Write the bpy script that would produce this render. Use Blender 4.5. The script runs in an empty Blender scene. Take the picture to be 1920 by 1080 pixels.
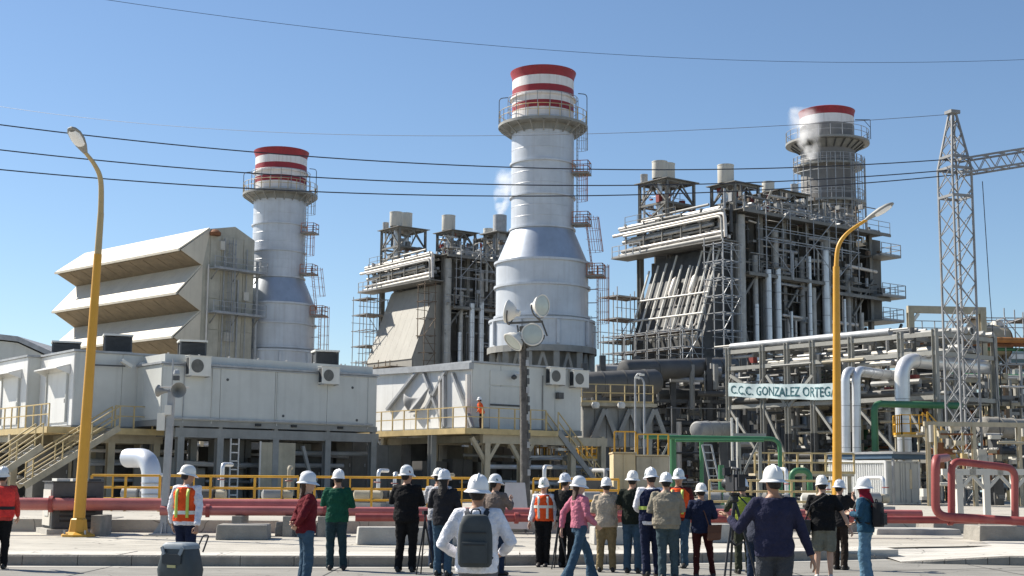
import bpy, bmesh, math, random
import numpy as np
from mathutils import Vector, Matrix, Quaternion, noise as mnoise

sc = bpy.context.scene
R = math.radians
random.seed(7)

# ------------------------------------------------------------------ camera
FPX, EYE, ROLL = 2600.0, 1.65, 0.008
PITCH = math.atan(360 / FPX)
cam_d = bpy.data.cameras.new('camera')
cam_d.sensor_width = 36.0
cam_d.lens = 36.0 * FPX / 1920
cam_d.clip_start, cam_d.clip_end = 0.1, 6000
cam = bpy.data.objects.new('camera', cam_d)
sc.collection.objects.link(cam)
CAM_R = Matrix.Rotation(math.pi / 2 + PITCH, 3, 'X') @ Matrix.Rotation(ROLL, 3, 'Z')
CAM_O = Vector((0, 0, EYE))
cam.matrix_world = Matrix.Translation(CAM_O) @ CAM_R.to_4x4()
sc.camera = cam

# ------------------------------------------------------------------ sky, sun, exposure
SUN_EL, SUN_AZ = R(42), math.atan2(-0.885, 0.465)       # azimuth measured from +Y towards +X
sun_dir = Vector((math.sin(SUN_AZ) * math.cos(SUN_EL), math.cos(SUN_AZ) * math.cos(SUN_EL), math.sin(SUN_EL)))
w = bpy.data.worlds.new('World'); sc.world = w; w.use_nodes = True
nt = w.node_tree
bg = nt.nodes['Background']
sky = nt.nodes.new('ShaderNodeTexSky')
sky.sky_type = 'NISHITA'; sky.sun_disc = False
sky.sun_elevation = SUN_EL; sky.sun_rotation = SUN_AZ
sky.altitude = 0; sky.air_density = 1.0; sky.dust_density = 0.15; sky.ozone_density = 4.0
nt.links.new(sky.outputs[0], bg.inputs[0])
bg.inputs[1].default_value = 0.075
sd = bpy.data.lights.new('sun', 'SUN'); sd.energy = 5.0; sd.angle = R(0.53); sd.color = (1.0, 0.93, 0.82)
sun = bpy.data.objects.new('sun', sd); sc.collection.objects.link(sun)
sun.rotation_euler = (-sun_dir).to_track_quat('-Z', 'Y').to_euler()
sun.location = sun_dir * 300
sc.view_settings.view_transform = 'Standard'
sc.view_settings.look = 'None'
sc.view_settings.gamma = 1.0
sc.view_settings.use_curve_mapping = False
sc.view_settings.exposure = 0.8
sc.cycles.volume_step_rate = 1.0
sc.cycles.max_bounces = 10
sc.cycles.volume_bounces = 8

# ------------------------------------------------------------------ picture -> place helpers
def ray(px, py):
    return CAM_R @ Vector(((px - 960) / FPX, (540 - py) / FPX, -1.0))
def gp(px, py, Y):
    d = ray(px, py); return CAM_O + d * (Y / d.y)
def gz(px, py, z):
    d = ray(px, py); return CAM_O + d * ((z - EYE) / d.z)
def hor(px): return 892.3 + 0.008 * px
PHI = R(37.6)
class Frame:
    """a plan frame: u along the wall, w away behind it, z up"""
    def __init__(s, O, phi=PHI):
        s.O = Vector((O[0], O[1], 0)); s.phi = phi
        s.A = Vector((math.cos(phi), math.sin(phi), 0)); s.B = Vector((-math.sin(phi), math.cos(phi), 0))
    def W(s, u, w, z): return s.O + s.A * u + s.B * w + Vector((0, 0, z))
    def L(s, p): d = Vector(p) - s.O; return Vector((d.dot(s.A), d.dot(s.B), d.z))
    def fu(s, px, py, w=0.0):
        d = ray(px, py); t = ((s.O + s.B * w) - CAM_O).dot(s.B) / d.dot(s.B); return s.L(CAM_O + d * t)
    def fw(s, px, py, u=0.0):
        d = ray(px, py); t = ((s.O + s.A * u) - CAM_O).dot(s.A) / d.dot(s.A); return s.L(CAM_O + d * t)

# ------------------------------------------------------------------ materials
MATS = {}
def M(name, rgb, rough=0.6, metal=0.0, var=0.12, scale=1.2, bump=0.0, bscale=30, streak=0.0, stain=None, spec=0.4, dust=0.0, emit=None, trans=0.0, alpha=1.0):
    if name in MATS: return MATS[name]
    m = bpy.data.materials.new(name); m.use_nodes = True
    n = m.node_tree; N = n.nodes; L = n.links
    b = N['Principled BSDF']
    b.inputs['Roughness'].default_value = rough; b.inputs['Metallic'].default_value = metal
    b.inputs['Specular IOR Level'].default_value = spec
    geo = N.new('ShaderNodeNewGeometry')
    n1 = N.new('ShaderNodeTexNoise'); n1.inputs['Scale'].default_value = scale; n1.inputs['Detail'].default_value = 5
    n1.inputs['Roughness'].default_value = 0.65
    L.new(geo.outputs['Position'], n1.inputs['Vector'])
    cr = N.new('ShaderNodeMapRange'); cr.inputs['From Min'].default_value = 0.3; cr.inputs['From Max'].default_value = 0.7
    L.new(n1.outputs['Fac'], cr.inputs['Value'])
    mx = N.new('ShaderNodeMix'); mx.data_type = 'RGBA'
    mx.inputs['A'].default_value = (*[c * (1 - var) for c in rgb], 1)
    mx.inputs['B'].default_value = (*[min(0.95, c * (1 + var)) for c in rgb], 1)
    L.new(cr.outputs[0], mx.inputs['Factor'])
    col = mx.outputs['Result']
    if streak:
        mp = N.new('ShaderNodeMapping'); mp.inputs['Scale'].default_value = (2.2, 2.2, 0.12)
        L.new(geo.outputs['Position'], mp.inputs['Vector'])
        n2 = N.new('ShaderNodeTexNoise'); n2.inputs['Scale'].default_value = 1.6; n2.inputs['Detail'].default_value = 6
        L.new(mp.outputs[0], n2.inputs['Vector'])
        c2 = N.new('ShaderNodeMapRange'); c2.inputs['From Min'].default_value = 0.5; c2.inputs['From Max'].default_value = 0.78
        c2.inputs['To Max'].default_value = streak
        L.new(n2.outputs['Fac'], c2.inputs['Value'])
        m2 = N.new('ShaderNodeMix'); m2.data_type = 'RGBA'
        L.new(c2.outputs[0], m2.inputs['Factor']); L.new(col, m2.inputs['A'])
        st = stain or tuple(c * 0.45 for c in rgb)
        m2.inputs['B'].default_value = (*st, 1)
        col = m2.outputs['Result']
    L.new(col, b.inputs['Base Color'])
    if bump:
        n3 = N.new('ShaderNodeTexNoise'); n3.inputs['Scale'].default_value = bscale; n3.inputs['Detail'].default_value = 4
        L.new(geo.outputs['Position'], n3.inputs['Vector'])
        bp = N.new('ShaderNodeBump'); bp.inputs['Strength'].default_value = bump; bp.inputs['Distance'].default_value = 0.05
        L.new(n3.outputs['Fac'], bp.inputs['Height']); L.new(bp.outputs[0], b.inputs['Normal'])
    if emit:
        b.inputs['Emission Color'].default_value = (*emit[0], 1); b.inputs['Emission Strength'].default_value = emit[1]
    if trans: b.inputs['Transmission Weight'].default_value = trans
    MATS[name] = m
    return m

m_alu   = M('aluminium_cladding', (0.60, 0.63, 0.68), 0.42, 0.35, 0.08, 0.5, streak=0.18, stain=(0.36, 0.37, 0.39))
m_shell = M('stack_shell_paint', (0.53, 0.56, 0.60), 0.38, 0.12, 0.10, 0.6, streak=0.42, stain=(0.38, 0.375, 0.38), bump=.06, bscale=2.5)
m_cone = M('bare_steel_cone', (0.46, 0.50, 0.55), 0.42, 0.55, 0.10, 0.6, streak=0.3, stain=(0.33, 0.34, 0.36))
m_duct = M('duct_cladding', (0.37, 0.36, 0.325), 0.7, 0, 0.07, 0.4, streak=0.22)
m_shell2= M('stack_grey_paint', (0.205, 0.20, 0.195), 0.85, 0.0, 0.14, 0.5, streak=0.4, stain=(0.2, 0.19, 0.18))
m_red   = M('stack_red_paint', (0.30, 0.025, 0.035), 0.55, 0, 0.16, 0.8, streak=0.5, stain=(0.17, 0.035, 0.03))
m_lag = M('weathered_lagging', (0.43, 0.42, 0.39), 0.55, 0.2, 0.22, 1.2, streak=0.4)
m_bsteel = M('boiler_steel', (0.20, 0.195, 0.18), 0.65, 0.05, 0.25, 0.8, streak=0.4)
m_rack = M('rack_steel', (0.31, 0.305, 0.275), 0.6, 0.0, 0.15, 0.8, streak=0.25)
m_white = M('stack_white_paint', (0.74, 0.72, 0.71), 0.55, 0, 0.08, 0.8, streak=0.5, stain=(0.45, 0.36, 0.31))
m_galv  = M('galvanised_steel', (0.36, 0.37, 0.38), 0.55, 0.35, 0.2, 2.0)
m_steel = M('grey_steel_paint', (0.27, 0.27, 0.255), 0.6, 0.05, 0.18, 1.0, streak=0.3)
m_dark  = M('dark_steel', (0.085, 0.088, 0.09), 0.65, 0.05, 0.3, 1.2)
m_dark2 = M('charcoal_vessel', (0.10, 0.097, 0.092), 0.55, 0.0, 0.2, 0.8)
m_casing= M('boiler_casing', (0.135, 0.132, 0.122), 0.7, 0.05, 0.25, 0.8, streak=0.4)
m_beige = M('beige_panel', (0.62, 0.565, 0.46), 0.6, 0, 0.08, 0.5, streak=0.3, stain=(0.38, 0.33, 0.25))
m_under_shade = M('hood_underside_shade', (0.21, 0.165, 0.11), 0.75, 0, 0.22, 1.4, streak=0.35, stain=(0.2, 0.15, 0.09))  # beige darkened to stand for shade under the hoods
m_wall  = M('weathered_panel', (0.44, 0.42, 0.35), 0.65, 0, 0.14, 0.9, streak=0.45, stain=(0.27, 0.25, 0.2))
m_clad  = M('beige_cladding', (0.56, 0.54, 0.48), 0.65, 0, 0.07, 0.4, streak=0.22)
m_ehouse= M('module_grey_paint', (0.55, 0.56, 0.53), 0.5, 0.0, 0.08, 0.6, streak=0.34, stain=(0.36, 0.36, 0.34))  # also stands for shade on the fronts of the white modules
m_ewhite= M('module_white_paint', (0.72, 0.72, 0.70), 0.5, 0.0, 0.06, 0.6, streak=0.28, stain=(0.5, 0.48, 0.43))
m_yel   = M('safety_yellow', (0.62, 0.33, 0.035), 0.5, 0, 0.2, 1.5)
m_yelp  = M('faded_yellow', (0.50, 0.385, 0.19), 0.6, 0, 0.22, 1.5)
m_pole  = M('lamp_post_yellow', (0.60, 0.31, 0.035), 0.45, 0, 0.10, 1.0, streak=0.2, stain=(0.42, 0.2, 0.03))
m_tangrey = M('tan_grey_post_paint', (0.43, 0.33, 0.17), 0.55, 0, 0.12, 1.5)  # tan-grey for the left lamp's upper post and arm
m_tan   = M('tan_steel', (0.42, 0.37, 0.27), 0.65, 0, 0.2, 1.0, streak=0.35)
m_pipe  = M('silver_pipe_jacket', (0.66, 0.67, 0.68), 0.35, 0.45, 0.10, 1.0, streak=0.15)
m_pipew = M('pale_pipe_jacket', (0.66, 0.62, 0.57), 0.5, 0.15, 0.10, 1.2, streak=0.2)
m_pgrey = M('grey_pipe', (0.30, 0.30, 0.29), 0.6, 0.1, 0.2, 1.2)
m_green = M('green_pipe_paint', (0.05, 0.17, 0.08), 0.42, 0, 0.15, 1.5, streak=0.2)
m_redp  = M('red_fire_main', (0.27, 0.055, 0.05), 0.5, 0, 0.14, 1.5, streak=0.25, stain=(0.45, 0.2, 0.17))
m_fade = M('sun_faded_red', (0.42, 0.14, 0.125), 0.32, 0, 0.16, 1.5, streak=0.2, stain=(0.5, 0.25, 0.22))
m_rust  = M('rusty_steel', (0.20, 0.085, 0.04), 0.85, 0, 0.4, 3.0)
m_brown = M('brown_scaffold', (0.16, 0.12, 0.085), 0.75, 0, 0.3, 2.0)
m_conc  = M('concrete', (0.40, 0.385, 0.35), 0.85, 0, 0.14, 2.2, bump=0.3, bscale=25)
m_concd = M('old_concrete', (0.27, 0.255, 0.225), 0.9, 0, 0.2, 2.5, bump=0.4, bscale=18, streak=0.3)
m_kerb  = M('kerb_concrete', (0.25, 0.235, 0.205), 0.9, 0, 0.18, 1.8, bump=0.3, bscale=30, streak=0.25)
m_black = M('black_plastic', (0.018, 0.018, 0.02), 0.5, 0, 0.2, 4)
m_fan = M('fan_grille', (0.13, 0.13, 0.12), 0.7, 0, 0.2, 4)
m_tower = M('tower_steel', (0.23, 0.235, 0.24), 0.6, 0.1, 0.25, 2)
m_tan_sun = M('sunlit_tan_steel', (0.56, 0.45, 0.27), 0.6, 0, 0.1, 1.5, streak=.2)  # tan steel lightened, sunlight put into the colour
m_grille= M('condenser_grille', (0.045, 0.05, 0.055), 0.7, 0.2, 0.2, 4)
m_acw   = M('ac_casing', (0.66, 0.65, 0.60), 0.5, 0, 0.06, 2, streak=0.15)
m_glass = M('floodlight_glass', (0.42, 0.47, 0.44), 0.12, 0, 0.08, 3, spec=0.6)
m_lens  = M('lamp_lens', (0.85, 0.87, 0.88), 0.25, 0, 0.03, 3)
m_cont  = M('container_white', (0.68, 0.69, 0.68), 0.45, 0, 0.06, 0.7, streak=0.2)
m_tarp  = M('grey_tarp', (0.32, 0.33, 0.34), 0.8, 0, 0.12, 2)
m_wood  = M('board_face', (0.55, 0.53, 0.50), 0.8, 0, 0.1, 2)
m_cable = M('cable', (0.03, 0.035, 0.05), 0.6, 0, 0.1, 2)
m_banner= M('banner_cloth', (0.50, 0.60, 0.61), 0.8, 0, 0.06, 0.6)
m_ink   = M('banner_ink', (0.02, 0.10, 0.12), 0.8, 0, 0.1, 2)

# ------------------------------------------------------------------ mesh building
COL = bpy.data.collections.new('power_plant')      # linked to the scene once everything is built
class MB:
    def __init__(s): s.v = []; s.f = []; s.sm = []
    def add(s, vs, fs, sm=False):
        o = len(s.v); s.v.extend([tuple(x) for x in vs]); s.f.extend([tuple(i + o for i in f) for f in fs]); s.sm.extend([sm] * len(fs)); return s
    def box(s, x0, x1, y0, y1, z0, z1, mat=None):
        vs = [Vector((x, y, z)) for z in (z0, z1) for y in (y0, y1) for x in (x0, x1)]
        if mat is not None: vs = [mat @ p for p in vs]
        return s.add(vs, [(0, 2, 3, 1), (4, 5, 7, 6), (0, 1, 5, 4), (2, 6, 7, 3), (0, 4, 6, 2), (1, 3, 7, 5)])
    def beam(s, p0, p1, w, h=None, up=None):
        h = h or w
        p0, p1 = Vector(p0), Vector(p1); d = (p1 - p0)
        if d.length < 1e-6: return s
        d = d.normalized(); up = Vector(up) if up else (Vector((0, 0, 1)) if abs(d.z) < 0.95 else Vector((0, 1, 0)))
        x = d.cross(up).normalized(); y = x.cross(d)
        vs = []
        for p in (p0, p1):
            for a, b in ((-1, -1), (1, -1), (1, 1), (-1, 1)): vs.append(p + x * (a * w / 2) + y * (b * h / 2))
        return s.add(vs, [(0, 1, 2, 3), (7, 6, 5, 4), (0, 4, 5, 1), (1, 5, 6, 2), (2, 6, 7, 3), (3, 7, 4, 0)])
    def tube(s, pts, r, n=8, cap=True):
        pts = [Vector(p) for p in pts]; k = len(pts)
        rs = r if isinstance(r, (list, tuple)) else [r] * k
        d0 = (pts[1] - pts[0]).normalized()
        up = Vector((0, 0, 1)) if abs(d0.z) < 0.9 else Vector((1, 0, 0))
        x = d0.cross(up).normalized(); vs = []
        for i in range(k):
            if i == 0: d = d0
            elif i == k - 1: d = (pts[i] - pts[i - 1]).normalized()
            else:
                d = ((pts[i] - pts[i - 1]).normalized() + (pts[i + 1] - pts[i]).normalized())
                d = d.normalized() if d.length > 1e-6 else d0
            x = (x - d * x.dot(d)).normalized(); y = d.cross(x)
            for j in range(n):
                a = 2 * math.pi * j / n
                vs.append(pts[i] + (x * math.cos(a) + y * math.sin(a)) * rs[i])
        fs = [(i * n + j, i * n + (j + 1) % n, (i + 1) * n + (j + 1) % n, (i + 1) * n + j) for i in range(k - 1) for j in range(n)]
        s.add(vs, fs, True)
        if cap:
            o = len(s.v) - k * n
            s.f.append(tuple(o + j for j in reversed(range(n)))); s.sm.append(False)
            s.f.append(tuple(o + (k - 1) * n + j for j in range(n))); s.sm.append(False)
        return s
    def pipe(s, pts, r, bend=None, n=10, seg=5):
        """tube whose corners are rounded elbows"""
        pts = [Vector(p) for p in pts]; bend = bend or r * 2.2
        out = [pts[0]]
        for i in range(1, len(pts) - 1):
            a, b, c = pts[i - 1], pts[i], pts[i + 1]
            d1 = (a - b); d2 = (c - b); t = min(bend, d1.length * 0.49, d2.length * 0.49)
            p, q = b + d1.normalized() * t, b + d2.normalized() * t
            for k in range(seg + 1):
                f = k / seg; out.append(p * (1 - f) ** 2 + b * 2 * f * (1 - f) + q * f * f)
        out.append(pts[-1])
        return s.tube(out, r, n)
    def lathe(s, prof, n=32, c=(0, 0, 0), cap=False, sm=True):
        c = Vector(c); vs = []
        for (r, z) in prof:
            for j in range(n):
                a = 2 * math.pi * j / n; vs.append(c + Vector((r * math.cos(a), r * math.sin(a), z)))
        k = len(prof)
        s.add(vs, [(i * n + j, i * n + (j + 1) % n, (i + 1) * n + (j + 1) % n, (i + 1) * n + j) for i in range(k - 1) for j in range(n)], sm)
        if cap:
            o = len(s.v) - k * n
            s.f.append(tuple(o + j for j in reversed(range(n)))); s.sm.append(False)
            s.f.append(tuple(o + (k - 1) * n + j for j in range(n))); s.sm.append(False)
        return s
    def prism(s, poly, d):
        """poly: list of 3-D points (planar), extruded by vector d"""
        k = len(poly); d = Vector(d); P = [Vector(p) for p in poly]
        vs = P + [p + d for p in P]
        fs = [tuple(range(k)), tuple(reversed(range(k, 2 * k)))] + [(i, i + k, (i + 1) % k + k, (i + 1) % k) for i in range(k)]
        return s.add(vs, fs)
    def build(s, name, mat, parent=None, loc=None, angle=40):
        me = bpy.data.meshes.new(name); me.from_pydata(s.v, [], s.f)
        me.polygons.foreach_set('use_smooth', s.sm)
        me.materials.append(mat); me.update()
        if any(s.sm): me.set_sharp_from_angle(angle=R(angle))
        bm = bmesh.new(); bm.from_mesh(me); bmesh.ops.recalc_face_normals(bm, faces=bm.faces); bm.to_mesh(me); bm.free()
        o = bpy.data.objects.new(name, me); COL.objects.link(o)
        if parent: o.parent = parent
        if loc is not None: o.location = loc
        return o

def tag(o, label=None, cat=None, group=None, kind=None):
    if label: o['label'] = label
    if cat: o['category'] = cat
    if group: o['group'] = group
    if kind: o['kind'] = kind
    return o
def thing(name, label, cat, loc=(0, 0, 0), rz=0.0, group=None):
    o = bpy.data.objects.new(name, None); COL.objects.link(o)
    o.empty_display_size = 0.3
    o.location = loc; o.rotation_euler = (0, 0, rz)
    return tag(o, label, cat, group)
def frame_thing(name, label, cat, fr, group=None):
    return thing(name, label, cat, tuple(fr.O), fr.phi, group)

UNIT = {}
def unit(kind, mat):
    k = (kind, mat.name)
    if k in UNIT: return UNIT[k]
    b = MB()
    if kind == 'box': b.box(-.5, .5, -.5, .5, -.5, .5)
    elif kind == 'rod': b.tube([(0, 0, -.5), (0, 0, .5)], .5, 8)
    elif kind == 'rod12': b.tube([(0, 0, -.5), (0, 0, .5)], .5, 14)
    elif kind == 'ibeam':
        t, wv = 0.11, 0.10
        P = [(-.5, -.5), (.5, -.5), (.5, -.5 + t), (wv / 2, -.5 + t), (wv / 2, .5 - t), (.5, .5 - t), (.5, .5), (-.5, .5), (-.5, .5 - t), (-wv / 2, .5 - t), (-wv / 2, -.5 + t), (-.5, -.5 + t)]
        k2 = len(P)
        vs = [(x, y, -.5) for x, y in P] + [(x, y, .5) for x, y in P]
        b.add(vs, [(i, (i + 1) % k2, (i + 1) % k2 + k2, i + k2) for i in range(k2)])
    me = bpy.data.meshes.new(kind); me.from_pydata(b.v, [], b.f)
    me.polygons.foreach_set('use_smooth', b.sm); me.materials.append(mat); me.update()
    if any(b.sm): me.set_sharp_from_angle(angle=R(40))
    UNIT[k] = me
    return me
def piece(name, kind, p0, p1, wx, wy, mat, parent=None, up=None):
    """one bar/rod between two points (its own object, shared mesh)"""
    p0, p1 = Vector(p0), Vector(p1); d = p1 - p0; ln = d.length; d = d.normalized()
    up = Vector(up) if up else (Vector((0, 0, 1)) if abs(d.z) < 0.95 else Vector((0, 1, 0)))
    x = d.cross(up).normalized(); y = d.cross(x)
    m = Matrix((x, y, d)).transposed().to_4x4()
    m = Matrix.Translation((p0 + p1) / 2) @ m @ Matrix.Diagonal((wx, wy, ln, 1))
    o = bpy.data.objects.new(name, unit(kind, mat)); COL.objects.link(o)
    if parent: o.parent = parent
    o.matrix_local = m
    return o
def bar(name, p0, p1, w, h, mat, parent=None, up=None): return piece(name, 'box', p0, p1, w, h, mat, parent, up)
def ibeam(name, p0, p1, w, h, mat, parent=None, up=None): return piece(name, 'ibeam', p0, p1, w, h, mat, parent, up)
def rod(name, p0, p1, r, mat, parent=None, fine=False): return piece(name, 'rod12' if fine else 'rod', p0, p1, 2 * r, 2 * r, mat, parent)
def block(name, x0, x1, y0, y1, z0, z1, mat, parent=None):
    o = bpy.data.objects.new(name, unit('box', mat)); COL.objects.link(o)
    if parent: o.parent = parent
    o.matrix_local = Matrix.Translation(((x0 + x1) / 2, (y0 + y1) / 2, (z0 + z1) / 2)) @ Matrix.Diagonal((x1 - x0, y1 - y0, z1 - z0, 1))
    return o
def bevel(o, wd=0.02, seg=2):
    md = o.modifiers.new('bevel', 'BEVEL'); md.width = wd; md.segments = seg; md.limit_method = 'ANGLE'; return o

def railing(parent, pts, mat, h=1.1, step=1.5, name='railing', r=0.028, mid=(0.55,), toe=True, posts_parts=False):
    """handrail along a polyline: posts and rails joined as one part, or posts as parts"""
    b = MB(); pts = [Vector(p) for p in pts]
    for a, c in zip(pts[:-1], pts[1:]):
        ln = (c - a).length; n = max(1, round(ln / step)); up = Vector((0, 0, 1))
        for zz in (h,) + tuple(h * m for m in mid): b.beam(a + up * zz, c + up * zz, r * 2, r * 2)
        if toe: b.beam(a + up * 0.07, c + up * 0.07, 0.015, 0.13)
        for i in range(n + 1):
            p = a.lerp(c, i / n)
            if posts_parts: bar('post', p, p + up * h, r * 2.4, r * 2.4, mat, parent)
            else: b.beam(p, p + up * h, r * 2.2, r * 2.2)
    return b.build(name, mat, parent)
def ladder(parent, p0, p1, side, out, mat, wd=0.45, cage=True, cmat=None, hoop=0.42):
    p0, p1 = Vector(p0), Vector(p1); s = Vector(side).normalized(); o = Vector(out).normalized()
    b = MB(); ln = (p1 - p0).length; d = (p1 - p0).normalized()
    for k in (-1, 1): b.beam(p0 + s * k * wd / 2, p1 + s * k * wd / 2, 0.06, 0.05)
    n = int(ln / 0.35)
    for i in range(n): b.beam(p0 + d * (i * 0.35) - s * wd / 2, p0 + d * (i * 0.35) + s * wd / 2, 0.03)
    lo = b.build('ladder', mat, parent)
    if cage:
        c = MB(); cp = [(math.cos(a), math.sin(a)) for a in np.linspace(-0.1, math.pi + 0.1, 9)]
        for i in range(0, max(2, int((ln - 2.2) / 1.0)) + 1):
            q = p0 + d * min(ln, 2.2 + i * 1.0)
            ring = [q + s * x * hoop + o * (y * hoop * 1.7) for x, y in cp]
            for a, e in zip(ring[:-1], ring[1:]): c.beam(a, e, 0.06, 0.02)
        for x, y in cp[1:-1:1]:
            off = s * x * hoop + o * (y * hoop * 1.7)
            if ln > 2.4: c.beam(p0 + d * 2.2 + off, p1 + off, 0.045, 0.015)
        c.build('cage', cmat or mat, lo)
    return lo

def clutter(parent, n, bx, seed, mats, rmax=.14, lmax=4.0, boxes=.35, axis=None, names=('small_pipe', 'fitting')):
    """small bore lines, boxes and fittings filling a box (x0,x1,y0,y1,z0,z1) of the parent's frame"""
    rn = random.Random(seed); x0, x1, y0, y1, z0, z1 = bx
    for i in range(n):
        c = Vector((rn.uniform(x0, x1), rn.uniform(y0, y1), rn.uniform(z0, z1)))
        if rn.random() < boxes:
            a, b_, d = (rn.uniform(.12, .55) for _ in range(3))
            block(names[1], c.x - a / 2, c.x + a / 2, c.y - b_ / 2, c.y + b_ / 2, c.z - d / 2, c.z + d / 2, rn.choice(mats), parent)
        else:
            k = rn.choice(axis or (0, 0, 1, 2)); ln = rn.uniform(.8, lmax); e = Vector((0, 0, 0)); e[k] = ln
            lo = Vector((x0, y0, z0)); hi = Vector((x1, y1, z1)); q = c + e; q[k] = min(q[k], hi[k])
            if (q - c).length > .3: rod(names[0], c, q, rn.choice([.03, .05, .07, .1, rmax]), rn.choice(mats), parent)
# ================================================================== setting: ground, road, kerb, yard
def curve_line(dy=0.0):
    P = [(-60, 27.4), (-35, 26.2), (-20, 26.0), (-9.7, 26.2), (-5, 26.5), (-2, 26.8), (0.4, 27.5), (3, 28.5), (6, 29.8), (8.2, 30.8), (12, 32.6), (20, 36.4), (40, 46.5), (70, 62)]
    return [(x, y + dy) for x, y in P]
def ln_y(x, dy=0.0):
    P = curve_line(dy)
    return float(np.interp(x, [p[0] for p in P], [p[1] for p in P]))

m_ground = M('desert_ground', (0.26, 0.23, 0.18), 0.95, 0, 0.2, 0.3, bump=0.3, bscale=3)
m_road = M('road_concrete', (0.245, 0.237, 0.212), 0.85, 0, 0.12, 0.9, bump=0.15, bscale=60)
m_walk = M('sidewalk_concrete', (0.54, 0.515, 0.46), 0.85, 0, 0.10, 1.5, bump=0.2, bscale=40)
m_yard = M('yard_concrete', (0.42, 0.395, 0.34), 0.9, 0, 0.16, 0.8, bump=0.25, bscale=20)

def weather(m, crack=2.2, dark=.55, stain_scale=.35):
    # cracks, tyre-darkened patches and spots on the slabs: wear with a shape of its own
    n = m.node_tree; N, L = n.nodes, n.links; b = N['Principled BSDF']; src = b.inputs['Base Color'].links[0].from_socket
    geo = N.new('ShaderNodeNewGeometry')
    wn = N.new('ShaderNodeTexNoise'); wn.inputs['Scale'].default_value = 1.3; L.new(geo.outputs['Position'], wn.inputs['Vector'])
    ad = N.new('ShaderNodeVectorMath'); ad.operation = 'MULTIPLY_ADD'; L.new(wn.outputs['Color'], ad.inputs[0]); ad.inputs[1].default_value = (.9, .9, 0); L.new(geo.outputs['Position'], ad.inputs[2])
    vo = N.new('ShaderNodeTexVoronoi'); vo.feature = 'DISTANCE_TO_EDGE'; vo.inputs['Scale'].default_value = 1 / crack; L.new(ad.outputs[0], vo.inputs['Vector'])
    mr = N.new('ShaderNodeMapRange'); mr.inputs['From Min'].default_value = 0.002; mr.inputs['From Max'].default_value = .009; mr.inputs['To Min'].default_value = .7; mr.inputs['To Max'].default_value = 0; L.new(vo.outputs['Distance'], mr.inputs['Value'])
    sn = N.new('ShaderNodeTexNoise'); sn.inputs['Scale'].default_value = stain_scale; sn.inputs['Detail'].default_value = 8; sn.inputs['Roughness'].default_value = .75; L.new(geo.outputs['Position'], sn.inputs['Vector'])
    sr = N.new('ShaderNodeMapRange'); sr.inputs['From Min'].default_value = .5; sr.inputs['From Max'].default_value = .75; sr.inputs['To Max'].default_value = dark; L.new(sn.outputs['Fac'], sr.inputs['Value'])
    mp = N.new('ShaderNodeMapping'); mp.inputs['Scale'].default_value = (.10, 1.5, 1); mp.inputs['Rotation'].default_value = (0, 0, -.12); L.new(geo.outputs['Position'], mp.inputs['Vector'])
    tn = N.new('ShaderNodeTexNoise'); tn.inputs['Scale'].default_value = 1.0; tn.inputs['Detail'].default_value = 6; L.new(mp.outputs[0], tn.inputs['Vector'])
    tr = N.new('ShaderNodeMapRange'); tr.inputs['From Min'].default_value = .52; tr.inputs['From Max'].default_value = .72; tr.inputs['To Max'].default_value = dark * .8; L.new(tn.outputs['Fac'], tr.inputs['Value'])
    m0 = N.new('ShaderNodeMath'); m0.operation = 'MAXIMUM'; L.new(tr.outputs[0], m0.inputs[0]); L.new(sr.outputs[0], m0.inputs[1])
    mx = N.new('ShaderNodeMath'); mx.operation = 'MAXIMUM'; L.new(mr.outputs[0], mx.inputs[0]); L.new(m0.outputs[0], mx.inputs[1])
    m2 = N.new('ShaderNodeMix'); m2.data_type = 'RGBA'; m2.inputs['B'].default_value = (.085, .08, .07, 1); L.new(mx.outputs[0], m2.inputs['Factor']); L.new(src, m2.inputs['A']); L.new(m2.outputs['Result'], b.inputs['Base Color'])
weather(m_road, 2.6, .5); weather(m_walk, 3.5, .3, .6); weather(m_yard, 3.0, .35, .5)
def sheet(name, xs, y0f, y1f, z, mat, kind='structure', thick=None):
    b = MB()
    for x0, x1 in zip(xs[:-1], xs[1:]):
        vs = [(x0, y0f(x0), z), (x1, y0f(x1), z), (x1, y1f(x1), z), (x0, y1f(x0), z)]
        if thick: b.prism([Vector(v) for v in vs], (0, 0, -thick))
        else: b.add(vs, [(0, 1, 2, 3)])
    o = b.build(name, mat); return tag(o, kind=kind)
sheet('ground', [-3000, 3000], lambda x: -400, lambda x: 4000, -0.03, m_ground)
xs = [p[0] for p in curve_line()]
sheet('road', xs, lambda x: 1.0 - 30, lambda x: ln_y(x) + 0.05, 0.0, m_road)
# expansion joints of the concrete road: thin dark sealed strips
jb = MB()
for x in np.arange(-20, 21, 4.2):
    jb.box(x, x + 0.025, 4, ln_y(x), 0.003, 0.005)
for dy in (-3.6, -7.4): 
    for a, c in zip(curve_line(dy)[:-1], curve_line(dy)[1:]): jb.beam((a[0], a[1], 0.004), (c[0], c[1], 0.004), 0.025, 0.002)
tag(jb.build('road_joint', M('joint_sealant', (0.07, 0.07, 0.07), 0.9)), kind='structure')
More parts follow.
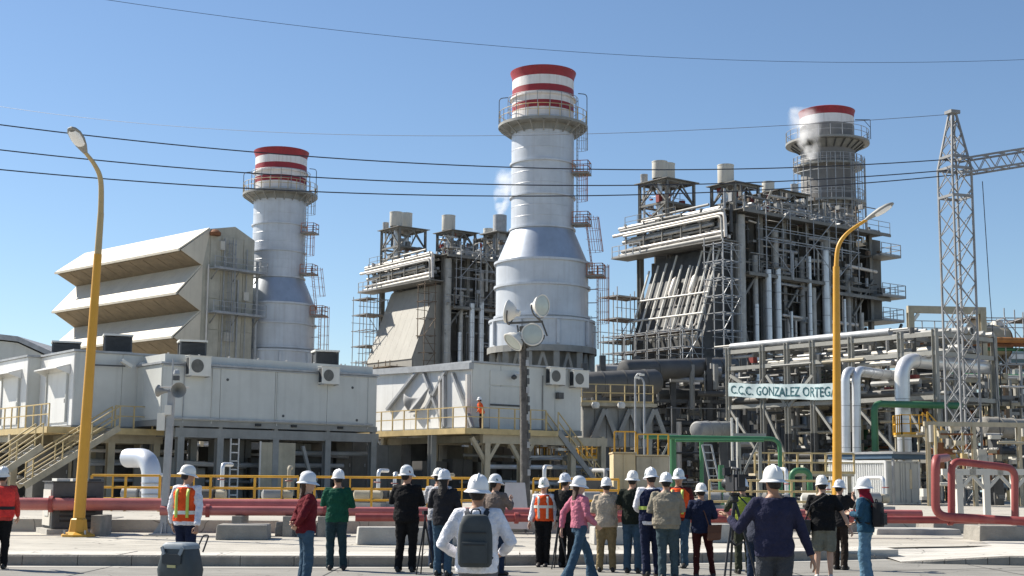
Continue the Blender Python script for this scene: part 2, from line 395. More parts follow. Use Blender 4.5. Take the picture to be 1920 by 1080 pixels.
# sidewalk slab behind the kerb, built slab by slab
walk = thing('sidewalk', None, None); tag(walk, kind='structure')
WZ = 0.19
xw = -34.0; k = 0
while xw < 8.6:
    x1 = min(8.6, xw + 1.9)
    b = MB(); g = 0.012
    vs = [(xw + g, ln_y(xw) + .172, WZ), (x1 - g, ln_y(x1) + .172, WZ), (x1 - g, ln_y(x1) + 1.75, WZ), (xw + g, ln_y(xw) + 1.75, WZ)]
    dz = random.uniform(-0.006, 0.006)
    b.prism([Vector(v) + Vector((0, 0, dz)) for v in vs], (0, 0, -0.22))
    b.build('slab', m_walk, walk)
    xw = x1
kerb = thing('kerb', None, None); tag(kerb, kind='structure')
xw = -34.0
def kerb_stone(p0, p1, h0, h1, parent, wd=0.16, mat=m_kerb):
    p0, p1 = Vector(p0), Vector(p1); d = (p1 - p0).normalized(); nrm = Vector((-d.y, d.x, 0)); g = d * 0.006
    a, c = p0 + g, p1 - g; b = MB()
    pr = lambda p, h: [p + nrm * 0.0, p + nrm * 0.012 + Vector((0, 0, h - 0.03)), p + nrm * 0.04 + Vector((0, 0, h)), p + nrm * wd + Vector((0, 0, h)), p + nrm * wd + Vector((0, 0, -0.1)), p + Vector((0, 0, -0.1))]
    A, B = pr(a, h0), pr(c, h1); kk = len(A)
    b.add(A + B, [tuple(range(kk)), tuple(reversed(range(kk, 2 * kk)))] + [(i, i + kk, (i + 1) % kk + kk, (i + 1) % kk) for i in range(kk)])
    return b.build('kerbstone', mat, parent)
while xw < 8.5:
    x1 = xw + 1.0 + random.uniform(-.02, .02)
    h0 = 0.20 if xw < 7.0 else 0.20 - (xw - 7.0) / 1.6 * 0.17
    h1 = 0.20 if x1 < 7.0 else 0.20 - (x1 - 7.0) / 1.6 * 0.17
    kerb_stone((xw, ln_y(xw), 0), (x1, ln_y(x1), 0), max(.03, h0), max(.03, h1), kerb)
    xw = x1
# dropped kerb ends and a second kerb rises on the right of the driveway
q0, q1 = gz(1690, 1056, 0.0), gz(1935, 1061, 0.0); dq = (q1 - q0)
for i in range(6):
    kerb_stone(q0 + dq * (i / 6), q0 + dq * ((i + 1) / 6), 0.03 + 0.16 * min(1, i / 5), 0.03 + 0.16 * min(1, (i + 1) / 5), kerb)
for i in range(8):
    kerb_stone(q1 + dq * (i / 6), q1 + dq * ((i + 1) / 6), 0.19, 0.19, kerb)
dn = Vector((-dq.y, dq.x, 0)).normalized()
b = MB(); e0, e1 = q0 + dn * .165, q1 + dq * 1.3 + dn * .165
b.add([e0 + Vector((0, 0, .02)), q1 + dn * .165 + Vector((0, 0, .17)), e1 + Vector((0, 0, .17)), e1 + dn * 9 + Vector((0, 0, .17)), q1 + dn * 9 + Vector((0, 0, .17)), e0 + dn * 9 + Vector((-1.5, 0, .15))], [(0, 1, 4, 5), (1, 2, 3, 4)])
tag(b.build('driveway_apron', m_walk), kind='structure')
sheet('driveway', [8.3, 9.5, 12, 16, 20, 30, 45], lambda x: ln_y(x) - .1, lambda x: ln_y(x) + 2.2, .011, m_walk)
b = MB(); dx = [8.25, 10, 12, 16, 20, 30, 45]
for a_, c_ in zip(dx[:-1], dx[1:]): b.add([(a_, ln_y(a_) + .3, .013), (c_, ln_y(c_) + .3, .013), (c_, ln_y(c_) + 2.3, .168), (a_, ln_y(a_) + 2.3, .168)], [(0, 1, 2, 3)])
tag(b.build('driveway_ramp', m_walk), kind='structure')
m_gut = M('gutter_concrete', (.40, .385, .345), .85, 0, .12, 1.5); weather(m_gut, 3.0, .35, .8)
sheet('gutter', [x for x in xs if x < 8] + [8.2], lambda x: ln_y(x) - .5, lambda x: ln_y(x) + .03, .004, m_gut)
# light concrete verge between sidewalk and yard, then the raised yard slab
sheet('verge', xs, lambda x: ln_y(x) + 1.78, lambda x: ln_y(x) + 13, 0.16, m_yard)
sheet('plant_yard', xs, lambda x: ln_y(x) + 12.0, lambda x: ln_y(x) + 320, 0.5, m_yard, thick=0.6)

# far building at the left edge of the frame, behind the modules
fb = thing('far_building', 'pale grey shed roof peeping over the leftmost white module', 'building', tuple(gp(0, 660, 120) - Vector((0, 0, .8))))
b = MB(); b.prism([(-14, 0, -13), (-14, 0, 1.4), (-6, 0, 2.4), (1.5, 0, 1.6), (4.4, 0, 0.3), (4.4, 0, -13)], (0, 14, 0)); b.build('shed_wall', m_ehouse, fb)
b = MB()
for a, c in zip([(-14.3, 1.5), (-6, 2.5), (1.6, 1.7)], [(-6, 2.5), (1.6, 1.7), (4.7, 0.35)]):
    b.prism([(a[0], -.4, a[1]), (c[0], -.4, c[1]), (c[0], -.4, c[1] + .45), (a[0], -.4, a[1] + .45)], (0, 15, 0))
b.build('shed_roof', m_galv, fb)
# ================================================================== exhaust stacks
def ring_rail(b, r, z, h, n, th=0.05):
    for zz in (h, h * 0.55):
        b.tube([(r * math.cos(a), r * math.sin(a), z + zz) for a in np.linspace(0, 2 * math.pi, 49)], th / 2, 5, cap=False)
    for i in range(n):
        a = 2 * math.pi * i / n; c, s = math.cos(a) * r, math.sin(a) * r
        b.beam((c, s, z), (c, s, z + h), th, th)
def flange(T, r, z, t=0.16, out=0.16, mat=None):
    MB().lathe([(r - .02, z - t / 2), (r + out, z - t / 2), (r + out, z + t / 2), (r - .02, z + t / 2)], 56).build('flange', mat or m_shell, T)
def stack_silver(px, Y, label, lower):
    O = gp(px, 640, Y); s = Y / 2600.0
    T = thing('exhaust_stack', label, 'exhaust stack', (O.x, O.y, 0), 0, 'red and white banded exhaust stacks')
    Z = lambda y: gp(1016, y, 122.0).z     # heights read once from the middle stack, shared by both
    k = 0.0469
    rc = 60 * k
    secs = [(rc, Z(433), rc, Z(373)), (rc, Z(373), rc, Z(311)), (rc, Z(311), rc, Z(239))]
    for i, (r0, z0, r1, z1) in enumerate(secs):
        MB().lathe([(r0, z0), (r1, z1)], 64).build('shell_section', m_shell, T)
    for y, r in ((433, rc), (373, rc), (311, rc)): flange(T, r, Z(y))
    for y in (262, 287, 331, 352, 393, 413): MB().lathe([(rc, Z(y) - .03), (rc + .018, Z(y)), (rc, Z(y) + .03)], 64).build('weld_bead', m_shell, T)
    rb = 87.5 * k
    MB().lathe([(rb, Z(497)), (rc + .02, Z(434))], 64).build('cone', m_cone, T)
    MB().lathe([(rb, Z(602)), (rb, Z(497))], 64).build('drum', m_shell, T)
    for y in (497, 542, 598): flange(T, rb, Z(y), 0.2, 0.2)
    rg = 98 * k
    MB().lathe([(rg, Z(655)), (rg, Z(606)), (rb, Z(603))], 64).build('base_drum', m_shell, T)
    flange(T, rg, Z(606), 0.2, 0.14)
    for i in range(9):                                    # stiffener posts round the base drum
        a = 2 * math.pi * i / 9 + 0.1; c, s2 = math.cos(a), math.sin(a)
        bar('stiffener', (c * (rg + .12), s2 * (rg + .12), Z(652)), (c * (rg + .12), s2 * (rg + .12), Z(609)), 0.24, 0.2, m_shell, T, up=(c, s2, 0))
    # bands
    bands = [(Z(240), Z(228), m_shell), (Z(228), Z(214), m_white), (Z(214), Z(201), m_red), (Z(201), Z(185), m_white), (Z(185), Z(172), m_red), (Z(172), Z(155), m_white)]
    for z0, z1, mm in bands:
        MB().lathe([(rc - .03, z0), (rc - .03, z1)], 64).build('red_band' if mm is m_red else 'white_band' if mm is m_white else 'shell_section', mm, T)
    MB().lathe([(rc - .03, Z(155)), (rc + .0, Z(149)), (rc + .15, Z(141)), (rc + .17, Z(138.5)), (rc - .1, Z(138.5)), (rc - .2, Z(160))], 64).build('red_rim', m_red, T)
    flange(T, rc - .03, Z(189), 0.14, 0.2, m_white)
    # platform
    zp = Z(240); ro = 86 * k
    MB().lathe([(rc - .05, zp - .12), (ro, zp - .12), (ro, zp + .12), (rc - .05, zp + .12)], 56).build('platform', m_steel, T)
    MB().lathe([(rc + .02, zp - .75), (rc + .08, zp - .75), (rc + .08, zp - .13), (rc + .02, zp - .13)], 56).build('bracket_ring', m_steel, T)
    for i in range(20):
        a = 2 * math.pi * i / 20; c, s2 = math.cos(a), math.sin(a)
        bar('bracket', (c * (rc + .08), s2 * (rc + .08), zp - .9), (c * (ro - .1), s2 * (ro - .1), zp - .16), 0.09, 0.12, m_steel, T)
    b = MB(); ring_rail(b, ro - .05, zp + .12, 1.15, 26, 0.055); b.build('railing', m_yelp, T)
    b = MB(); ring_rail(b, rc + .35, zp + .12, 2.5, 18, 0.06); b.build('sampling_rail', m_galv, T)
    for a, hh in ((R(186), 2.6), (R(-8), 3.0)):           # curved lamp arms at both sides of the platform
        c, s2 = math.cos(a) * (ro - .05), math.sin(a) * (ro - .05)
        MB().pipe([(c, s2, zp), (c, s2, zp + hh), (c * .8, s2 * .8, zp + hh + .1)], 0.04, 0.35, 6).build('lamp_arm', m_dark, T)
    # ladders on the right side: upper run, rest platform, run down the cone in faded orange, lower run
    a = R(-14); o = Vector((math.cos(a), math.sin(a), 0)); sd = Vector((-math.sin(a), math.cos(a), 0))
    m_or = M('primer_orange', (0.42, 0.16, 0.08), 0.65, 0, 0.25, 2)
    ladder(T, o * (rc + .35) + Vector((0, 0, Z(330))), o * (rc + .35) + Vector((0, 0, zp)), sd, o, m_galv, 0.55, True, m_galv, 0.55)
    ladder(T, o * (rc + .35) + Vector((0, 0, Z(425))), o * (rc + .35) + Vector((0, 0, Z(330))), sd, o, m_galv, 0.55, True, m_or, 0.55)
    for y in (330, 425, 522):
        r = rc if y < 430 else rb
        c = o * (r + .75)
        b = MB(); b.box(-.75, .75, -.8, .8, -.06, .06, Matrix.Translation(c + Vector((0, 0, Z(y)))) @ Matrix.Rotation(a, 4, 'Z')); b.build('rest_platform', m_steel, T)
        b = MB(); mt = Matrix.Translation(c + Vector((0, 0, Z(y)))) @ Matrix.Rotation(a, 4, 'Z')
        pts = [mt @ Vector(p) for p in ((-.7, -.75, 0), (.7, -.75, 0), (.7, .75, 0), (-.7, .75, 0))]
        railing(T, pts, m_or, 1.1, 0.7)
    lad = ladder(T, o * (rb + .5) + Vector((0, 0, Z(520))), o * (rc + 1.1) + Vector((0, 0, Z(410))), sd, o, m_or, 0.6, True, m_or, 0.7)
    ladder(T, o * (rb + .9) + Vector((0, 0, Z(655))), o * (rb + .9) + Vector((0, 0, Z(500))), sd, o, m_or, 0.6, True, m_or, 0.6)
    for y in (545, 570, 598, 625):
        bar('stand_off', o * rb + Vector((0, 0, Z(y))), o * (rb + .9) + Vector((0, 0, Z(y))), .08, .08, m_galv, T)
    # supporting steel below the drum
    zt = Z(655)
    MB().lathe([(rg + .25, zt - .55), (rg + .25, zt), (rg - 1.2, zt), (rg - 1.2, zt - .55)], 32, sm=False).build('support_ring', m_steel, T)
    for i in range(12):
        a = 2 * math.pi * i / 12 + .26; c, s2 = math.cos(a) * (rg - .1), math.sin(a) * (rg - .1)
        ibeam('support_column', (c, s2, 0.5), (c, s2, zt - .55), .5, .5, m_steel, T)
        a2 = 2 * math.pi * (i + 1) / 12 + .26; c2, s3 = math.cos(a2) * (rg - .1), math.sin(a2) * (rg - .1)
        zl = zt - 4.6
        bar('brace', (c, s2, zl), ((c + c2) / 2, (s2 + s3) / 2, zt - .6), .22, .22, m_steel, T)
        bar('brace', (c2, s3, zl), ((c + c2) / 2, (s2 + s3) / 2, zt - .6), .22, .22, m_steel, T)
        bar('girt', (c, s2, zl), (c2, s3, zl), .25, .3, m_steel, T)
    MB().lathe([(rg - .8, 0.5), (rg - .8, zt - .5)], 40).build('inner_duct', m_steel, T)
    return T
stack_silver(1016, 122.0, 'tall silver exhaust stack with red and white bands, tallest, in the middle', None)
sk1 = stack_silver(517, 148.0, 'silver exhaust stack with red and white bands right behind the beige filter house', 'box')
sk1.scale.z = gp(517, 286, 148).z / gp(1016, 138.5, 122).z

def stack_grey(px, Y):
    O = gp(px, 640, Y); Z = lambda y: gp(px, y, Y).z
    T = thing('exhaust_stack', 'dark grey scaffolded exhaust stack with red rim behind the right boiler', 'exhaust stack', (O.x, O.y, 0), 0, 'red and white banded exhaust stacks')
    k = Y / 2600; rc = 51 * k
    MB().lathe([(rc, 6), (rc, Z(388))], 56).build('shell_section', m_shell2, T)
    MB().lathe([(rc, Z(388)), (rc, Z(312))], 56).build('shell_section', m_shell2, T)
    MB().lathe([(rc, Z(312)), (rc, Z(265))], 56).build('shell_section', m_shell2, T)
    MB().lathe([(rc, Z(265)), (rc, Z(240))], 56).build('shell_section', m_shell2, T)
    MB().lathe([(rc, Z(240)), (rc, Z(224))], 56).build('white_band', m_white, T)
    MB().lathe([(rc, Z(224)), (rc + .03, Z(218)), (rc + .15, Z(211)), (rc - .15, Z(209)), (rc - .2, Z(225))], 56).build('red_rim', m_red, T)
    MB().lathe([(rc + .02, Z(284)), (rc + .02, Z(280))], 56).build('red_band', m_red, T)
    for zy, ro, hh, con in ((272, 79 * k, 1.2, True), (316, 66 * k, 0.9, False), (385, 70 * k, 1.1, True)):
        z = Z(zy)
        MB().lathe([(rc - .05, z - .1), (ro, z - .1), (ro, z + .12), (rc - .05, z + .12)], 48).build('platform', m_steel, T)
        if con: MB().lathe([(rc + .03, z - .8), (ro - .6, z - .13)], 48).build('platform_soffit', m_steel, T)
        if con:
            for i in range(24):
                a = 2 * math.pi * i / 24
                c, s2 = math.cos(a), math.sin(a)
                bar('soffit_rib', (c * (rc + .08), s2 * (rc + .08), z - .82), (c * (ro - .55), s2 * (ro - .45), z - .18), .1, .12, m_dark, T)
        b = MB(); ring_rail(b, ro - .06, z + .1, hh, 22, 0.06); b.build('railing', m_galv, T)
    b = MB()
    for i in range(14):                                   # scaffold standards clinging to the lower shell
        a = R(-170) + i * R(170) / 13; c, s2 = math.cos(a) * (rc + 1.0), math.sin(a) * (rc + 1.0)
        b.beam((c, s2, Z(470)), (c, s2, Z(300)), .07)
    for y in (310, 330, 350, 370, 395, 420, 445):
        b.tube([((rc + 1.0) * math.cos(a), (rc + 1.0) * math.sin(a), Z(y)) for a in np.linspace(R(-170), 0, 14)], .035, 5)
    b.build('scaffold_tubes', m_galv, T)
    ladder(T, (rc * .75, -rc - .3, Z(440)), (rc * .75, -rc - .3, Z(316)), (1, 0, 0), (0, -1, 0), m_galv)
    x0 = rc + .1
    b = MB(); b.beam((x0, -.4, Z(226)), (x0 + 1.6, -.4, Z(226)), .08); b.beam((x0 + 1.6, -.4, Z(226)), (x0 + 1.6, -.4, Z(262)), .06); b.beam((x0 + .9, -.4, Z(226)), (x0 + 1.6, -.4, Z(240)), .05); b.build('hoist_davit', m_dark, T)
    return T
stack_grey(1560, 143.6)

# ================================================================== beige air intake filter house
def filter_house():
    O = gp(386, 640, 139.0); F = Frame(O, R(46.5))
    T = frame_thing('air_intake_filter_house', 'big beige filter house with three tiers of sloping weather hoods', 'filter house', F)
    ur = F.fu(474, 560).x; zr = F.fu(388, 428).z; zroof = F.fu(440, 425).z
    P = lambda x, y: F.fu(x, y)
    lips = [P(336, 468), P(331, 550), P(323, 632)]
    roots = [P(379, 498), P(376, 584), P(372, 668)]
    wl = F.fw(104, 513, lips[0].x).y
    # body
    rr = [Vector((q.x + .03, 0, q.z)) for q in roots]
    b = MB(); b.prism([(rr[2].x, 0, 4), (ur, 0, 4), (ur, 0, zr - .5), (ur * .55, 0, zroof), (0, 0, zr), rr[0], rr[1], rr[2]], (0, wl, 0)); b.build('body', m_wall, T)
    tops = [Vector((0.0, 0, zr))] + roots[:2]
    for i in range(3):
        t, l, r = tops[i], lips[i], roots[i]; lx = l.x
        out = (l - t).normalized(); up = Vector((-out.z, 0, out.x));  up = up if up.z > 0 else -up
        # hood top sheet, in panels along the length
        n = 6
        for j in range(n):
            w0, w1 = wl * j / n, wl * (j + 1) / n - .03
            b = MB(); b.prism([Vector((t.x, w0, t.z)), Vector((l.x, w0, l.z)), Vector((l.x, w1, l.z)), Vector((t.x, w1, t.z))], up * 0.14); b.build('hood_panel', m_beige, T)
        # louvre face, its shade put into the colour, sloping back in under the lip
        b = MB(); b.prism([(l.x + .25, .05, l.z - .12), (r.x, .05, r.z), (r.x, wl - .05, r.z), (l.x + .25, wl - .05, l.z - .12)], (.12, 0, .1)); b.build('louvre_face', m_under_shade, T)
        # lip gutter
        bar('lip_edge', (l.x - .02, -.03, l.z), (l.x - .02, wl + .03, l.z), .2, .22, m_beige, T)
        # end gusset plate
        b = MB(); b.prism([(t.x, -.02, t.z), (l.x + .12, -.02, l.z), (r.x, -.02, r.z)], (0, -.07, 0)); b.build('end_gusset', m_beige, T)
        b = MB(); b.prism([(t.x, wl + .02, t.z), (l.x + .12, wl + .02, l.z), (r.x, wl + .02, r.z)], (0, .07, 0)); b.build('end_gusset', m_beige, T)
        for j in range(1, 10):
            wv = wl * j / 10
            b = MB(); b.prism([(t.x - .6, wv, r.z + 1.6), (l.x + .4, wv, l.z - .25), (r.x, wv, r.z)], (0, .06, 0)); b.build('baffle', m_under_shade, T)
    # end wall: panel joints, stiffeners, walkways, pipes
    zz = [P(400, y).z for y in (440, 500, 560, 618, 680)]
    uu = np.linspace(0.05, ur - .05, 5)
    for i in range(4):
        for j in range(4):
            block('wall_panel', uu[i] + .03, uu[i + 1] - .03, -.09, 0, zz[4 - j] + .04, zz[3 - j] - .04, m_wall, T)
    for y in (508, 590):
        z = P(430, y).z
        block('walkway', -.2, ur + .9, -1.3, -.1, z - .1, z, m_galv, T)
        railing(T, [(-.1, -1.25, z), (ur + .85, -1.25, z)], m_galv, 1.15, 1.3)
        for u in np.linspace(0.3, ur, 3): bar('bracket', (u, -.1, z - 1.1), (u, -1.2, z - .12), .1, .1, m_steel, T)
    ladder(T, (ur * .42, -.45, zz[4]), (ur * .42, -.45, zz[0] - .4), (1, 0, 0), (0, -1, 0), m_galv, cage=True)
    MB().tube([(-.25, -.35, P(380, 680).z), (-.25, -.35, P(380, 495).z)], .09, 8).build('downpipe', m_pipew, T)
    for u, y0, y1, r in ((ur * .3, 690, 445, .07), (ur * .62, 690, 520, .10), (ur * .8, 690, 460, .06), (ur + .25, 690, 480, .16)):
        MB().tube([(u, -.3, P(400, y0).z), (u, -.3, P(400, y1).z)], r, 8).build('riser_pipe', m_galv, T)
    for (x, y, a) in ((.2, 470, .5), (.75, 560, .6), (.35, 640, .8)):
        z = P(420, y).z; block('junction_box', ur * x, ur * x + a, -.4, -.1, z, z + .9, m_clad, T)
    b = MB(); c = P(400, 437); b.lathe([(0.0, 0.0), (.55, .0), (.6, .3), (.3, .6), (0, .65)], 12, (c.x, -.35, c.z - .3)); b.build('vent_cowl', m_rust, T)
    # legs under the body
    for u in (0.3, ur - .3):
        for wv in np.linspace(.4, wl - .4, 5): ibeam('leg', (u, wv, .5), (u, wv, 4), .5, .5, m_steel, T)
    return T
filter_house()

# ================================================================== heat recovery boilers
def scaffold(parent, x0, x1, y0, y1, z0, z1, bay=2.0, lift=2.0, mat=None, planks=True, seed=1, ladder_bay=True):
    """joined tubes as one part; each plank deck its own part"""
    mat = mat or m_galv; rnd = random.Random(seed); b = MB()
    nx = max(1, round((x1 - x0) / bay)); ny = max(1, round((y1 - y0) / bay)); nz = max(1, round((z1 - z0) / lift))
    X = [x0 + (x1 - x0) * i / nx for i in range(nx + 1)]; Yv = [y0 + (y1 - y0) * i / ny for i in range(ny + 1)]; Z = [z0 + (z1 - z0) * i / nz for i in range(nz + 1)]
    t = 0.07
    for x in X:
        for y in Yv: b.beam((x, y, z0), (x, y, z1 + rnd.uniform(0, 1.1)), t)
    for z in Z[1:]:
        for x in X: b.beam((x, y0 - .2, z), (x, y1 + .2, z), t)
        for y in Yv:
            b.beam((x0 - .2, y, z), (x1 + .2, y, z), t)
            b.beam((x0 - .2, y, z + 1.0), (x1 + .2, y, z + 1.0), t * .8) if rnd.random() < .7 and z < Z[-1] else None
    for i in range(nz):
        for j in range(nx):
            if rnd.random() < .75:
                a, c = (X[j], X[j + 1]) if (i + j) % 2 else (X[j + 1], X[j])
                b.beam((a, y0, Z[i]), (c, y0, Z[i + 1]), t * .8)
    b.build('scaffold_tubes', mat, parent)
    if planks:
        for z in Z[1:]:
            for j in range(nx):
                if rnd.random() < .7: block('plank_deck', X[j], X[j + 1], y0, y1, z + .02, z + .09, m_brown, parent)

def vent_tower(T, u0, u1, w0, w1, z0, z1, sil, mat, seed=0):
    rnd = random.Random(seed)
    for u in (u0, u1):
        for wv in (w0, w1): ibeam('tower_column', (u, wv, z0), (u, wv, z1), .24, .24, mat, T)
    zm = z0 + (z1 - z0) * .48
    for (a, c) in (((u0, w0), (u1, w0)), ((u1, w0), (u1, w1)), ((u1, w1), (u0, w1)), ((u0, w1), (u0, w0))):
        for z in (zm, z1 - .1): bar('tower_beam', (*a, z), (*c, z), .15, .2, mat, T)
        mid = ((a[0] + c[0]) / 2, (a[1] + c[1]) / 2)
        bar('brace', (*a, zm), (*mid, z1 - .2), .13, .13, mat, T); bar('brace', (*c, zm), (*mid, z1 - .2), .13, .13, mat, T)
        bar('brace', (*a, z0), (*c, zm), .12, .12, mat, T)
    block('tower_deck', u0 - .4, u1 + .4, w0 - .4, w1 + .4, z1, z1 + .07, m_bsteel, T)
    clutter(T, 34, (u0, u1, w0, w1, z0 + .2, z1 - .2), seed + 90, [m_pgrey, m_bsteel, m_galv, m_pipew, m_dark, m_redp], .1, 2.2)
    block('mid_deck', u0, u1, w0, w0 + (w1 - w0) * .6, zm + .02, zm + .1, m_bsteel, T)
    for (u, wv, r, h) in sil:
        b = MB(); b.lathe([(r * .96, 0), (r, .08), (r, h - .12), (r * 1.03, h - .1), (r * 1.03, h), (r * .8, h), (r * .78, h - .4), (0.01, h - .4)], 24, (u, wv, z1 + .25)); b.build('silencer', m_clad if r > .5 else m_galv, T)
        MB().tube([(u, wv, z0), (u, wv, z1 + .3)], r * .35, 8).build('vent_pipe', m_pipe, T)
    for i in range(7):
        u, wv = rnd.uniform(u0, u1), rnd.uniform(w0, w1)
        block('valve_body', u - .22, u + .22, wv - .22, wv + .22, zm + .1, zm + rnd.uniform(.5, 1.4), rnd.choice([m_dark, m_pgrey, m_redp, m_galv]), T)

def boiler(px, ytop, Y, label, clad, seed, W=13.0, L=19.0):
    rnd = random.Random(seed)
    O = gp(px, 640, Y); F = Frame(O)
    T = frame_thing('heat_recovery_boiler', label, 'boiler', F, 'heat recovery boilers')
    H = gp(px, ytop, Y).z
    ms = m_bsteel
    # casing core with stiffeners
    block('casing', .9, L - .4, 1.6, W - 1, 4, H - .35, m_casing, T)
    for u in np.arange(1.6, L - .6, 1.15): bar('casing_stiffener', (u, 1.45, 4), (u, 1.45, H - .6), .14, .3, m_casing, T)
    for z in (8, 12, 16, 20): bar('casing_girt', (.9, 1.42, z), (L - .4, 1.42, z), .3, .3, m_casing, T)
    for wv in np.arange(2.2, W - 1, 1.4): bar('casing_stiffener', (.75, wv, 4), (.75, wv, H - 3.4), .14, .3, m_casing, T)
    # main columns
    cu = np.linspace(0, L, 7)
    for i, u in enumerate(cu):
        ibeam('column', (u, .35, .5), (u, .35, H), .42, .45, ms, T)
    for wv in (W * .34, W * .68, W):
        for u in (0, L): ibeam('column', (u, wv, .5), (u, wv, H), .5, .5, ms, T)
    # decks round the near side, with edge beams, handrails and brackets
    for z, out, a0, a1 in ((H, 1.2, -.6, L + 1.4), (H - 5.6, .7, .6, L * .62), (H - 6.4, .9, L * .66, L + 1.5)):
        block('deck', a0, a1, -out, 1.2, z - .08, z, ms, T)
        bar('edge_beam', (a0, -out, z - .2), (a1, -out, z - .2), .14, .26, ms, T)
        railing(T, [(a0, -out + .05, z), (a1, -out + .05, z)], m_bsteel, 1.1, 1.7, r=.02, toe=False)
    clutter(T, 120, (-.3, L + .6, -.9, 1.0, H - 6.5, H - .4), seed + 50, [m_dark, m_casing, m_pgrey, m_bsteel, m_galv, m_brown, m_lag], .16, 4.5)
    clutter(T, 90, (-.2, L + .4, -.8, 1.1, H + .1, H + 2.4), seed + 51, [m_dark, m_pgrey, m_bsteel, m_galv, m_lag, m_brown], .14, 2.5)
    clutter(T, 60, (.2, L - .3, -.2, 1.2, 8, H - 6.6), seed + 52, [m_dark, m_casing, m_pgrey, m_galv, m_bsteel], .1, 5, .2, (2, 2, 0))
    clutter(T, 110, (-1.8, -.2, -.2, W + .6, H - 2.8, H + .4), seed + 53, [m_pgrey, m_bsteel, m_pipew, m_galv, m_dark, m_pipew], .16, 5, .3, (1, 1, 1, 2, 0))
    block('deck', -1.6, 1.2, 0, W + .6, H - .12, H - .02, ms, T)
    railing(T, [(-1.55, W + .5, H), (-1.55, W * .5, H)], m_bsteel, 1.1, 1.6, r=.02, toe=False)
    block('roof_deck', 1.2, L, 1.2, W, H - .34, H - .13, m_casing, T)
    for (i, j) in ((0, 1), (2, 3), (3, 4), (5, 6)):
        bar('brace', (cu[i], -.05, H - 8.4), (cu[j], -.05, H - 4.6), .18, .18, ms, T)
        bar('brace', (cu[j], -.05, 6), (cu[i], -.05, H - 8.6), .16, .16, ms, T)
    for z in (H - 5.8, 9.5): bar('tie_beam', (0, 0, z), (L, 0, z), .24, .34, ms, T)
    # insulated downcomers standing in front of the casing
    for u, r, z0, z1, mm in ((.35, .42, 4, H - .4, m_lag), (2.2, .26, 4, H - 3.9, m_lag), (3.6, .40, 4, H - 6.0, m_lag), (4.9, .36, 4, H - 1.3, m_lag), (6.6, .15, 4, H - 9, m_pipew),
                             (7.6, .13, 4, H - 9.5, m_pipew), (8.6, .3, 4, H - 3.4, m_pgrey), (10.1, .33, 4, H - 6.2, m_lag), (12.1, .46, 4, H - 1.2, m_lag), (13.6, .2, 4, H - 9, m_pgrey), (15.2, .3, 4, H - 4, m_pgrey), (17.2, .25, 4, H - 8, m_lag)):
        o = rod('downcomer_pipe', (u, .1, z0), (u, .1, z1), r, mm, T, True)
        for z in np.arange(z0 + 2, z1, 3.1):
            rod('jacket_band', (u, .1, z), (u, .1, z + .1), r + .03, m_galv, T, True)
    for u, r, z1 in ((1.6, .2, H - 8.5), (3.2, .3, H - 5.2), (4.5, .3, H - 5.0), (6.3, .13, H - 8.8), (8.9, .2, H - 3.4), (11.2, .36, H - 2.6), (13.9, .14, H - 7)):
        rod('bright_riser', (u, -.55, 4), (u, -.55, z1), r, m_pipe, T, True)
        for z in np.arange(6, z1, 1.6): rod('jacket_band', (u, -.55, z), (u, -.55, z + .06), r + .02, m_galv, T, True)
    for i in range(16):                                   # small bore lines and conduits
        u = rnd.uniform(.5, L - .5); z0 = rnd.uniform(6, 14); rod('small_pipe', (u, rnd.uniform(.0, .4), z0), (u, rnd.uniform(.0, .4), z0 + rnd.uniform(3, 9)), rnd.uniform(.04, .09), rnd.choice([m_pgrey, m_galv, m_pipew, m_dark]), T)
    for i in range(14):
        u = rnd.uniform(.5, L - 4); z = rnd.choice([H - 1.2, H - 2, H - 3.4, H - 5.4, H - 6.4, H - 9.2]) + rnd.uniform(-.4, .4)
        rod('header_pipe', (u, rnd.uniform(-.5, .6), z), (u + rnd.uniform(2, 6), rnd.uniform(-.3, .6), z), rnd.uniform(.07, .2), rnd.choice([m_pgrey, m_galv, m_pipew, m_lag]), T)
    # bundle of pale pipes running back along the inlet side under the top deck
    for i, (z_, u, r, w0, w1) in enumerate(((H + .95, -.5, .16, 3.2, W - .3), (H + .2, -1.5, .2, .4, W + 1.4), (H - .15, -1.9, .16, .2, W + .8), (H - .5, -1.9, .2, -.1, W + 1.8), (H - .9, -2.0, .15, .2, W + .2),
                                           (H - 1.5, -1.6, .14, 2.0, W - .5), (H - 2.2, -1.7, .22, 1.5, W + .6), (H - 2.9, -1.4, .16, 1.0, W), (H - 3.6, -1.2, .18, .5, W - .3), (H - 4.3, -1.9, .2, -.2, W + .6), (H - 4.8, -1.6, .14, .2, W + .9), (H - 5.3, -1.9, .24, .2, W + 1.0))):
        z = z_ if z_ > H - .6 else H - .6 + (z_ - H + .6) * .42
        pts = [(u, w1, z - .15), (u, w0, z)]
        if i in (1, 3, 4): pts += [(u, w0 - .1, z - 1.6 - i * .2)]
        MB().pipe(pts, r * .78, .5, 10).build('steam_pipe', m_pipew if i in (1, 3, 9) else rnd.choice([m_lag, m_lag, m_pgrey]), T)
    for i in range(34):                                   # fittings, hangers and valves between the pipes
        wv = rnd.uniform(0, W); z = H - rnd.uniform(.4, 2.6); u = rnd.uniform(-1.8, -.2)
        block('pipe_fitting', u, u + rnd.uniform(.2, .6), wv, wv + rnd.uniform(.2, .8), z, z + rnd.uniform(.2, .7), rnd.choice([m_dark, m_pgrey, m_pipew, m_dark, m_galv]), T)
    for wv in np.linspace(.4, W, 6): bar('pipe_hanger', (-1.9, wv, H - 2.9), (-1.9, wv, H + .3), .12, .12, ms, T)
    block('lower_walkway', -2.4, -.2, -.2, W + 1.6, H - 3.0, H - 2.9, ms, T)
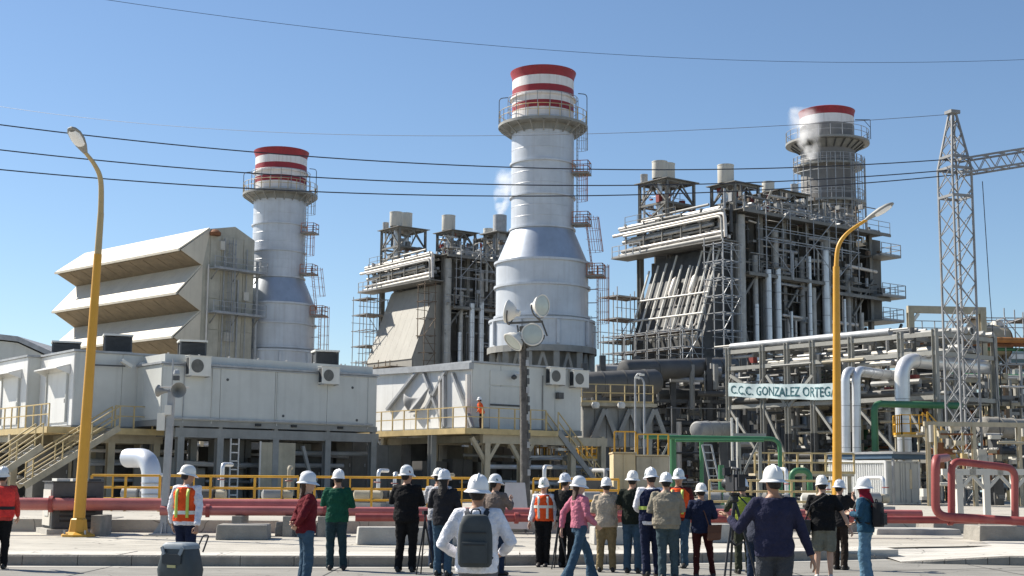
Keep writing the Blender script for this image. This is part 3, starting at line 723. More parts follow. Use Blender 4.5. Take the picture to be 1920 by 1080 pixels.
    railing(T, [(-2.35, W + 1.5, H - 2.9), (-2.35, W - 2.5, H - 2.9)], m_galv, 1.1, 1.1, r=.03)
    # inlet transition duct: sloping face towards the turbine
    zt, zb, ru = H - 3.2, H - 11.6, -3.4
    wa, wb = 1.3, W - 2.4
    b = MB(); b.prism([(0.7, wa, 4), (ru, wa, 4), (ru, wa, zb), (-.15, wa, zt), (0.7, wa, zt)], (0, wb - wa, 0)); b.build('inlet_duct', m_duct if clad else m_dark, T)
    sl = Vector((ru + .15, 0, zb - zt)); nrm = Vector((-(zt - zb), 0, abs(ru) - .15)).normalized()
    at = lambda f, wv, off=0: Vector((-.15, wv, zt)) + sl * f + nrm * off
    if clad:
        for i in range(7):
            wv = wa + (wb - wa) * (i + .0) / 7
            b = MB(); w1 = wa + (wb - wa) * (i + 1) / 7 - .02
            b.prism([at(0.02, wv, .03), at(1, wv, .03), at(1, w1, .03), at(0.02, w1, .03)], nrm * .05); b.build('cladding_sheet', m_duct, T)
        block('cladding_end', ru + .1, .2, wa - .12, wa - .06, 4, zb, m_duct, T)
    else:
        for i in range(9):
            wv = wa + .25 + (wb - wa - .5) * i / 8
            f0 = rnd.uniform(.0, .2); rod('duct_rib', at(f0, wv, .6), at(1.05, wv, .6), .10, m_acw, T)
            if i % 2: rod('duct_stub', at(.45, wv + .4, .3), at(rnd.uniform(.7, .9), wv + .4, .3), .07, m_pipew, T)
        for f in (.55, .78, 1.0): rod('duct_cross_tube', at(f, wa, .72), at(f, wb, .72), .09, m_acw, T)
        for wv in (wa + 2.6, wa + 5.2): 
            b = MB(); c = at(.42, wv, .4); b.tube([at(.3, wv, .45), at(.34, wv, .45), at(.5, wv, .5), at(.55, wv, .45)], [.08, .28, .28, .08], 10); b.build('insulation_bag', m_pipew, T)
        for wv in (wa + .9, wa + 3.3, wa + 6): 
            MB().pipe([at(.2, wv, .45), at(.9, wv, .45), at(.9, wv + 1.1, .45), at(.45, wv + 1.1, .45)], .07, .3, 8).build('drain_loop', m_pipew, T)
    # steam drums and vent towers on the roof
    for u in (4.2, 9.4, 14.4):
        b = MB(); b.tube([(u, 1.6, H + .5), (u, 1.9, H + .5), (u, W - 2.3, H + .5), (u, W - 2, H + .5)], [.5, .95, .95, .5], 18); b.build('steam_drum', m_pgrey, T)
    z2 = H + 3.6
    vent_tower(T, -.6, 3.0, W - 4.4, W - .6, H, H + 4.3, ((-.2, W - 3.0, .74, 1.7), (1.9, W - 1.9, .74, 2.0), (-.2, W - .8, .36, .8)), ms, seed)
    vent_tower(T, 3.2, 6.4, 3.4, 6.4, H, z2, ((3.9, 5.2, .78, 1.8),), ms, seed + 1)
    vent_tower(T, 8.6, 12.4, 2.6, 6.0, H, z2 - .2, ((9.2, 4.6, .6, 1.0), (11.6, 3.4, .35, .9)), ms, seed + 2)
    for i in range(26):
        u, wv = rnd.uniform(1, L - 1), rnd.uniform(.5, 7); rod('roof_pipe', (u, wv, H + rnd.uniform(.2, 1)), (u + rnd.uniform(-1, 3), wv + rnd.uniform(-2, 2), H + rnd.uniform(.4, 2.6)), rnd.uniform(.06, .16), rnd.choice([m_pgrey, m_galv, m_dark, m_lag]), T)
    for i in range(10):
        u, wv = rnd.uniform(0, L - 1), rnd.uniform(.2, 3); rod('roof_stub', (u, wv, H), (u, wv, H + rnd.uniform(1.2, 2.8)), rnd.uniform(.08, .15), rnd.choice([m_galv, m_lag, m_redp]), T)
    return T, F, H
hr2, F2, H2 = boiler(834, 478, 151.0, 'boiler with smooth beige sloping inlet duct, left of the middle stack', True, 11)
hr3, F3, H3 = boiler(1388, 394, 123.4, 'large boiler with pale ribs on its sloping inlet, in front of the grey stack', False, 23)
# right-hand wing of the big boiler with corner platforms and knee brace
for z, o in ((H3 - 2.2, 2.4), (H3 - 6.2, 3.0), (H3 - 8.6, 2.6)):
    block('corner_deck', 18.5, 19.2 + o, -1.5, 6, z - .15, z, m_steel, hr3)
    railing(hr3, [(18.6, -1.45, z), (19.2 + o, -1.45, z), (19.2 + o, 6, z)], m_galv, 1.15, 1.2)
for wv in (-1.3, 3): bar('knee_brace', (19.2, wv, H3 - 12.8), (21.6, wv, H3 - 8.9), .22, .22, m_dark, hr3)
block('stair_tower', 19.4, 21, .5, 4, H3 - 8.4, H3 - .4, m_casing, hr3)
# vent stack of the left boiler
V = F2.L(gp(937, 430, 158)); zz0, zz1 = gp(937, 440, 158).z, gp(937, 404, 158).z
MB().lathe([(.8, zz0 - 3), (.8, zz1), (.66, zz1), (.64, zz1 - .6)], 20, (V.x, V.y, 0)).build('vent_stack', m_galv, hr2)
for du in (-1.2, 1.2):
    for dv in (-1.2, 1.2): ibeam('tower_column', (V.x + du, V.y + dv, H2), (V.x + du, V.y + dv, zz0 + .2), .3, .3, m_steel, hr2)
block('tower_deck', V.x - 1.7, V.x + 1.7, V.y - 1.7, V.y + 1.7, zz0, zz0 + .12, m_steel, hr2)
# scaffolds
def scaffold_thing(fr, label, *a, **k):
    S = frame_thing('scaffold', label, 'scaffold', fr, 'scaffolds round the boilers'); scaffold(S, *a, **k); return S
scaffold_thing(F2, 'tall thin scaffold tower at the left edge of the beige sloping duct', -3.4, -.6, 10.8, 13.8, 4, H2 - 4, 1.5, 1.9, seed=3)
scaffold_thing(F2, 'scaffold bay climbing the right edge of the beige sloping duct', -2.6, -1.2, .2, 1.5, 4, H2 - 3.4, 1.2, 1.9, seed=4, mat=m_brown, planks=False)
scaffold_thing(F2, 'low scaffold with decks at the foot of the beige sloping duct', -6.4, -4.0, 1.0, 12.6, 4, H2 - 12.6, 2.2, 1.8, seed=5, mat=m_brown)
scaffold_thing(F3, 'open scaffold tower standing against the sky left of the ribbed inlet', -5.2, -1.9, 10.6, 13.0, 4, H3 - 7.2, 1.6, 2.0, seed=6)
scaffold_thing(F3, 'dense scaffold between the pale ribs and the corner column', -3.0, -.8, -.9, 1.4, 4, H3 - 3.4, 1.1, 1.5, seed=7, planks=False)
scaffold_thing(F3, 'broad scaffold below the pale ribs of the inlet', -6.6, -4.2, 0.6, 11.0, 4, H3 - 11.2, 1.5, 1.5, seed=8)
scaffold_thing(F3, 'fine scaffold on the near face of the right boiler, under its top deck', 2.0, 15.0, -1.5, -.6, H3 - 5.4, H3 + .4, 3.2, 2.9, seed=9, planks=False)
scaffold_thing(F2, 'fine scaffold on the near face of the left boiler, under its top deck', 1.0, 9.0, -1.5, -.6, H2 - 5.4, H2 + .4, 2.7, 2.9, seed=10, planks=False)
# ================================================================== electrical modules on steel legs
FL = 4.3                                                   # floor level of the modules
def module(name, label, fr, u0, u1, w0, w1, z0, z1, wall, fascia=0.0, mat_front=None, seams=6):
    T = frame_thing(name, label, 'equipment module', fr, 'electrical modules on steel legs')
    block('shell', u0, u1, w0, w1, z0, z1, wall, T)
    # front sheets with recessed joints between them
    n = seams; d = (u1 - u0) / n
    for i in range(n): block('wall_panel', u0 + d * i + .012, u0 + d * (i + 1) - .012, w0 - .05, w0, z0 + .14, z1 - .03, mat_front or wall, T)  # white modules get greyer fronts: shade put into the paint
    m = max(2, round((w1 - w0) / 1.9)); d = (w1 - w0) / m
    for i in range(m): block('wall_panel', u0 - .05, u0, w0 + d * i + .012, w0 + d * (i + 1) - .012, z0 + .14, z1 - .03, wall, T)
    block('base_rail', u0 - .09, u1 + .04, w0 - .09, w1, z0 - .16, z0 + .12, m_steel, T)
    block('roof_edge', u0 - .14, u1 + .1, w0 - .14, w1 + .1, z1, z1 + .1, m_galv, T)
    if fascia:
        block('roof_fascia', u0 + .2, u1 - .1, w0 + .25, w1 - .2, z1 + .1, z1 + .1 + fascia, wall, T)
        for i in range(8):
            u = u0 + .4 + (u1 - u0 - .8) * i / 7
            rod('roof_bolt', (u, w0 + .35, z1 + .1 + fascia), (u, w0 + .35, z1 + .17 + fascia), .05, m_pipew, T)
    return T
def hooded_door(T, fr, u, w0, w1, z0, z1, mat=m_ewhite):
    """door on an end wall (plane u), with a rain hood and frame"""
    o = block('door', u - .1, u - .05, w0, w1, z0, z1, mat, T)
    for a in (w0 - .09, w1 + .02): block('door_frame', u - .17, u - .06, a, a + .07, z0, z1 + .05, m_ehouse, T)
    b = MB(); b.prism([(u - .06, w0 - .25, z1 + .32), (u - .75, w0 - .25, z1 + .12), (u - .75, w1 + .25, z1 + .12), (u - .06, w1 + .25, z1 + .32)], (0, 0, .05)); b.build('rain_hood', mat, T)
    for a in (w0 - .25, w1 + .2):
        b = MB(); b.prism([(u - .06, a, z1 + .3), (u - .75, a, z1 + .11), (u - .06, a, z1 - .15)], (0, .04, 0)); b.build('hood_cheek', mat, T)
    block('door_handle', u - .15, u - .1, w0 + .1, w0 + .16, z0 + .95, z0 + 1.15, m_dark, T)
def wall_ac(fr, label, u, w, z, s=1.0, group='split air conditioner outdoor units'):
    T = thing('air_conditioner', label, 'air conditioner', tuple(fr.W(u, w, z)), fr.phi, group)
    wd, h, d = .92 * s, .78 * s, .36 * s
    bevel(block('casing', -wd / 2, wd / 2, -d - .1, -.1, 0, h, m_acw, T), .02)
    MB().lathe([(.27 * s, -.02), (.29 * s, 0), (.29 * s, .012), (.27 * s, .012)], 24).build('fan_ring', m_acw, T).matrix_local = Matrix.Translation((-.12 * s, -d - .1, h * .5)) @ Matrix.Rotation(math.pi / 2, 4, 'X')
    MB().lathe([(.0, 0), (.265 * s, 0.0), (.265 * s, .006), (0, .006)], 24).build('fan_grille', m_fan, T).matrix_local = Matrix.Translation((-.12 * s, -d - .103, h * .5)) @ Matrix.Rotation(math.pi / 2, 4, 'X')
    block('side_louvre', -wd / 2 - .004, -wd / 2, -d - .05, -.15, .08, h - .08, m_grille, T)
    for a in (-wd / 2 + .06, wd / 2 - .1): b = MB(); b.box(a, a + .04, -d - .14, 0, -.05, -.005); b.box(a, a + .04, -.04, 0, -.45, -.05); b.build('bracket', m_galv, T)
    block('top_cover', -wd / 2 - .03, wd / 2 + .03, -d - .14, -.06, h, h + .03, m_acw, T)
    return T
def roof_condenser(label, p, rz, wd, dp, h):
    T = thing('rooftop_condenser', label, 'condenser', tuple(p), rz, 'rooftop condensers on the modules')
    for a in (-wd / 2, wd / 2 - .08):
        for c in (-dp / 2, dp / 2 - .08): block('corner_post', a, a + .08, c, c + .08, 0, h, m_dark, T)
    block('coil', -wd / 2 + .05, wd / 2 - .05, -dp / 2 + .05, dp / 2 - .05, .06, h - .04, m_grille, T)
    for i in range(12):
        z = .1 + (h - .2) * i / 11
        block('louvre_slat', -wd / 2 + .085, wd / 2 - .085, -dp / 2 + .0, -dp / 2 + .05, z, z + .025, m_dark, T)
    bevel(block('top_cover', -wd / 2 - .05, wd / 2 + .05, -dp / 2 - .05, dp / 2 + .05, h, h + .1, m_acw, T), .03)
    block('base_tray', -wd / 2 - .03, wd / 2 + .03, -dp / 2 - .03, dp / 2 + .03, 0, .06, m_galv, T)
    return T

Fd = Frame(gp(885, 700, 74.0))
Fb = Frame(gp(305, 700, 67.6))
Fa = Frame(gp(140, 700, 68.0))
F1 = Frame(gp(53, 700, 71.4))
LB = Fb.L(gp(706, 700, 75.1)).x
zbt = 7.15
md = module('equipment_module', 'grey module with lit white end wall, braces and a hanging tarp, behind the floodlight mast', Fd, 0, 7.6, 0, 9.6, FL, 7.85, m_ewhite, 0, m_ehouse, 4)
mb = module('equipment_module', 'long plain grey module in the middle left with two wall air conditioners', Fb, 0, LB, 0, 6.5, FL, zbt, m_ehouse, .42, None, 4)
ma = module('equipment_module', 'white module with a single hooded door behind the left lamp post', Fa, 0, 4.8, 0, 5.2, FL - .3, 7.75, m_ewhite, 0, m_ehouse, 2)
m1 = module('equipment_module', 'leftmost white module with a hooded door cut by the frame edge', F1, 0, 3.6, 0, 6.0, FL - .3, 7.75, m_ewhite, 0, m_ehouse, 1)
wa, wb_ = Fa.fw(128, 740, 0).y, Fa.fw(92, 740, 0).y
hooded_door(ma, Fa, 0, min(wa, wb_), max(wa, wb_), FL, FL + 2.5)
wa, wb_ = F1.fw(38, 740, 0).y, F1.fw(8, 740, 0).y
hooded_door(m1, F1, 0, min(wa, wb_), max(wa, wb_), FL, FL + 2.5)
# front doors and boxes of the modules
uu0, uu1 = Fd.fu(917, 750).x, Fd.fu(972, 750).x
block('door', uu0, uu1, -.1, -.052, FL + .02, FL + 2.35, m_ehouse, md)
block('transom_panel', uu0, uu1, -.1, -.052, FL + 2.42, FL + 3.2, m_ehouse, md)
bar('door_rail', (uu0, -.12, FL + 1.35), (uu1, -.12, FL + 1.35), .05, .1, m_dark, md)
bar('door_frame', (uu1 + .08, -.12, FL), (uu1 + .08, -.12, FL + 2.4), .06, .1, m_steel, md)
b = MB(); b.pipe([(uu1 + .3, -.1, FL + 1.0), (uu1 + .3, -.35, FL + 3.0), (uu1 - .5, -.4, FL + 3.1)], .045, .3, 8); b.build('lamp_arm', m_pipe, md)
b = MB(); b.lathe([(0, -.16), (.14, -.1), (.17, 0), (.05, .12), (0, .12)], 14, (uu1 - .62, -.4, FL + 2.9)); b.build('lamp_globe', m_dark, md)
u = Fd.fu(1045, 742).x; block('wall_speaker', u - .18, u + .18, -.35, -.06, FL + 1.85, FL + 2.2, m_dark, md)
bar('conduit', (Fd.fu(1016, 700).x, -.08, FL), (Fd.fu(1016, 700).x, -.08, 7.4), .06, .06, m_steel, md)
# diagonal braces leaning on the white end wall, standing on the walkway
def endw(px, py, u=-.18): return Fd.fw(px, py, u)
for (a, c) in (((726, 768), (787, 690)), ((800, 765), (840, 688)), ((795, 700), (832, 800)), ((849, 700), (886, 800)), ((826, 705), (826, 800)), ((833, 705), (833, 800)), ((877, 702), (877, 800))):
    p, q = endw(*a), endw(*c); bar('prop', p, q, .2, .16, m_galv if a[0] not in (877, 826) else m_pipew, md)
bar('top_rail', endw(640, 702), endw(884, 686), .3, .34, m_galv, md)
tp = thing('tarpaulin', 'grey tarpaulin slung between the props on the white end wall', 'tarpaulin', tuple(Fd.O), Fd.phi)
c00, c10, c01, c11 = endw(757, 738, -.34), endw(806, 724, -.34), endw(760, 768, -.34), endw(785, 768, -.34)
b = MB(); n = 12; vs = []
for j in range(n + 1):
    for i in range(n + 1):
        s, t = i / n, j / n
        p = (c00.lerp(c10, s)).lerp(c01.lerp(c11, s), t)
        sag = 4 * s * (1 - s) * (1 - t * .6)
        p = p + Vector((-.10 * math.sin(s * 9 + t * 4) * (.4 + t), 0, -.42 * sag))
        vs.append(p)
b.add(vs, [(j * (n + 1) + i, j * (n + 1) + i + 1, (j + 1) * (n + 1) + i + 1, (j + 1) * (n + 1) + i) for j in range(n) for i in range(n)], True)
o = b.build('tarp_sheet', m_tarp, tp); o.modifiers.new('solid', 'SOLIDIFY').thickness = .02
# air conditioners and condensers
def on_b(px, py): return Fb.fu(px, py)
p = on_b(366, 706); wall_ac(Fb, 'wall air conditioner above the loudspeaker post', p.x, 0, p.z, 1.25)
p = on_b(611, 721); wall_ac(Fb, 'wall air conditioner under the right rooftop condenser', p.x, 0, p.z, 1.15)
p = Fd.fu(1035, 722); wall_ac(Fd, 'left of the paired wall air conditioners right of the floodlight mast', p.x, 0, p.z, 1.2)
p = Fd.fu(1079, 727); wall_ac(Fd, 'right of the paired wall air conditioners at the module corner', p.x, 0, p.z, 1.2)
def cond(label, x0, x1, ytop, ybot, Y, dp=1.5):
    p, q, t = gp(x0, ybot, Y), gp(x1, ybot, Y), gp(x0, ytop, Y)
    roof_condenser(label, (p.x + q.x) / 2 * Vector((1, 0, 0)) + Vector((0, Y + dp / 2, p.z)), R(20), (q.x - p.x) * .82, dp * .7, (t.z - p.z) - .1)
cond('rooftop condenser left of the lamp post, partly behind the white door module', 84, 146, 638, 662, 74)
cond('rooftop condenser just right of the left lamp post', 181, 243, 625, 660, 71.5)
cond('rooftop condenser above the loudspeaker post', 323, 383, 636, 672, 70.5)
cond('rooftop condenser at the right end of the long grey module', 579, 633, 655, 688, 76)
for x0, x1, y, Yv in ((181, 243, 660, 71.5), (323, 383, 672, 70.5), (579, 633, 688, 76)):      # grey plinths they stand on
    p, q = gp(x0 + 4, y, Yv), gp(x1 - 4, y, Yv)
    block('condenser_plinth', *sorted((Fb.L(p).x, Fb.L(q).x)), Fb.L(p).y + .1, Fb.L(p).y + 1.2, zbt + .1, p.z - .01, m_ehouse, mb)
for px in (482, 549, 636): block('lug', on_b(px, 798).x - .16, on_b(px, 798).x + .16, -.16, -.09, FL - .05, FL + .08, m_black, mb)
for px, py_ in ((660, 727), (668, 788), (426, 712), (530, 780)): MB().lathe([(0, 0), (.07, 0), (.07, .02), (0, .02)], 12).build('vent_cap', m_dark, mb).matrix_local = Matrix.Translation((on_b(px, py_).x, -.05, on_b(px, py_).z)) @ Matrix.Rotation(math.pi / 2, 4, 'X')
for px in (345, 398, 520, 690): bar('conduit', (on_b(px, 700).x, -.08, FL), (on_b(px, 700).x, -.08, zbt - .1), .035, .04, m_ehouse if px != 345 else m_galv, mb)
bar('drip_rail', (0, -.09, zbt - .06), (LB, -.09, zbt - .06), .08, .05, m_galv, mb)
bar('cable_tray', (.3, -.16, FL + .22), (LB - .3, -.16, FL + .22), .12, .08, m_galv, mb)
for i in range(14): rod('roof_bolt', (LB * (i + .5) / 14, .1, zbt + .1), (LB * (i + .5) / 14, .1, zbt + .16), .035, m_acw, mb)
# floodlight bracket, cabinet and small gear on the front of the white door module
p = Fa.fu(235, 682, -.3); b = MB(); b.beam((p.x - 1.6, -.06, p.z - .15), (p.x - 1.6, -.35, p.z - .15), .06); b.beam((p.x - 1.7, -.3, p.z - .15), (p.x, -.3, p.z - .12), .07); b.build('lamp_bracket', m_dark, ma)
b = MB(); b.box(-.3, .3, -.13, .13, -.08, .08, Matrix.Translation((p.x, -.45, p.z)) @ Matrix.Rotation(.5, 4, 'Y')); b.build('wall_floodlight', m_acw, ma)
p = Fa.fu(295, 700, -.3)
for i in range(3): block('breaker_box', p.x - .9 + i * .5, p.x - .48 + i * .5, -.4, -.06, p.z - .6, p.z + .5, m_ewhite, ma)
for i in range(4): bar('louvre_post', (Fa.fu(266 + i * 7, 690).x, -.1, FL), (Fa.fu(266 + i * 7, 690).x, -.1, 7.1), .07, .07, m_dark, ma)
bar('louvre_head', (Fa.fu(264, 690).x, -.12, 7.1), (Fa.fu(300, 690).x, -.12, 7.1), .08, .12, m_steel, ma)

# ------------------------------------------------------------------ steel below the modules
def understory(label, fr, cols, w0, w1, z1, mat, rows=2, seed=0, tubes=True):
    rnd = random.Random(seed)
    T = frame_thing('steel_support_frame', label, 'steel frame', fr, 'steel frames under the modules')
    for wv in np.linspace(w0 + .2, w1 - .3, rows):
        for u in cols:
            ibeam('column', (u, wv, .5), (u, wv, z1 - .5), .34, .34, mat, T)
            block('base_plate', u - .3, u + .3, wv - .3, wv + .3, .5, .54, mat, T)
            bar('stub', (u, wv, z1 - .1), (u, wv, z1 + .0), .2, .3, mat, T)
        bar('main_beam', (cols[0] - .3, wv, z1 - .32), (cols[-1] + .3, wv, z1 - .32), .28, .46, mat, T)
    for u in cols: bar('cross_beam', (u, w0 + .2, z1 - .3), (u, w1 - .3, z1 - .3), .2, .36, mat, T)
    if tubes:
        for z in (2.9, 2.35, 1.5):
            for wv in (w0 + 1.0, w0 + 2.2, w0 + 3.4):
                a = rnd.uniform(cols[0], cols[-1] - 3)
                rod('service_pipe', (a, wv, z + rnd.uniform(-.1, .1)), (a + rnd.uniform(3, 7), wv, z + rnd.uniform(-.1, .1)), rnd.uniform(.07, .14), rnd.choice([m_pgrey, m_pipew, m_galv, m_pipe]), T)
    return T
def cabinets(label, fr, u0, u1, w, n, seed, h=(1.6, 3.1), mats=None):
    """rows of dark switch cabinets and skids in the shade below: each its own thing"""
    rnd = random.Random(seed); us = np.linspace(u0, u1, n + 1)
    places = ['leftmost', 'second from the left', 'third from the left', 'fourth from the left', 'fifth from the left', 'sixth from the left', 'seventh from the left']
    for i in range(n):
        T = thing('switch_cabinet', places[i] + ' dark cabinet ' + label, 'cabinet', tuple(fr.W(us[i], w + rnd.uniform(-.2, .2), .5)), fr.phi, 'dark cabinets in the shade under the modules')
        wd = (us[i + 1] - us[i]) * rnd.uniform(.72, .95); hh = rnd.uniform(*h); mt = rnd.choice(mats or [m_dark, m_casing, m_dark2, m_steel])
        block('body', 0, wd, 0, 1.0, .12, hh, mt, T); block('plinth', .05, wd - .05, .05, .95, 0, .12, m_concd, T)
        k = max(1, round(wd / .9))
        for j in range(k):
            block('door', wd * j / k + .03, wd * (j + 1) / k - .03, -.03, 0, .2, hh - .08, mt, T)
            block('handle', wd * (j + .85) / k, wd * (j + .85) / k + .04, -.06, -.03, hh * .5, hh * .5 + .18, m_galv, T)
ub = [Fb.fu(x, 840).x for x in (338, 412, 516, 614, 700)]
sb = understory('grey columns and beams carrying the long plain module', Fb, ub, -.1, 6.5, FL - .15, m_steel, 3, 5)
block('service_panel', Fb.fu(487, 850).x, Fb.fu(553, 850).x, -.05, .05, .75, 3.45, m_tan, sb)
bar('panel_edge', (Fb.fu(486, 850).x, -.1, .6), (Fb.fu(486, 850).x, -.1, 3.5), .08, .08, m_pipew, sb)
bar('diagonal_brace', (Fb.fu(566, 830).x, -.1, 3.3), (Fb.fu(592, 890).x, -.1, .6), .16, .16, m_steel, sb)
b = MB(); u = Fb.fu(437, 850).x
for k in (-.22, .22): b.beam((u + k, -.15, .6), (u + k, -.15, 3.6), .06)
for z in np.arange(.8, 3.6, .42): b.beam((u - .22, -.15, z), (u + .22, -.15, z), .06)
b.build('cable_ladder', m_pipew, sb)
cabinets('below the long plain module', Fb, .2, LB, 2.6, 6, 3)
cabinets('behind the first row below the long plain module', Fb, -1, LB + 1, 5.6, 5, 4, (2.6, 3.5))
ud = [Fd.fu(x, 850).x for x in (890, 956, 1050)]
sd_ = understory('pale columns with Y braces below the walkway of the tarp module', Fd, [ud[0], ud[1], ud[2], ud[2] + 2.2], -1.2, 9.0, FL - .2, m_tan, 3, 9)
for u in (ud[0], ud[1]):
    for k in (-1, 1): bar('y_brace', (u, -1.0, 2.5), (u + k * .95, -1.0, 3.85), .2, .2, m_tan, sd_)
wd_ = [Fd.fw(x, 850, -1.2).y for x in (700, 810)]
for wv in wd_: ibeam('column', (-1.2, wv, .5), (-1.2, wv, FL - .3), .34, .34, m_steel, sd_)
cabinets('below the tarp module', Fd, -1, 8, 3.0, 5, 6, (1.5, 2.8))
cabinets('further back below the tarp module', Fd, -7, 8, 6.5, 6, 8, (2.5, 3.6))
ua = [Fa.fu(x, 850).x for x in (160, 205, 290)]
sa_ = understory('pale columns below the white door module by the stair', Fa, ua, -.3, 5.2, FL - .45, m_tan, 3, 13)
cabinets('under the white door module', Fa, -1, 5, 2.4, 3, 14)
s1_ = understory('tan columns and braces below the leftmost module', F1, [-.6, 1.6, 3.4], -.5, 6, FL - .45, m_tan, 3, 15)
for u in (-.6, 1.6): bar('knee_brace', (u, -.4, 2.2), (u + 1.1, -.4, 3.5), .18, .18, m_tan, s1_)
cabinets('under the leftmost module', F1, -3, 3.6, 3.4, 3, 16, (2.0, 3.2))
# electrical odds and ends hanging under the walkway (bright cable trays and boxes)
for i in range(22):
    u = random.uniform(-1.1, 6.5); wv = random.uniform(-1.1, -.2); z = random.uniform(3.25, 3.85)
    block('tray_box', u, u + random.uniform(.2, .9), wv, wv + .25, z, z + random.uniform(.08, .22), random.choice([m_pipew, m_acw, m_galv, m_tan]), sd_)

# ------------------------------------------------------------------ yellow walkways and stairs
def walkway(label, fr, rects, rails, zf, mat=m_yelp, deck=m_tan):
    T = frame_thing('walkway', label, 'walkway', fr, 'yellow railed walkways')
    for (u0, u1, w0, w1) in rects:
        block('grating', u0, u1, w0, w1, zf - .05, zf, m_galv, T)
        for e in (((u0, w0), (u1, w0)), ((u0, w0), (u0, w1)), ((u1, w0), (u1, w1))):
            bar('edge_channel', (*e[0], zf - .14), (*e[1], zf - .14), .08, .3, mat, T)
    for r in rails: railing(T, [(*p, zf) for p in r], mat, 1.1, 1.15, r=.026, posts_parts=True, toe=False)
    return T
uE = Fd.fu(1046, 800, -1.3).x
walkway('yellow railed walkway round the tarp module, where a worker stands', Fd, [(-1.3, uE, -1.3, -.1), (-1.3, -.1, -.1, 9.6)], [[(-1.25, 9.3), (-1.25, -1.25), (uE - .8, -1.25)]], FL)
wA = walkway('pale railed walkway before the doors of the two white modules', Fa, [(-1.5, -.12, -.9, 9.5), (-.1, 4.6, -1.2, -.12)], [[(-1.45, 9.0), (-1.45, -.85)], [(1.7, -1.15), (4.6, -1.15)]], FL - .3)
def stair(label, fr, p_top, p_bot, wd, mat=m_yelp, smat=m_tan, name='stair'):
    T = frame_thing(name, label, 'stair', fr, 'yellow railed stairs')
    a, c = Vector(p_top), Vector(p_bot); d = c - a; hz = Vector((d.x, d.y, 0)).normalized(); sdv = Vector((-hz.y, hz.x, 0))
    n = max(3, int(abs(d.z) / .2))
    for k in (-.5, .5):
        bar('stringer', a + sdv * wd * k, c + sdv * wd * k, .08, .3, smat, T)
        for zz in (.55, 1.05): rod('handrail', a + sdv * wd * k + Vector((0, 0, zz)), c + sdv * wd * k + Vector((0, 0, zz)), .035, mat, T)
        for i in range(0, n + 1, 4): q = a + d * (i / n) + sdv * wd * k; bar('baluster', q, q + Vector((0, 0, 1.05)), .05, .05, mat, T)
    for i in range(n): q = a + d * ((i + .5) / n); bar('tread', q - sdv * wd / 2, q + sdv * wd / 2, .26, .05, m_galv, T)
    return T
t0 = Fa.fu(208, 797, -1.1); t1 = Fa.fu(92, 872, -1.1)
stair('yellow railed stair descending left behind the left lamp post', Fa, (t0.x, -1.7, FL - .3), (t0.x - 4.4, -1.7, FL - 3.1), 1.0)
t2 = Fa.fu(62, 822, -2.2)
stair('lower stair flight with yellow rails at the left frame edge', Fa, (t2.x, -3.0, 3.0), (t2.x - 3.4, -3.0, .55), 1.0)
stair('grey stair with yellow rails right of the tarp module', Fd, (uE + .1, -.7, FL), (uE + 3.9, -.7, .55), 1.0, m_yelp, m_steel)
# yellow lattice of railings beyond the stair
for i, (px, py, Yv, lab) in enumerate(((1085, 840, 80, 'cluster of yellow rails right of the grey stair'), (1130, 835, 84, 'yellow rails on the low landing before the V braced box'))):
    O = gp(px, py, Yv); fr = Frame(O)
    T = frame_thing('access_landing', lab, 'landing', fr, 'yellow railed landings')
    z = O.z - .6
    block('deck', -1.3, 1.6, -.2, 2.4, z - .1, z, m_tan, T)
    railing(T, [(-1.3, 2.4, z), (-1.3, -.2, z), (1.6, -.2, z), (1.6, 2.4, z)], m_yel, 1.1, .42, r=.025)
    for a in (-1.2, 1.5):
        for c in (0, 2.2): ibeam('leg', (a, c, .5), (a, c, z - .1), .18, .18, m_tan, T)

# ------------------------------------------------------------------ V braced box and dark vessels behind
Fv = Frame(gp(1095, 800, 82.0), R(12))
T = frame_thing('braced_duct_box', 'grey box with three steel V braces and yellow rail on top', 'duct box', Fv)
uz = lambda x, y: Fv.fu(x, y)
uR = uz(1226, 800).x; zb0, zt0 = uz(1150, 838).z, uz(1150, 762).z
block('shell', 0, uR, .3, 5, zb0, zt0, m_steel, T)
for i in range(6): block('shell_panel', uR * i / 6 + .02, uR * (i + 1) / 6 - .02, .22, .3, zb0 + .05, zt0 - .1, m_steel, T)
for xa, xb, xc in ((1110, 1133, 1156), (1158, 1180, 1202), (1204, 1226, 1248)):
    for (p, q) in (((xa, 822), (xb, 768)), ((xc, 822), (xb + 2, 768))):
        A_, B_ = uz(*p), uz(*q); bar('v_brace', (A_.x, .0, A_.z), (B_.x, .0, B_.z), .26, .26, m_steel, T)
block('cap_beam', -.2, uR + .2, -.1, .5, zt0, zt0 + .2, m_tan, T)
railing(T, [(-.1, .1, zt0 + .2), (uR, .1, zt0 + .2)], m_yelp, 1.1, .9)
for u in np.linspace(.2, uR - .2, 4): ibeam('leg', (u, .6, .5), (u, .6, zb0), .34, .34, m_dark, T)
for px in (1115, 1163): 
    p = uz(px, 760); b = MB(); b.lathe([(0, -.22), (.2, -.18), (.26, 0), (.2, .16), (0, .2)], 14, (p.x, -.2, p.z)); b.build('white_lamp', m_acw, T)
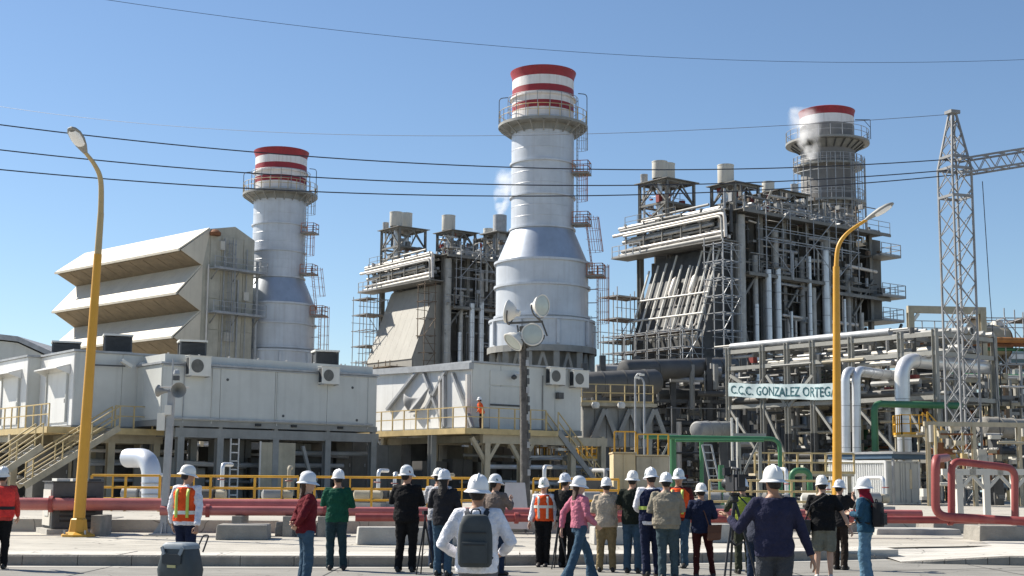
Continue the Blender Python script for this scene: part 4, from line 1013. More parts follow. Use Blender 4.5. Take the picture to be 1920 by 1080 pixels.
def vessel(label, a, c, r, mat, Ya, Yc, name='process_vessel', saddles=True, cat='vessel'):
    p, q = gp(*a, Ya), gp(*c, Yc); d = (q - p).normalized()
    O = Vector((p.x, p.y, 0)); T = thing(name, label, cat, tuple(O), 0)
    p, q = p - O, q - O
    MB().tube([p - d * r * .42, p - d * r * .3, p, q, q + d * r * .3, q + d * r * .42], [r * .35, r * .8, r, r, r * .8, r * .35], 22).build('vessel_shell', mat, T)
    for f in (.25, .55, .85): 
        m = p.lerp(q, f); MB().tube([m - d * .06, m + d * .06], r + .04, 22).build('seam_band', mat, T)
    if saddles:
        for f in (.2, .8):
            m = p.lerp(q, f); block('saddle', m.x - .25, m.x + .25, m.y - r * .7, m.y + r * .7, .5, m.z - r * .85, m_dark, T)
    return T
vessel('long dark blue-grey vessel high up left of the banner', (1172, 694), (1372, 688), .72, m_dark2, 96, 104)
vessel('shorter charcoal vessel with a shiny end left of the banner', (1092, 722), (1228, 716), .85, m_dark2, 91, 93)
vessel('grey lagged vessel low behind the green pipes', (1308, 806), (1368, 806), .55, m_pgrey, 88, 92)
# ================================================================== pipe racks
def rack(label, fr, axis, span, depth, colpos, levels, zt, mat, seed, npipe=10, rmax=.35, pmats=None, verticals=8, name='pipe_rack', zbase=.5, colw=.4):
    """axis 'w': rack runs along w at u=0..depth; axis 'u': runs along u at w=0..depth"""
    rnd = random.Random(seed); T = frame_thing(name, label, 'pipe rack', fr, 'steel pipe racks')
    P = (lambda s, d, z: (d, s, z)) if axis == 'w' else (lambda s, d, z: (s, d, z))
    pm = pmats or [m_pgrey, m_lag, m_lag, m_galv, m_dark2, m_pgrey]
    for s in colpos:
        for d in (0, depth): ibeam('column', P(s, d, zbase), P(s, d, zt), colw, colw, mat, T)
        for z in levels: bar('cross_beam', P(s, 0, z), P(s, depth, z), .18, .26, mat, T)
    for d in (0, depth):
        for z in levels: bar('long_beam', P(span[0], d, z), P(span[1], d, z), .16, .26, mat, T)
    cs = sorted(colpos)
    for a, c in zip(cs[:-1], cs[1:]):
        if rnd.random() < .6: bar('brace', P(a, -.02, levels[0]), P(c, -.02, levels[min(1, len(levels) - 1)]), .16, .16, mat, T)
    for z in levels:
        for i in range(npipe):
            d = rnd.uniform(.2, depth - .2); r = rnd.choice([.08, .12, .16, .22, rmax]); a, c = span
            if rnd.random() < .4: a += (c - a) * rnd.uniform(0, .5)
            if rnd.random() < .3: c -= (c - a) * rnd.uniform(0, .4)
            rod('rack_pipe', P(a, d, z + .18 + r), P(c, d, z + .18 + r), r, rnd.choice(pm), T, r > .2)
    for i in range(verticals):
        s = rnd.uniform(*sorted(span)); d = rnd.uniform(-.3, depth); z0 = rnd.choice([zbase] + list(levels[:-1])); z1 = rnd.choice([z for z in levels if z > z0]) + .3; r = rnd.choice([.06, .1, .15, .2])
        rod('drop_pipe', P(s, d, z0), P(s, d, z1), r, rnd.choice(pm), T)
        if rnd.random() < .6:
            zz = rnd.uniform(z0, z1); block('valve', *[v for k in range(3) for v in (P(s, d, zz)[k] - .2, P(s, d, zz)[k] + .2)], rnd.choice([m_dark, m_redp, m_galv, m_pgrey]), T)
    return T
CL = [m_pgrey, m_lag, m_galv, m_tan, m_dark, m_steel, m_pipew, m_dark2]
Fr = Frame(gp(1365, 700, 95.0))
wr = lambda x, y=700, u=0: Fr.fw(x, y, u)
ztop = Fr.fw(1365, 653, 0).z
zA, zB, zC = wr(1365, 692).z, wr(1365, 764).z, wr(1365, 800).z
rackw = rack('grey pipe rack that carries the banner', Fr, 'w', (wr(1365).y, wr(1760).y), 6.0, [wr(x).y for x in (1366, 1430, 1476, 1524, 1597, 1690, 1755)], [zC - 2.4, zB, zA, ztop - .3], ztop, m_rack, 31, 9, .24, None, 30, colw=.3, zbase=zC - .6)
for x in (1366, 1430, 1476, 1524, 1597, 1690, 1755):
    for d in (0, 6.0): ibeam('lower_column', (d, wr(x).y, .5), (d, wr(x).y, zC - .6), .34, .34, m_dark, rackw)
w1_, w0_ = wr(1365).y, wr(1740).y
clutter(rackw, 240, (-.25, 5.5, w0_, w1_, zB - .5, ztop + .2), 131, CL, .16, 4, .35, (1, 1, 1, 2, 0))
clutter(rackw, 220, (.2, 5.5, w0_, w1_, .6, zB - .4), 132, [m_dark, m_dark2, m_casing, m_pgrey, m_steel, m_tan, m_galv], .2, 4, .35, (1, 1, 2, 2, 0))
for i in range(5): rod('top_pipe', (.3 + i * .9, 1.5, ztop + .2), (.3 + i * .9, wr(1700).y, ztop + .2), (.07, .1, .13, .08, .1)[i], (m_lag, m_pgrey, m_lag, m_pgrey, m_lag)[i], rackw, True)
for (xa, xb, ya, yb) in ((1370, 1432, 704, 748), (1438, 1476, 704, 762), (1524, 1480, 704, 762)): bar('brace', wr(xa, ya, -.05), wr(xb, yb, -.05), .2, .2, m_rack, rackw)
# banner
bn = thing('banner', 'pale banner with dark lettering tied across the pipe rack', 'banner', tuple(Fr.O), Fr.phi)
c = [wr(1366, 718, -.35), wr(1592, 718, -.35), wr(1592, 750, -.35), wr(1366, 743, -.35)]
nb, nh = 28, 5; b = MB(); vs = []
def bpt(s, t):
    p = c[0].lerp(c[1], s).lerp(c[3].lerp(c[2], s), t)
    return p + Vector((-.05 * math.sin(s * 17) - .03 * math.sin(s * 41 + t * 3), 0, -.07 * math.sin(math.pi * s) + .02 * math.sin(s * 23)))
for j in range(nh + 1):
    for i in range(nb + 1): vs.append(bpt(i / nb, j / nh))
b.add(vs, [(j * (nb + 1) + i, j * (nb + 1) + i + 1, (j + 1) * (nb + 1) + i + 1, (j + 1) * (nb + 1) + i) for j in range(nh) for i in range(nb)], True)
b.build('cloth', m_banner, bn)
cu = bpy.data.curves.new('lettering', 'FONT'); cu.body = 'C.C.C. GONZALEZ ORTEGA'; cu.size = 1.0; cu.offset = .012; cu.resolution_u = 2
to = bpy.data.objects.new('lettering_tmp', cu); sc.collection.objects.link(to)
dg = bpy.context.evaluated_depsgraph_get(); me = bpy.data.meshes.new_from_object(to.evaluated_get(dg)); bpy.data.objects.remove(to)
xs_ = [v.co.x for v in me.vertices]; x0, x1 = min(xs_), max(xs_)
bmx = bmesh.new(); bmx.from_mesh(me); bmesh.ops.subdivide_edges(bmx, edges=[e for e in bmx.edges if e.calc_length() > .2], cuts=2); bmx.to_mesh(me); bmx.free()
for v in me.vertices:
    s = .025 + .885 * (v.co.x - x0) / (x1 - x0); t = .80 - .62 * v.co.y / .72
    q = bpt(s, t); v.co = q + Vector((-.015, 0, 0))
me.materials.clear(); me.materials.append(m_ink)
lt = bpy.data.objects.new('lettering', me); COL.objects.link(lt); lt.parent = bn
for s in (0.0, .27, .62, 1.0): 
    p = bpt(s, 0); rod('tie_rope', p, p + Vector((.3, 0, .5)), .015, m_pipew, bn)

# dark process structure between the V box and the banner rack, two depths
Fp = Frame(gp(1180, 800, 100.0), R(8))
xu = lambda x, fr=Fp: fr.fu(x, 800).x
rack('dark process steelwork behind the green pipes', Fp, 'u', (xu(1120), xu(1400)), 7, [xu(x) for x in (1130, 1195, 1262, 1330, 1395)], [3.2, 5.4, 7.4, 9.0], 10.6, m_dark, 41, 8, .4, [m_dark, m_dark2, m_pgrey, m_casing, m_pgrey, m_galv], 26)
Fq = Frame(gp(1180, 800, 112.0), R(8))
clutter(bpy.data.objects['pipe_rack.001'], 230, (xu(1110), xu(1400), -1.5, 5, .6, 10.0), 133, [m_dark, m_dark2, m_casing, m_pgrey, m_steel, m_galv, m_tan, m_pipew], .2, 4.5, .3, (0, 0, 2, 2, 1))
T = frame_thing('turbine_hall_wall', 'dark grey cladded hall wall at the back of the process steelwork', 'wall', Fq)
q0, q1 = xu(1085, Fq), xu(1500, Fq)
for i in range(22): block('wall_sheet', q0 + (q1 - q0) * i / 22 + .02, q0 + (q1 - q0) * (i + 1) / 22 - .02, 0, .12 + .05 * (i % 2), .5, 9.2, m_casing, T)
block('wall_backing', q0, q1, .17, 6, .5, 9.1, m_casing, T)
# dark backing added behind the left modules so the shade under them closes off
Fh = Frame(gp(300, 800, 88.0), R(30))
T = frame_thing('shade_backing', 'long dark turbine enclosure in the shade behind the module legs', 'enclosure', Fh)
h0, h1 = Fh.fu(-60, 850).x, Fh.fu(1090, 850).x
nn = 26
for i in range(nn): block('backing_panel', h0 + (h1 - h0) * i / nn + .03, h0 + (h1 - h0) * (i + 1) / nn - .03, 0, .2 + .08 * (i % 3 == 0), .5, 4.2, random.choice([m_casing, m_dark, m_steel]), T)
block('backing_core', h0, h1, .25, 5, .5, 4.1, m_casing, T)
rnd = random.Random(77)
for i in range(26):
    u = rnd.uniform(h0, h1 - 4); z = rnd.uniform(1, 4); rod('backing_pipe', (u, -rnd.uniform(.3, 1.6), z), (u + rnd.uniform(2, 7), -rnd.uniform(.3, 1.6), z), rnd.uniform(.06, .16), rnd.choice([m_pgrey, m_pipew, m_galv, m_steel]), T)
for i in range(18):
    u = rnd.uniform(h0, h1); bar('backing_post', (u, -.6, .5), (u, -.6, 4.2), .22, .22, rnd.choice([m_steel, m_tan, m_dark]), T)

# racks on the right
Fs = Frame(gp(1620, 760, 90.0), R(12))
su = lambda x: Fs.fu(x, 760).x
rack('pale pipe rack behind the silver risers on the right', Fs, 'u', (su(1600), su(1960)), 6, [su(x) for x in (1610, 1690, 1775, 1860, 1940)], [3.4, 5.2, 6.9, 8.4], 9.6, m_tan, 51, 9, .3, [m_lag, m_lag, m_pgrey, m_galv, m_green, m_pgrey], 24)
Fs2 = Frame(gp(1620, 760, 104.0), R(12))
rack('dim pipe rack further back on the right', Fs2, 'u', (Fs2.fu(1560, 760).x, Fs2.fu(1960, 760).x), 5, [Fs2.fu(x, 760).x for x in (1570, 1650, 1730, 1810, 1890, 1950)], [3.0, 5.0, 7.0, 9.4], 10.4, m_steel, 53, 8, .4, [m_dark, m_pgrey, m_casing, m_galv], 24)
clutter(bpy.data.objects['pipe_rack.002'], 300, (su(1600), su(1950), -1.5, 5, .6, 9.4), 134, CL + [m_rust, m_tan], .2, 4, .4, (0, 0, 2, 2, 1))
clutter(bpy.data.objects['pipe_rack.003'], 200, (Fs2.fu(1560, 760).x, Fs2.fu(1960, 760).x, -1, 4, .6, 10), 135, CL + [m_dark, m_casing], .25, 5, .35, (0, 0, 2, 2, 1))
# tan portal frame with orange pipes, against the sky
Ft = Frame(gp(1707, 680, 98.0), R(6))
T = frame_thing('portal_frame', 'tan portal frame standing against the sky left of the lattice tower', 'portal frame', Ft)
tz = lambda x, y: Ft.fu(x, y)
zt_, zb_ = tz(1707, 580).z, 9.5
for x in (1707, 1842): ibeam('column', (tz(x, 600).x, 0, 5), (tz(x, 600).x, 0, zt_), .42, .42, m_tan, T)
bar('lintel', (tz(1702, 600).x, 0, zt_), (tz(1848, 600).x, 0, zt_), .34, .5, m_tan, T)
bar('knee_brace', (tz(1709, 606).x, 0, tz(1709, 606).z), (tz(1722, 588).x, 0, tz(1722, 588).z), .2, .2, m_acw, T)
m_orange = M('orange_primer', (0.36, 0.15, 0.045), 0.7, 0, 0.3, 2)
for i, y in enumerate((633, 640, 648)): rod('orange_pipe', (tz(1700, y).x, .4 + i * .5, tz(1700, y).z), (tz(1990, y).x, .4 + i * .5, tz(1700, y).z), .2 - i * .04, (m_orange, m_rust, m_green)[i], T, True)
railing(T, [(tz(1706, 628).x, 0, tz(1706, 630).z), (tz(1800, 628).x, 0, tz(1706, 630).z)], m_galv, 1.1, 1.0, toe=False)
# round brown vessel with scaffold on the right
vO = gp(1850, 640, 102)
T = thing('insulated_drum', 'rusty brown round vessel wrapped in scaffold right of the lattice tower', 'vessel', (vO.x, vO.y, 0))
b = MB(); b.tube([(-1.2, 0, 12.0), (-1.0, 0, 12.0), (1.4, .3, 12.0), (1.6, .3, 12.0)], [.7, 1.35, 1.35, .7], 20); b.build('drum_shell', m_tan, T)
MB().tube([(1.4, .3, 12.0), (1.6, .32, 12.0)], 1.1, 20).build('manway_end', m_rust, T)
for a in (-.8, 1.0):
    for dy in (-.8, .9): ibeam('leg', (a, dy, 4), (a, dy, 11), .3, .3, m_brown, T)
MB().lathe([(0, 13.9), (.5, 13.9), (.75, 13.2), (.6, 12.6)], 16, (-.6, 0, 0)).build('white_dome', m_acw, T)
MB().lathe([(0, 13.7), (.4, 13.6), (.6, 13.0)], 16, (.9, 0.2, 0)).build('white_dome', m_acw, T)
S = thing('scaffold', 'thin scaffold wrapped round the rusty brown vessel', 'scaffold', (vO.x, vO.y, 0), 0, 'scaffolds round the boilers'); scaffold(S, -2.0, 3.4, -1.9, 1.4, 8.5, 13.6, 1.4, 1.5, seed=17)
# pale louvred cooling tower at the right edge
cO = gp(1842, 740, 150)
T = thing('cooling_tower', 'pale louvred cooling tower bands at the right edge', 'cooling tower', (cO.x, cO.y, 0), R(-4))
block('fill_wall', 0, 16, 1, 8, .5, 16.0, M('tower_blue_grey', (0.20, 0.29, 0.33), .7), T)
for i in range(7): block('louvre_band', -.1, 16, .2 - .0, .7, 9.4 + i * .95, 9.9 + i * .95, m_ewhite, T)
for i in range(6): bar('mullion', (i * 3.1, .1, .5), (i * 3.1, .1, 16), .2, .2, m_galv, T)

# ------------------------------------------------------------------ silver insulated risers, green lines
def riser(label, pts, r, mat, bend=None, name='insulated_pipe', bands=True, group=None, cat='pipe', n=16):
    O = Vector((pts[0].x, pts[0].y, 0)); T = thing(name, label, cat, tuple(O), 0, group)
    P = [p - O for p in pts]
    MB().pipe(P, r, bend or r * 2.4, n, 7).build('jacket', mat, T)
    if bands:
        for a, c in zip(P[:-1], P[1:]):
            d = (c - a); ln = d.length; d = d.normalized()
            k = int((ln - r * 5) / 1.2)
            for i in range(max(0, k)):
                q = a + d * (r * 2.6 + i * 1.2); MB().tube([q - d * .02, q + d * .02], r + .012, n).build('band', m_galv, T)
    return T
Yp = 80.0
for i, (x, lab) in enumerate(((1585, 'left one of the paired silver risers beside the right lamp post'), (1605, 'right one of the paired silver risers beside the right lamp post'))):
    a = gp(x, 836, Yp + i * .2); t = gp(x, 694 + i * -1, Yp + i * .2); e = Vector((t.x + 4.2, t.y + 5, t.z))
    a.z = .6
    riser(lab, [a, t, e], .25, m_pipe, .7, group='paired silver risers')
t = gp(1690, 674, 82); a = Vector((t.x, t.y, .6)); riser('fat silver elbow pipe left of the lattice tower', [a, t, t + Vector((6.5, 4.0, -.1))], .45, m_pipe, 1.2)
t = gp(1686, 627, 86); riser('thin silver pipe looping over behind the fat elbow pipe', [Vector((t.x, t.y, 3)), t, t + Vector((1.0, 2.5, 0)), t + Vector((1.1, 2.6, -4))], .17, m_pipe, .5)
t = gp(1639, 757, 80); riser('upright green pipe bending right beside the white container', [Vector((t.x, t.y, .5)), t, t + Vector((5.5, 1.4, .0))], .2, m_green, .5, bands=False)
# green header with droppers in front of the dark structure
Yg = 66.0
p0, p1 = gp(1208, 819, Yg), gp(1462, 823, Yg)
gT = riser('long green header pipe turning down at its right end behind the crowd', [p0, p1, Vector((p1.x, p1.y, .5))], .105, m_green, .5, bands=False, name='green_header', group='green process pipes')
gT2_O = Vector((gp(1262, 826, Yg - .8).x, gp(1262, 826, Yg - .8).y, 0))
q0_, q1_ = gp(1266, 826, Yg - .8), gp(1432, 826, Yg - .8)
riser('thinner pale green pipe just below the long green header', [q0_, q1_], .07, m_green, None, bands=False, name='green_header', group='green process pipes')
for i, (x, lab) in enumerate(((1262, 'leftmost green dropper below the long header'), (1315, 'green dropper with a white bracket right of the leftmost one'))):
    t = gp(x, 824, Yg + .5); riser(lab, [t, Vector((t.x, t.y, .5))], .15 if i == 0 else .1, m_green, bands=False, name='green_dropper', group='green process pipes')
t = gp(1352, 872, 62); riser('short green stub pipe in the middle of the crowd', [Vector((t.x, t.y, .5)), t], .13, m_green, bands=False, name='green_dropper', group='green process pipes')
a, c_ = gp(1484, 882, 60), gp(1518, 882, 60)
riser('small green goalpost loop left of the white container', [Vector((a.x, a.y, .5)), a, c_, Vector((c_.x, c_.y, .5))], .13, m_green, .35, bands=False, name='green_dropper', group='green process pipes')
# posts and frames holding the green lines
for i, (x, lab) in enumerate(((1238, 'left grey goalpost support under the green header'), (1405, 'right grey goalpost support under the green header'))):
    t = gp(x, 820, Yg + 1.2)
    T = thing('pipe_support', lab, 'pipe support', (t.x, t.y, .5), 0, 'goalposts under the green header')
    for k in (-.5, .5): bar('post', (k, 0, 0), (k, 0, t.z - .45), .16, .16, m_steel, T)
    bar('crossbar', (-.8, 0, t.z - .4), (.8, 0, t.z - .4), .18, .18, m_steel, T); bar('brace', (-.5, 0, 1.2), (.5, 0, t.z - .6), .1, .1, m_steel, T)
for i, x in enumerate((1372, 1382)):
    t = gp(x, 783, 70); T = riser(('left' if i == 0 else 'right') + ' of two thin white vent pipes above the video camera', [Vector((t.x, t.y, .5)), t], .06, m_acw, bands=False, name='vent_pipe', group='thin white vent pipes')
# folding ladder shape behind the crowd
t = gp(1325, 830, 64); T = thing('step_ladder', 'grey step ladder leaning behind the crowd under the green header', 'ladder', (t.x, t.y, .5), R(10))
b = MB()
for k in (-.22, .22): b.beam((k, 0, t.z - .6), (k + .5, -.3, 0), .07)
for i in range(8): f = i / 8; b.beam((-.22 + .5 * f, -.3 * f, (t.z - .6) * (1 - f)), (.22 + .5 * f, -.3 * f, (t.z - .6) * (1 - f)), .05)
b.build('ladder_frame', m_galv, T)
# tan skid boxes with low yellow rails
for (x0, x1, y0, y1, Yv, mm, lab) in ((1150, 1192, 850, 905, 58, m_tan_sun, 'sunlit tan end box with yellow rails on top behind the crowd'), (1193, 1254, 855, 915, 58, m_tan, 'shaded grey-tan box right of the sunlit one behind the crowd')):  # sunlight and shade put into the two box colours
    p, q = gp(x0, y0, Yv), gp(x1, y1, Yv); T = thing('skid_box', lab, 'box', (p.x, Yv, .5), 0, 'tan skid boxes')
    wd, hh = q.x - p.x, p.z - .5
    bevel(block('body', 0, wd, 0, 2.2, 0, hh, mm, T), .02); block('lid', -.03, wd + .03, -.05, 2.25, hh, hh + .06, m_tan_sun, T)
    railing(T, [(0.05, 0, hh), (wd, 0, hh)], m_yel, .9, .45, toe=False, mid=())
    block('side_rib', wd * .5 - .04, wd * .5 + .04, -.04, 0, .05, hh - .05, mm, T)
# blue grey tilted hopper seen over the hats
p = gp(1110, 868, 56); T = thing('hopper', 'slanting blue-grey hopper below the stair behind the crowd', 'hopper', (p.x, p.y, .5), R(8))
b = MB(); b.prism([(-.6, 0, 0), (1.4, 0, 0), (1.2, 0, .7), (.5, 0, 1.15), (-.6, 0, 1.3)], (0, 1.6, 0)); b.build('hopper_shell', m_dark2, T)
for k in (-.4, .3, 1.0): bar('rib', (k, -.03, .05), (k, -.03, 1.0 - max(0, k) * .3), .06, .06, m_dark2, T)

# ------------------------------------------------------------------ white corrugated container with canopy
Fc = Frame(gp(1662, 940, 74.0), R(34))
T = frame_thing('shipping_container', 'white corrugated container under a flat canopy beside the right lamp post', 'container', Fc)
cw1, cu2 = Fc.fw(1553, 900, 0).y, Fc.fu(1722, 900).x; ct, cb = Fc.fu(1662, 864).z, Fc.fu(1662, 946).z
cw1 = min(cw1, 9.0)
block('core', .08, cu2 - .05, .05, cw1, cb, ct, m_cont, T)
n = 26
for i in range(n):
    d = cw1 / n; wv = d * i
    b = MB(); b.prism([(.08, wv, cb + .1), (.0, wv + d * .25, cb + .1), (.0, wv + d * .6, cb + .1), (.08, wv + d * .85, cb + .1)], (0, 0, ct - cb - .2)); b.build('corrugation', m_cont, T)
bar('top_rail', (.0, 0, ct - .04), (.0, cw1, ct - .04), .1, .14, m_cont, T); bar('bottom_rail', (.0, 0, cb + .06), (.0, cw1, cb + .06), .1, .16, m_cont, T)
for u0, u1 in ((.05, cu2 * .5 - .02), (cu2 * .5 + .02, cu2 - .05)): block('end_door', u0, u1, -.03, .05, cb + .12, ct - .1, m_ehouse, T)  # greyer than the corrugated side, its shade painted into the doors
for k in (.25, .42, .58, .75): rod('lock_rod', (cu2 * k, -.06, cb + .1), (cu2 * k, -.06, ct - .1), .02, m_galv, T)
for u in (0.0, cu2): bar('corner_post', (u, -.01, cb), (u, -.01, ct), .13, .13, m_cont, T)
for u in (.3, cu2 - .3):
    for wv in (.4, cw1 - .4): block('footing', u - .25, u + .25, wv - .25, wv + .25, .5, cb + .0, m_concd, T)
zc = Fc.fu(1662, 851).z
cn = frame_thing('canopy', 'flat grey canopy roof over the white container', 'canopy', Fc)
uc = Fc.fu(1750, 851).x
block('roof_sheet', .05, uc, -.5, cw1 + .2, zc, zc + .12, m_galv, cn)
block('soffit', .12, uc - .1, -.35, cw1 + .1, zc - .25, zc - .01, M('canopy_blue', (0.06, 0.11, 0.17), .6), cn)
for u in (.25, uc - .2):
    for wv in (-.3, cw1 + .1): bar('post', (u, wv, .5), (u, wv, zc - .25), .1, .1, m_galv, cn)
# pale goalpost frames inside the red loop
for i, (x, lab) in enumerate(((1797, 'left pale goalpost support inside the red pipe loop'), (1848, 'middle pale goalpost support inside the red pipe loop'), (1900, 'right pale goalpost support inside the red pipe loop'))):
    t = gp(x, 885, 46); T = thing('pipe_support', lab, 'pipe support', (t.x, t.y, .4), 0, 'goalposts in the red loop')
    bar('post', (0, 0, 0), (0, 0, t.z - .4), .2, .2, m_clad, T); bar('crossbar', (-.55, 0, t.z - .4), (.55, 0, t.z - .4), .18, .2, m_clad, T)
    bar('brace', (-.5, 0, t.z - .45), (0, 0, t.z - 1.0), .1, .1, m_clad, T); bar('brace', (.5, 0, t.z - .45), (0, 0, t.z - 1.0), .1, .1, m_clad, T)
    block('footing', -.3, .3, -.3, .3, -.25, .02, m_concd, T)
# grey tank and yellow stair further right
t = gp(1846, 800, 76); T = vessel('mottled grey tank right of the foot of the lattice tower', (1846, 800), (1935, 806), .55, m_concd, 76, 78)
st = Frame(gp(1735, 808, 78), R(0))
stair('yellow railed stair descending right at the foot of the lattice tower', st, (0, 0, gp(1735, 808, 78).z), (2.4, 0, 1.9), .9, m_yel, m_yelp)
t = gp(1733, 822, 79); T = thing('access_landing', 'bright yellow landing at the head of the stair by the lattice tower', 'landing', (t.x, t.y, 0), 0, 'yellow railed landings')
z = t.z + .2; block('deck', -1.4, .1, -.5, 1.2, z - .1, z, m_yelp, T); railing(T, [(-1.4, 1.2, z), (-1.4, -.5, z), (.1, -.5, z)], m_yel, 1.1, .45)
for a in (-1.3, 0):
    for c_ in (-.4, 1.1): bar('leg', (a, c_, .5), (a, c_, z - .1), .1, .1, m_tan, T)
t = gp(1850, 840, 72); T = thing('valve_station', 'cluster of tan valves and small pipes at the right edge behind the red loop', 'valves', (t.x, t.y, 0), R(8))
clutter(T, 90, (-3.5, 4.5, -.8, 2.5, .6, 4.6), 140, [m_tan, m_rust, m_lag, m_pgrey, m_clad, m_concd, m_yelp], .16, 2.6, .45, (0, 0, 2, 2, 1))
for u in (-3, -.5, 2, 4.2): ibeam('frame_post', (u, .4, .5), (u, .4, 4.8), .2, .2, m_tan, T)
bar('frame_beam', (-3.2, .4, 4.7), (4.5, .4, 4.7), .18, .24, m_tan, T)
# yellow catwalk rails seen between the hats on the right
t = gp(1480, 866, 72); T = thing('access_landing', 'low catwalk with pale yellow rails left of the white container', 'landing', (t.x, t.y, 0), R(4), 'yellow railed landings')
z = t.z - .6; block('deck', -1.8, 3.4, 0, 1.4, z - .12, z, m_tan, T); railing(T, [(-1.8, 0, z), (3.4, 0, z)], m_yelp, 1.05, .7, r=.04)
for u in (-1.6, .8, 3.2): bar('leg', (u, .2, .5), (u, .2, z), .16, .16, m_tan, T)

# ------------------------------------------------------------------ lattice tower, cross beam and cables
lO = gp(1809, 850, 74); lw = .62
T = thing('lattice_tower', 'tall galvanised lattice tower on the right carrying the power cables', 'lattice tower', (lO.x, lO.y, 0), R(20))
zt, zs = gp(1802, 212, 74).z, gp(1802, 318, 74).z
hw = lambda z: lw if z < zs else lw + (0.12 - lw) * (z - zs) / (zt - zs)
C4 = ((-1, -1), (1, -1), (1, 1), (-1, 1))
for a, c in C4:
    bar('leg', (a * lw, c * lw, .5), (a * lw, c * lw, zs), .095, .095, m_tower, T); bar('leg', (a * lw, c * lw, zs), (a * .12, c * .12, zt), .10, .10, m_tower, T)
z = .6
while z < zt - .6:
    h = 1.3 if z < zs else .9
    z1 = min(z + h, zt - .1)
    for k in range(4):
        (a0, c0), (a1, c1) = C4[k], C4[(k + 1) % 4]; w0, w1 = hw(z), hw(z1)
        bar('lacing', (a0 * w0, c0 * w0, z), (a1 * w1, c1 * w1, z1), .05, .035, m_tower, T); bar('lacing', (a1 * w0, c1 * w0, z), (a0 * w1, c0 * w1, z1), .05, .035, m_tower, T)
    z = z1
for zz in (zs, gp(1802, 296, 74).z, gp(1802, 370, 74).z):
    for k in range(4):
        (a0, c0), (a1, c1) = C4[k], C4[(k + 1) % 4]; w0 = hw(zz); bar('ring_strut', (a0 * w0, c0 * w0, zz), (a1 * w0, c1 * w0, zz), .1, .14, m_tower, T)
block('cap', -.3, .3, -.3, .3, zt - .05, zt + .12, m_tower, T)
G = thing('lattice_crossbeam', 'horizontal lattice beam running off the frame from the tower head', 'lattice beam', (lO.x, lO.y, 0), R(-8))
for (dy, z0) in ((-.45, zs - .3), (.45, zs - .3), (-.45, zs + .5), (.45, zs + .5)): bar('chord', (.3, dy, z0), (14, dy * 1.0, z0 + 2.0), .1, .1, m_tower, G)
for i in range(15):
    x = .4 + i * .85; r_ = 2.0 / 13.7; zl, zu = zs - .3 + (x - .3) * r_, zs + .5 + (x - .3) * r_
    for dy in (-.45, .45): bar('lacing', (x, dy, zl), (x + .42, dy, zu + .06), .055, .045, m_tower, G); bar('lacing', (x + .42, dy, zu + .06), (x + .85, dy, zl + .12), .055, .045, m_tower, G)
    for z0 in (zl, zu): bar('lacing', (x, -.45, z0), (x + .85, .45, z0 + .12), .055, .045, m_tower, G)
t = gp(1842, 340, 74)
MB().tube([t + Vector((0.0, 0, 0)), t + Vector((.15, 0, -6)), t + Vector((.4, 0, -12.5)), t + Vector((.45, 0, -15.6))], .022, 6).build('drop_cable', m_cable)
tag(bpy.data.objects['drop_cable'], 'dark cable hanging straight down from the lattice beam', 'cable')
def wire(label, a, Ya, c, Yc, r, sag, group):
    p, q = gp(*a, Ya), gp(*c, Yc); n = 40
    b = MB(); b.tube([p.lerp(q, i / n) - Vector((0, 0, sag * 4 * (i / n) * (1 - i / n))) for i in range(n + 1)], r, 5)
    tag(b.build('power_cable', m_cable), label, 'cable', group)
wire('uppermost of the three dark cables ending at the tower', (-60, 226), 62, (1790, 298), 74, .03, 1.32, 'three heavy cables to the tower')
wire('middle one of the three dark cables ending at the tower', (-60, 274), 62, (1790, 318), 74, .03, 1.32, 'three heavy cables to the tower')
wire('lowest of the three dark cables ending at the tower', (-60, 312), 62, (1790, 328), 74, .03, 1.28, 'three heavy cables to the tower')
wire('thin cable crossing the top of the sky from upper left', (150, -8), 150, (2000, 108), 190, .03, 3.3, 'thin overhead cables')
wire('faint thin cable sloping across the sky to the tower tip', (-60, 190), 130, (1800, 213), 74, .016, 2.2, 'thin overhead cables')

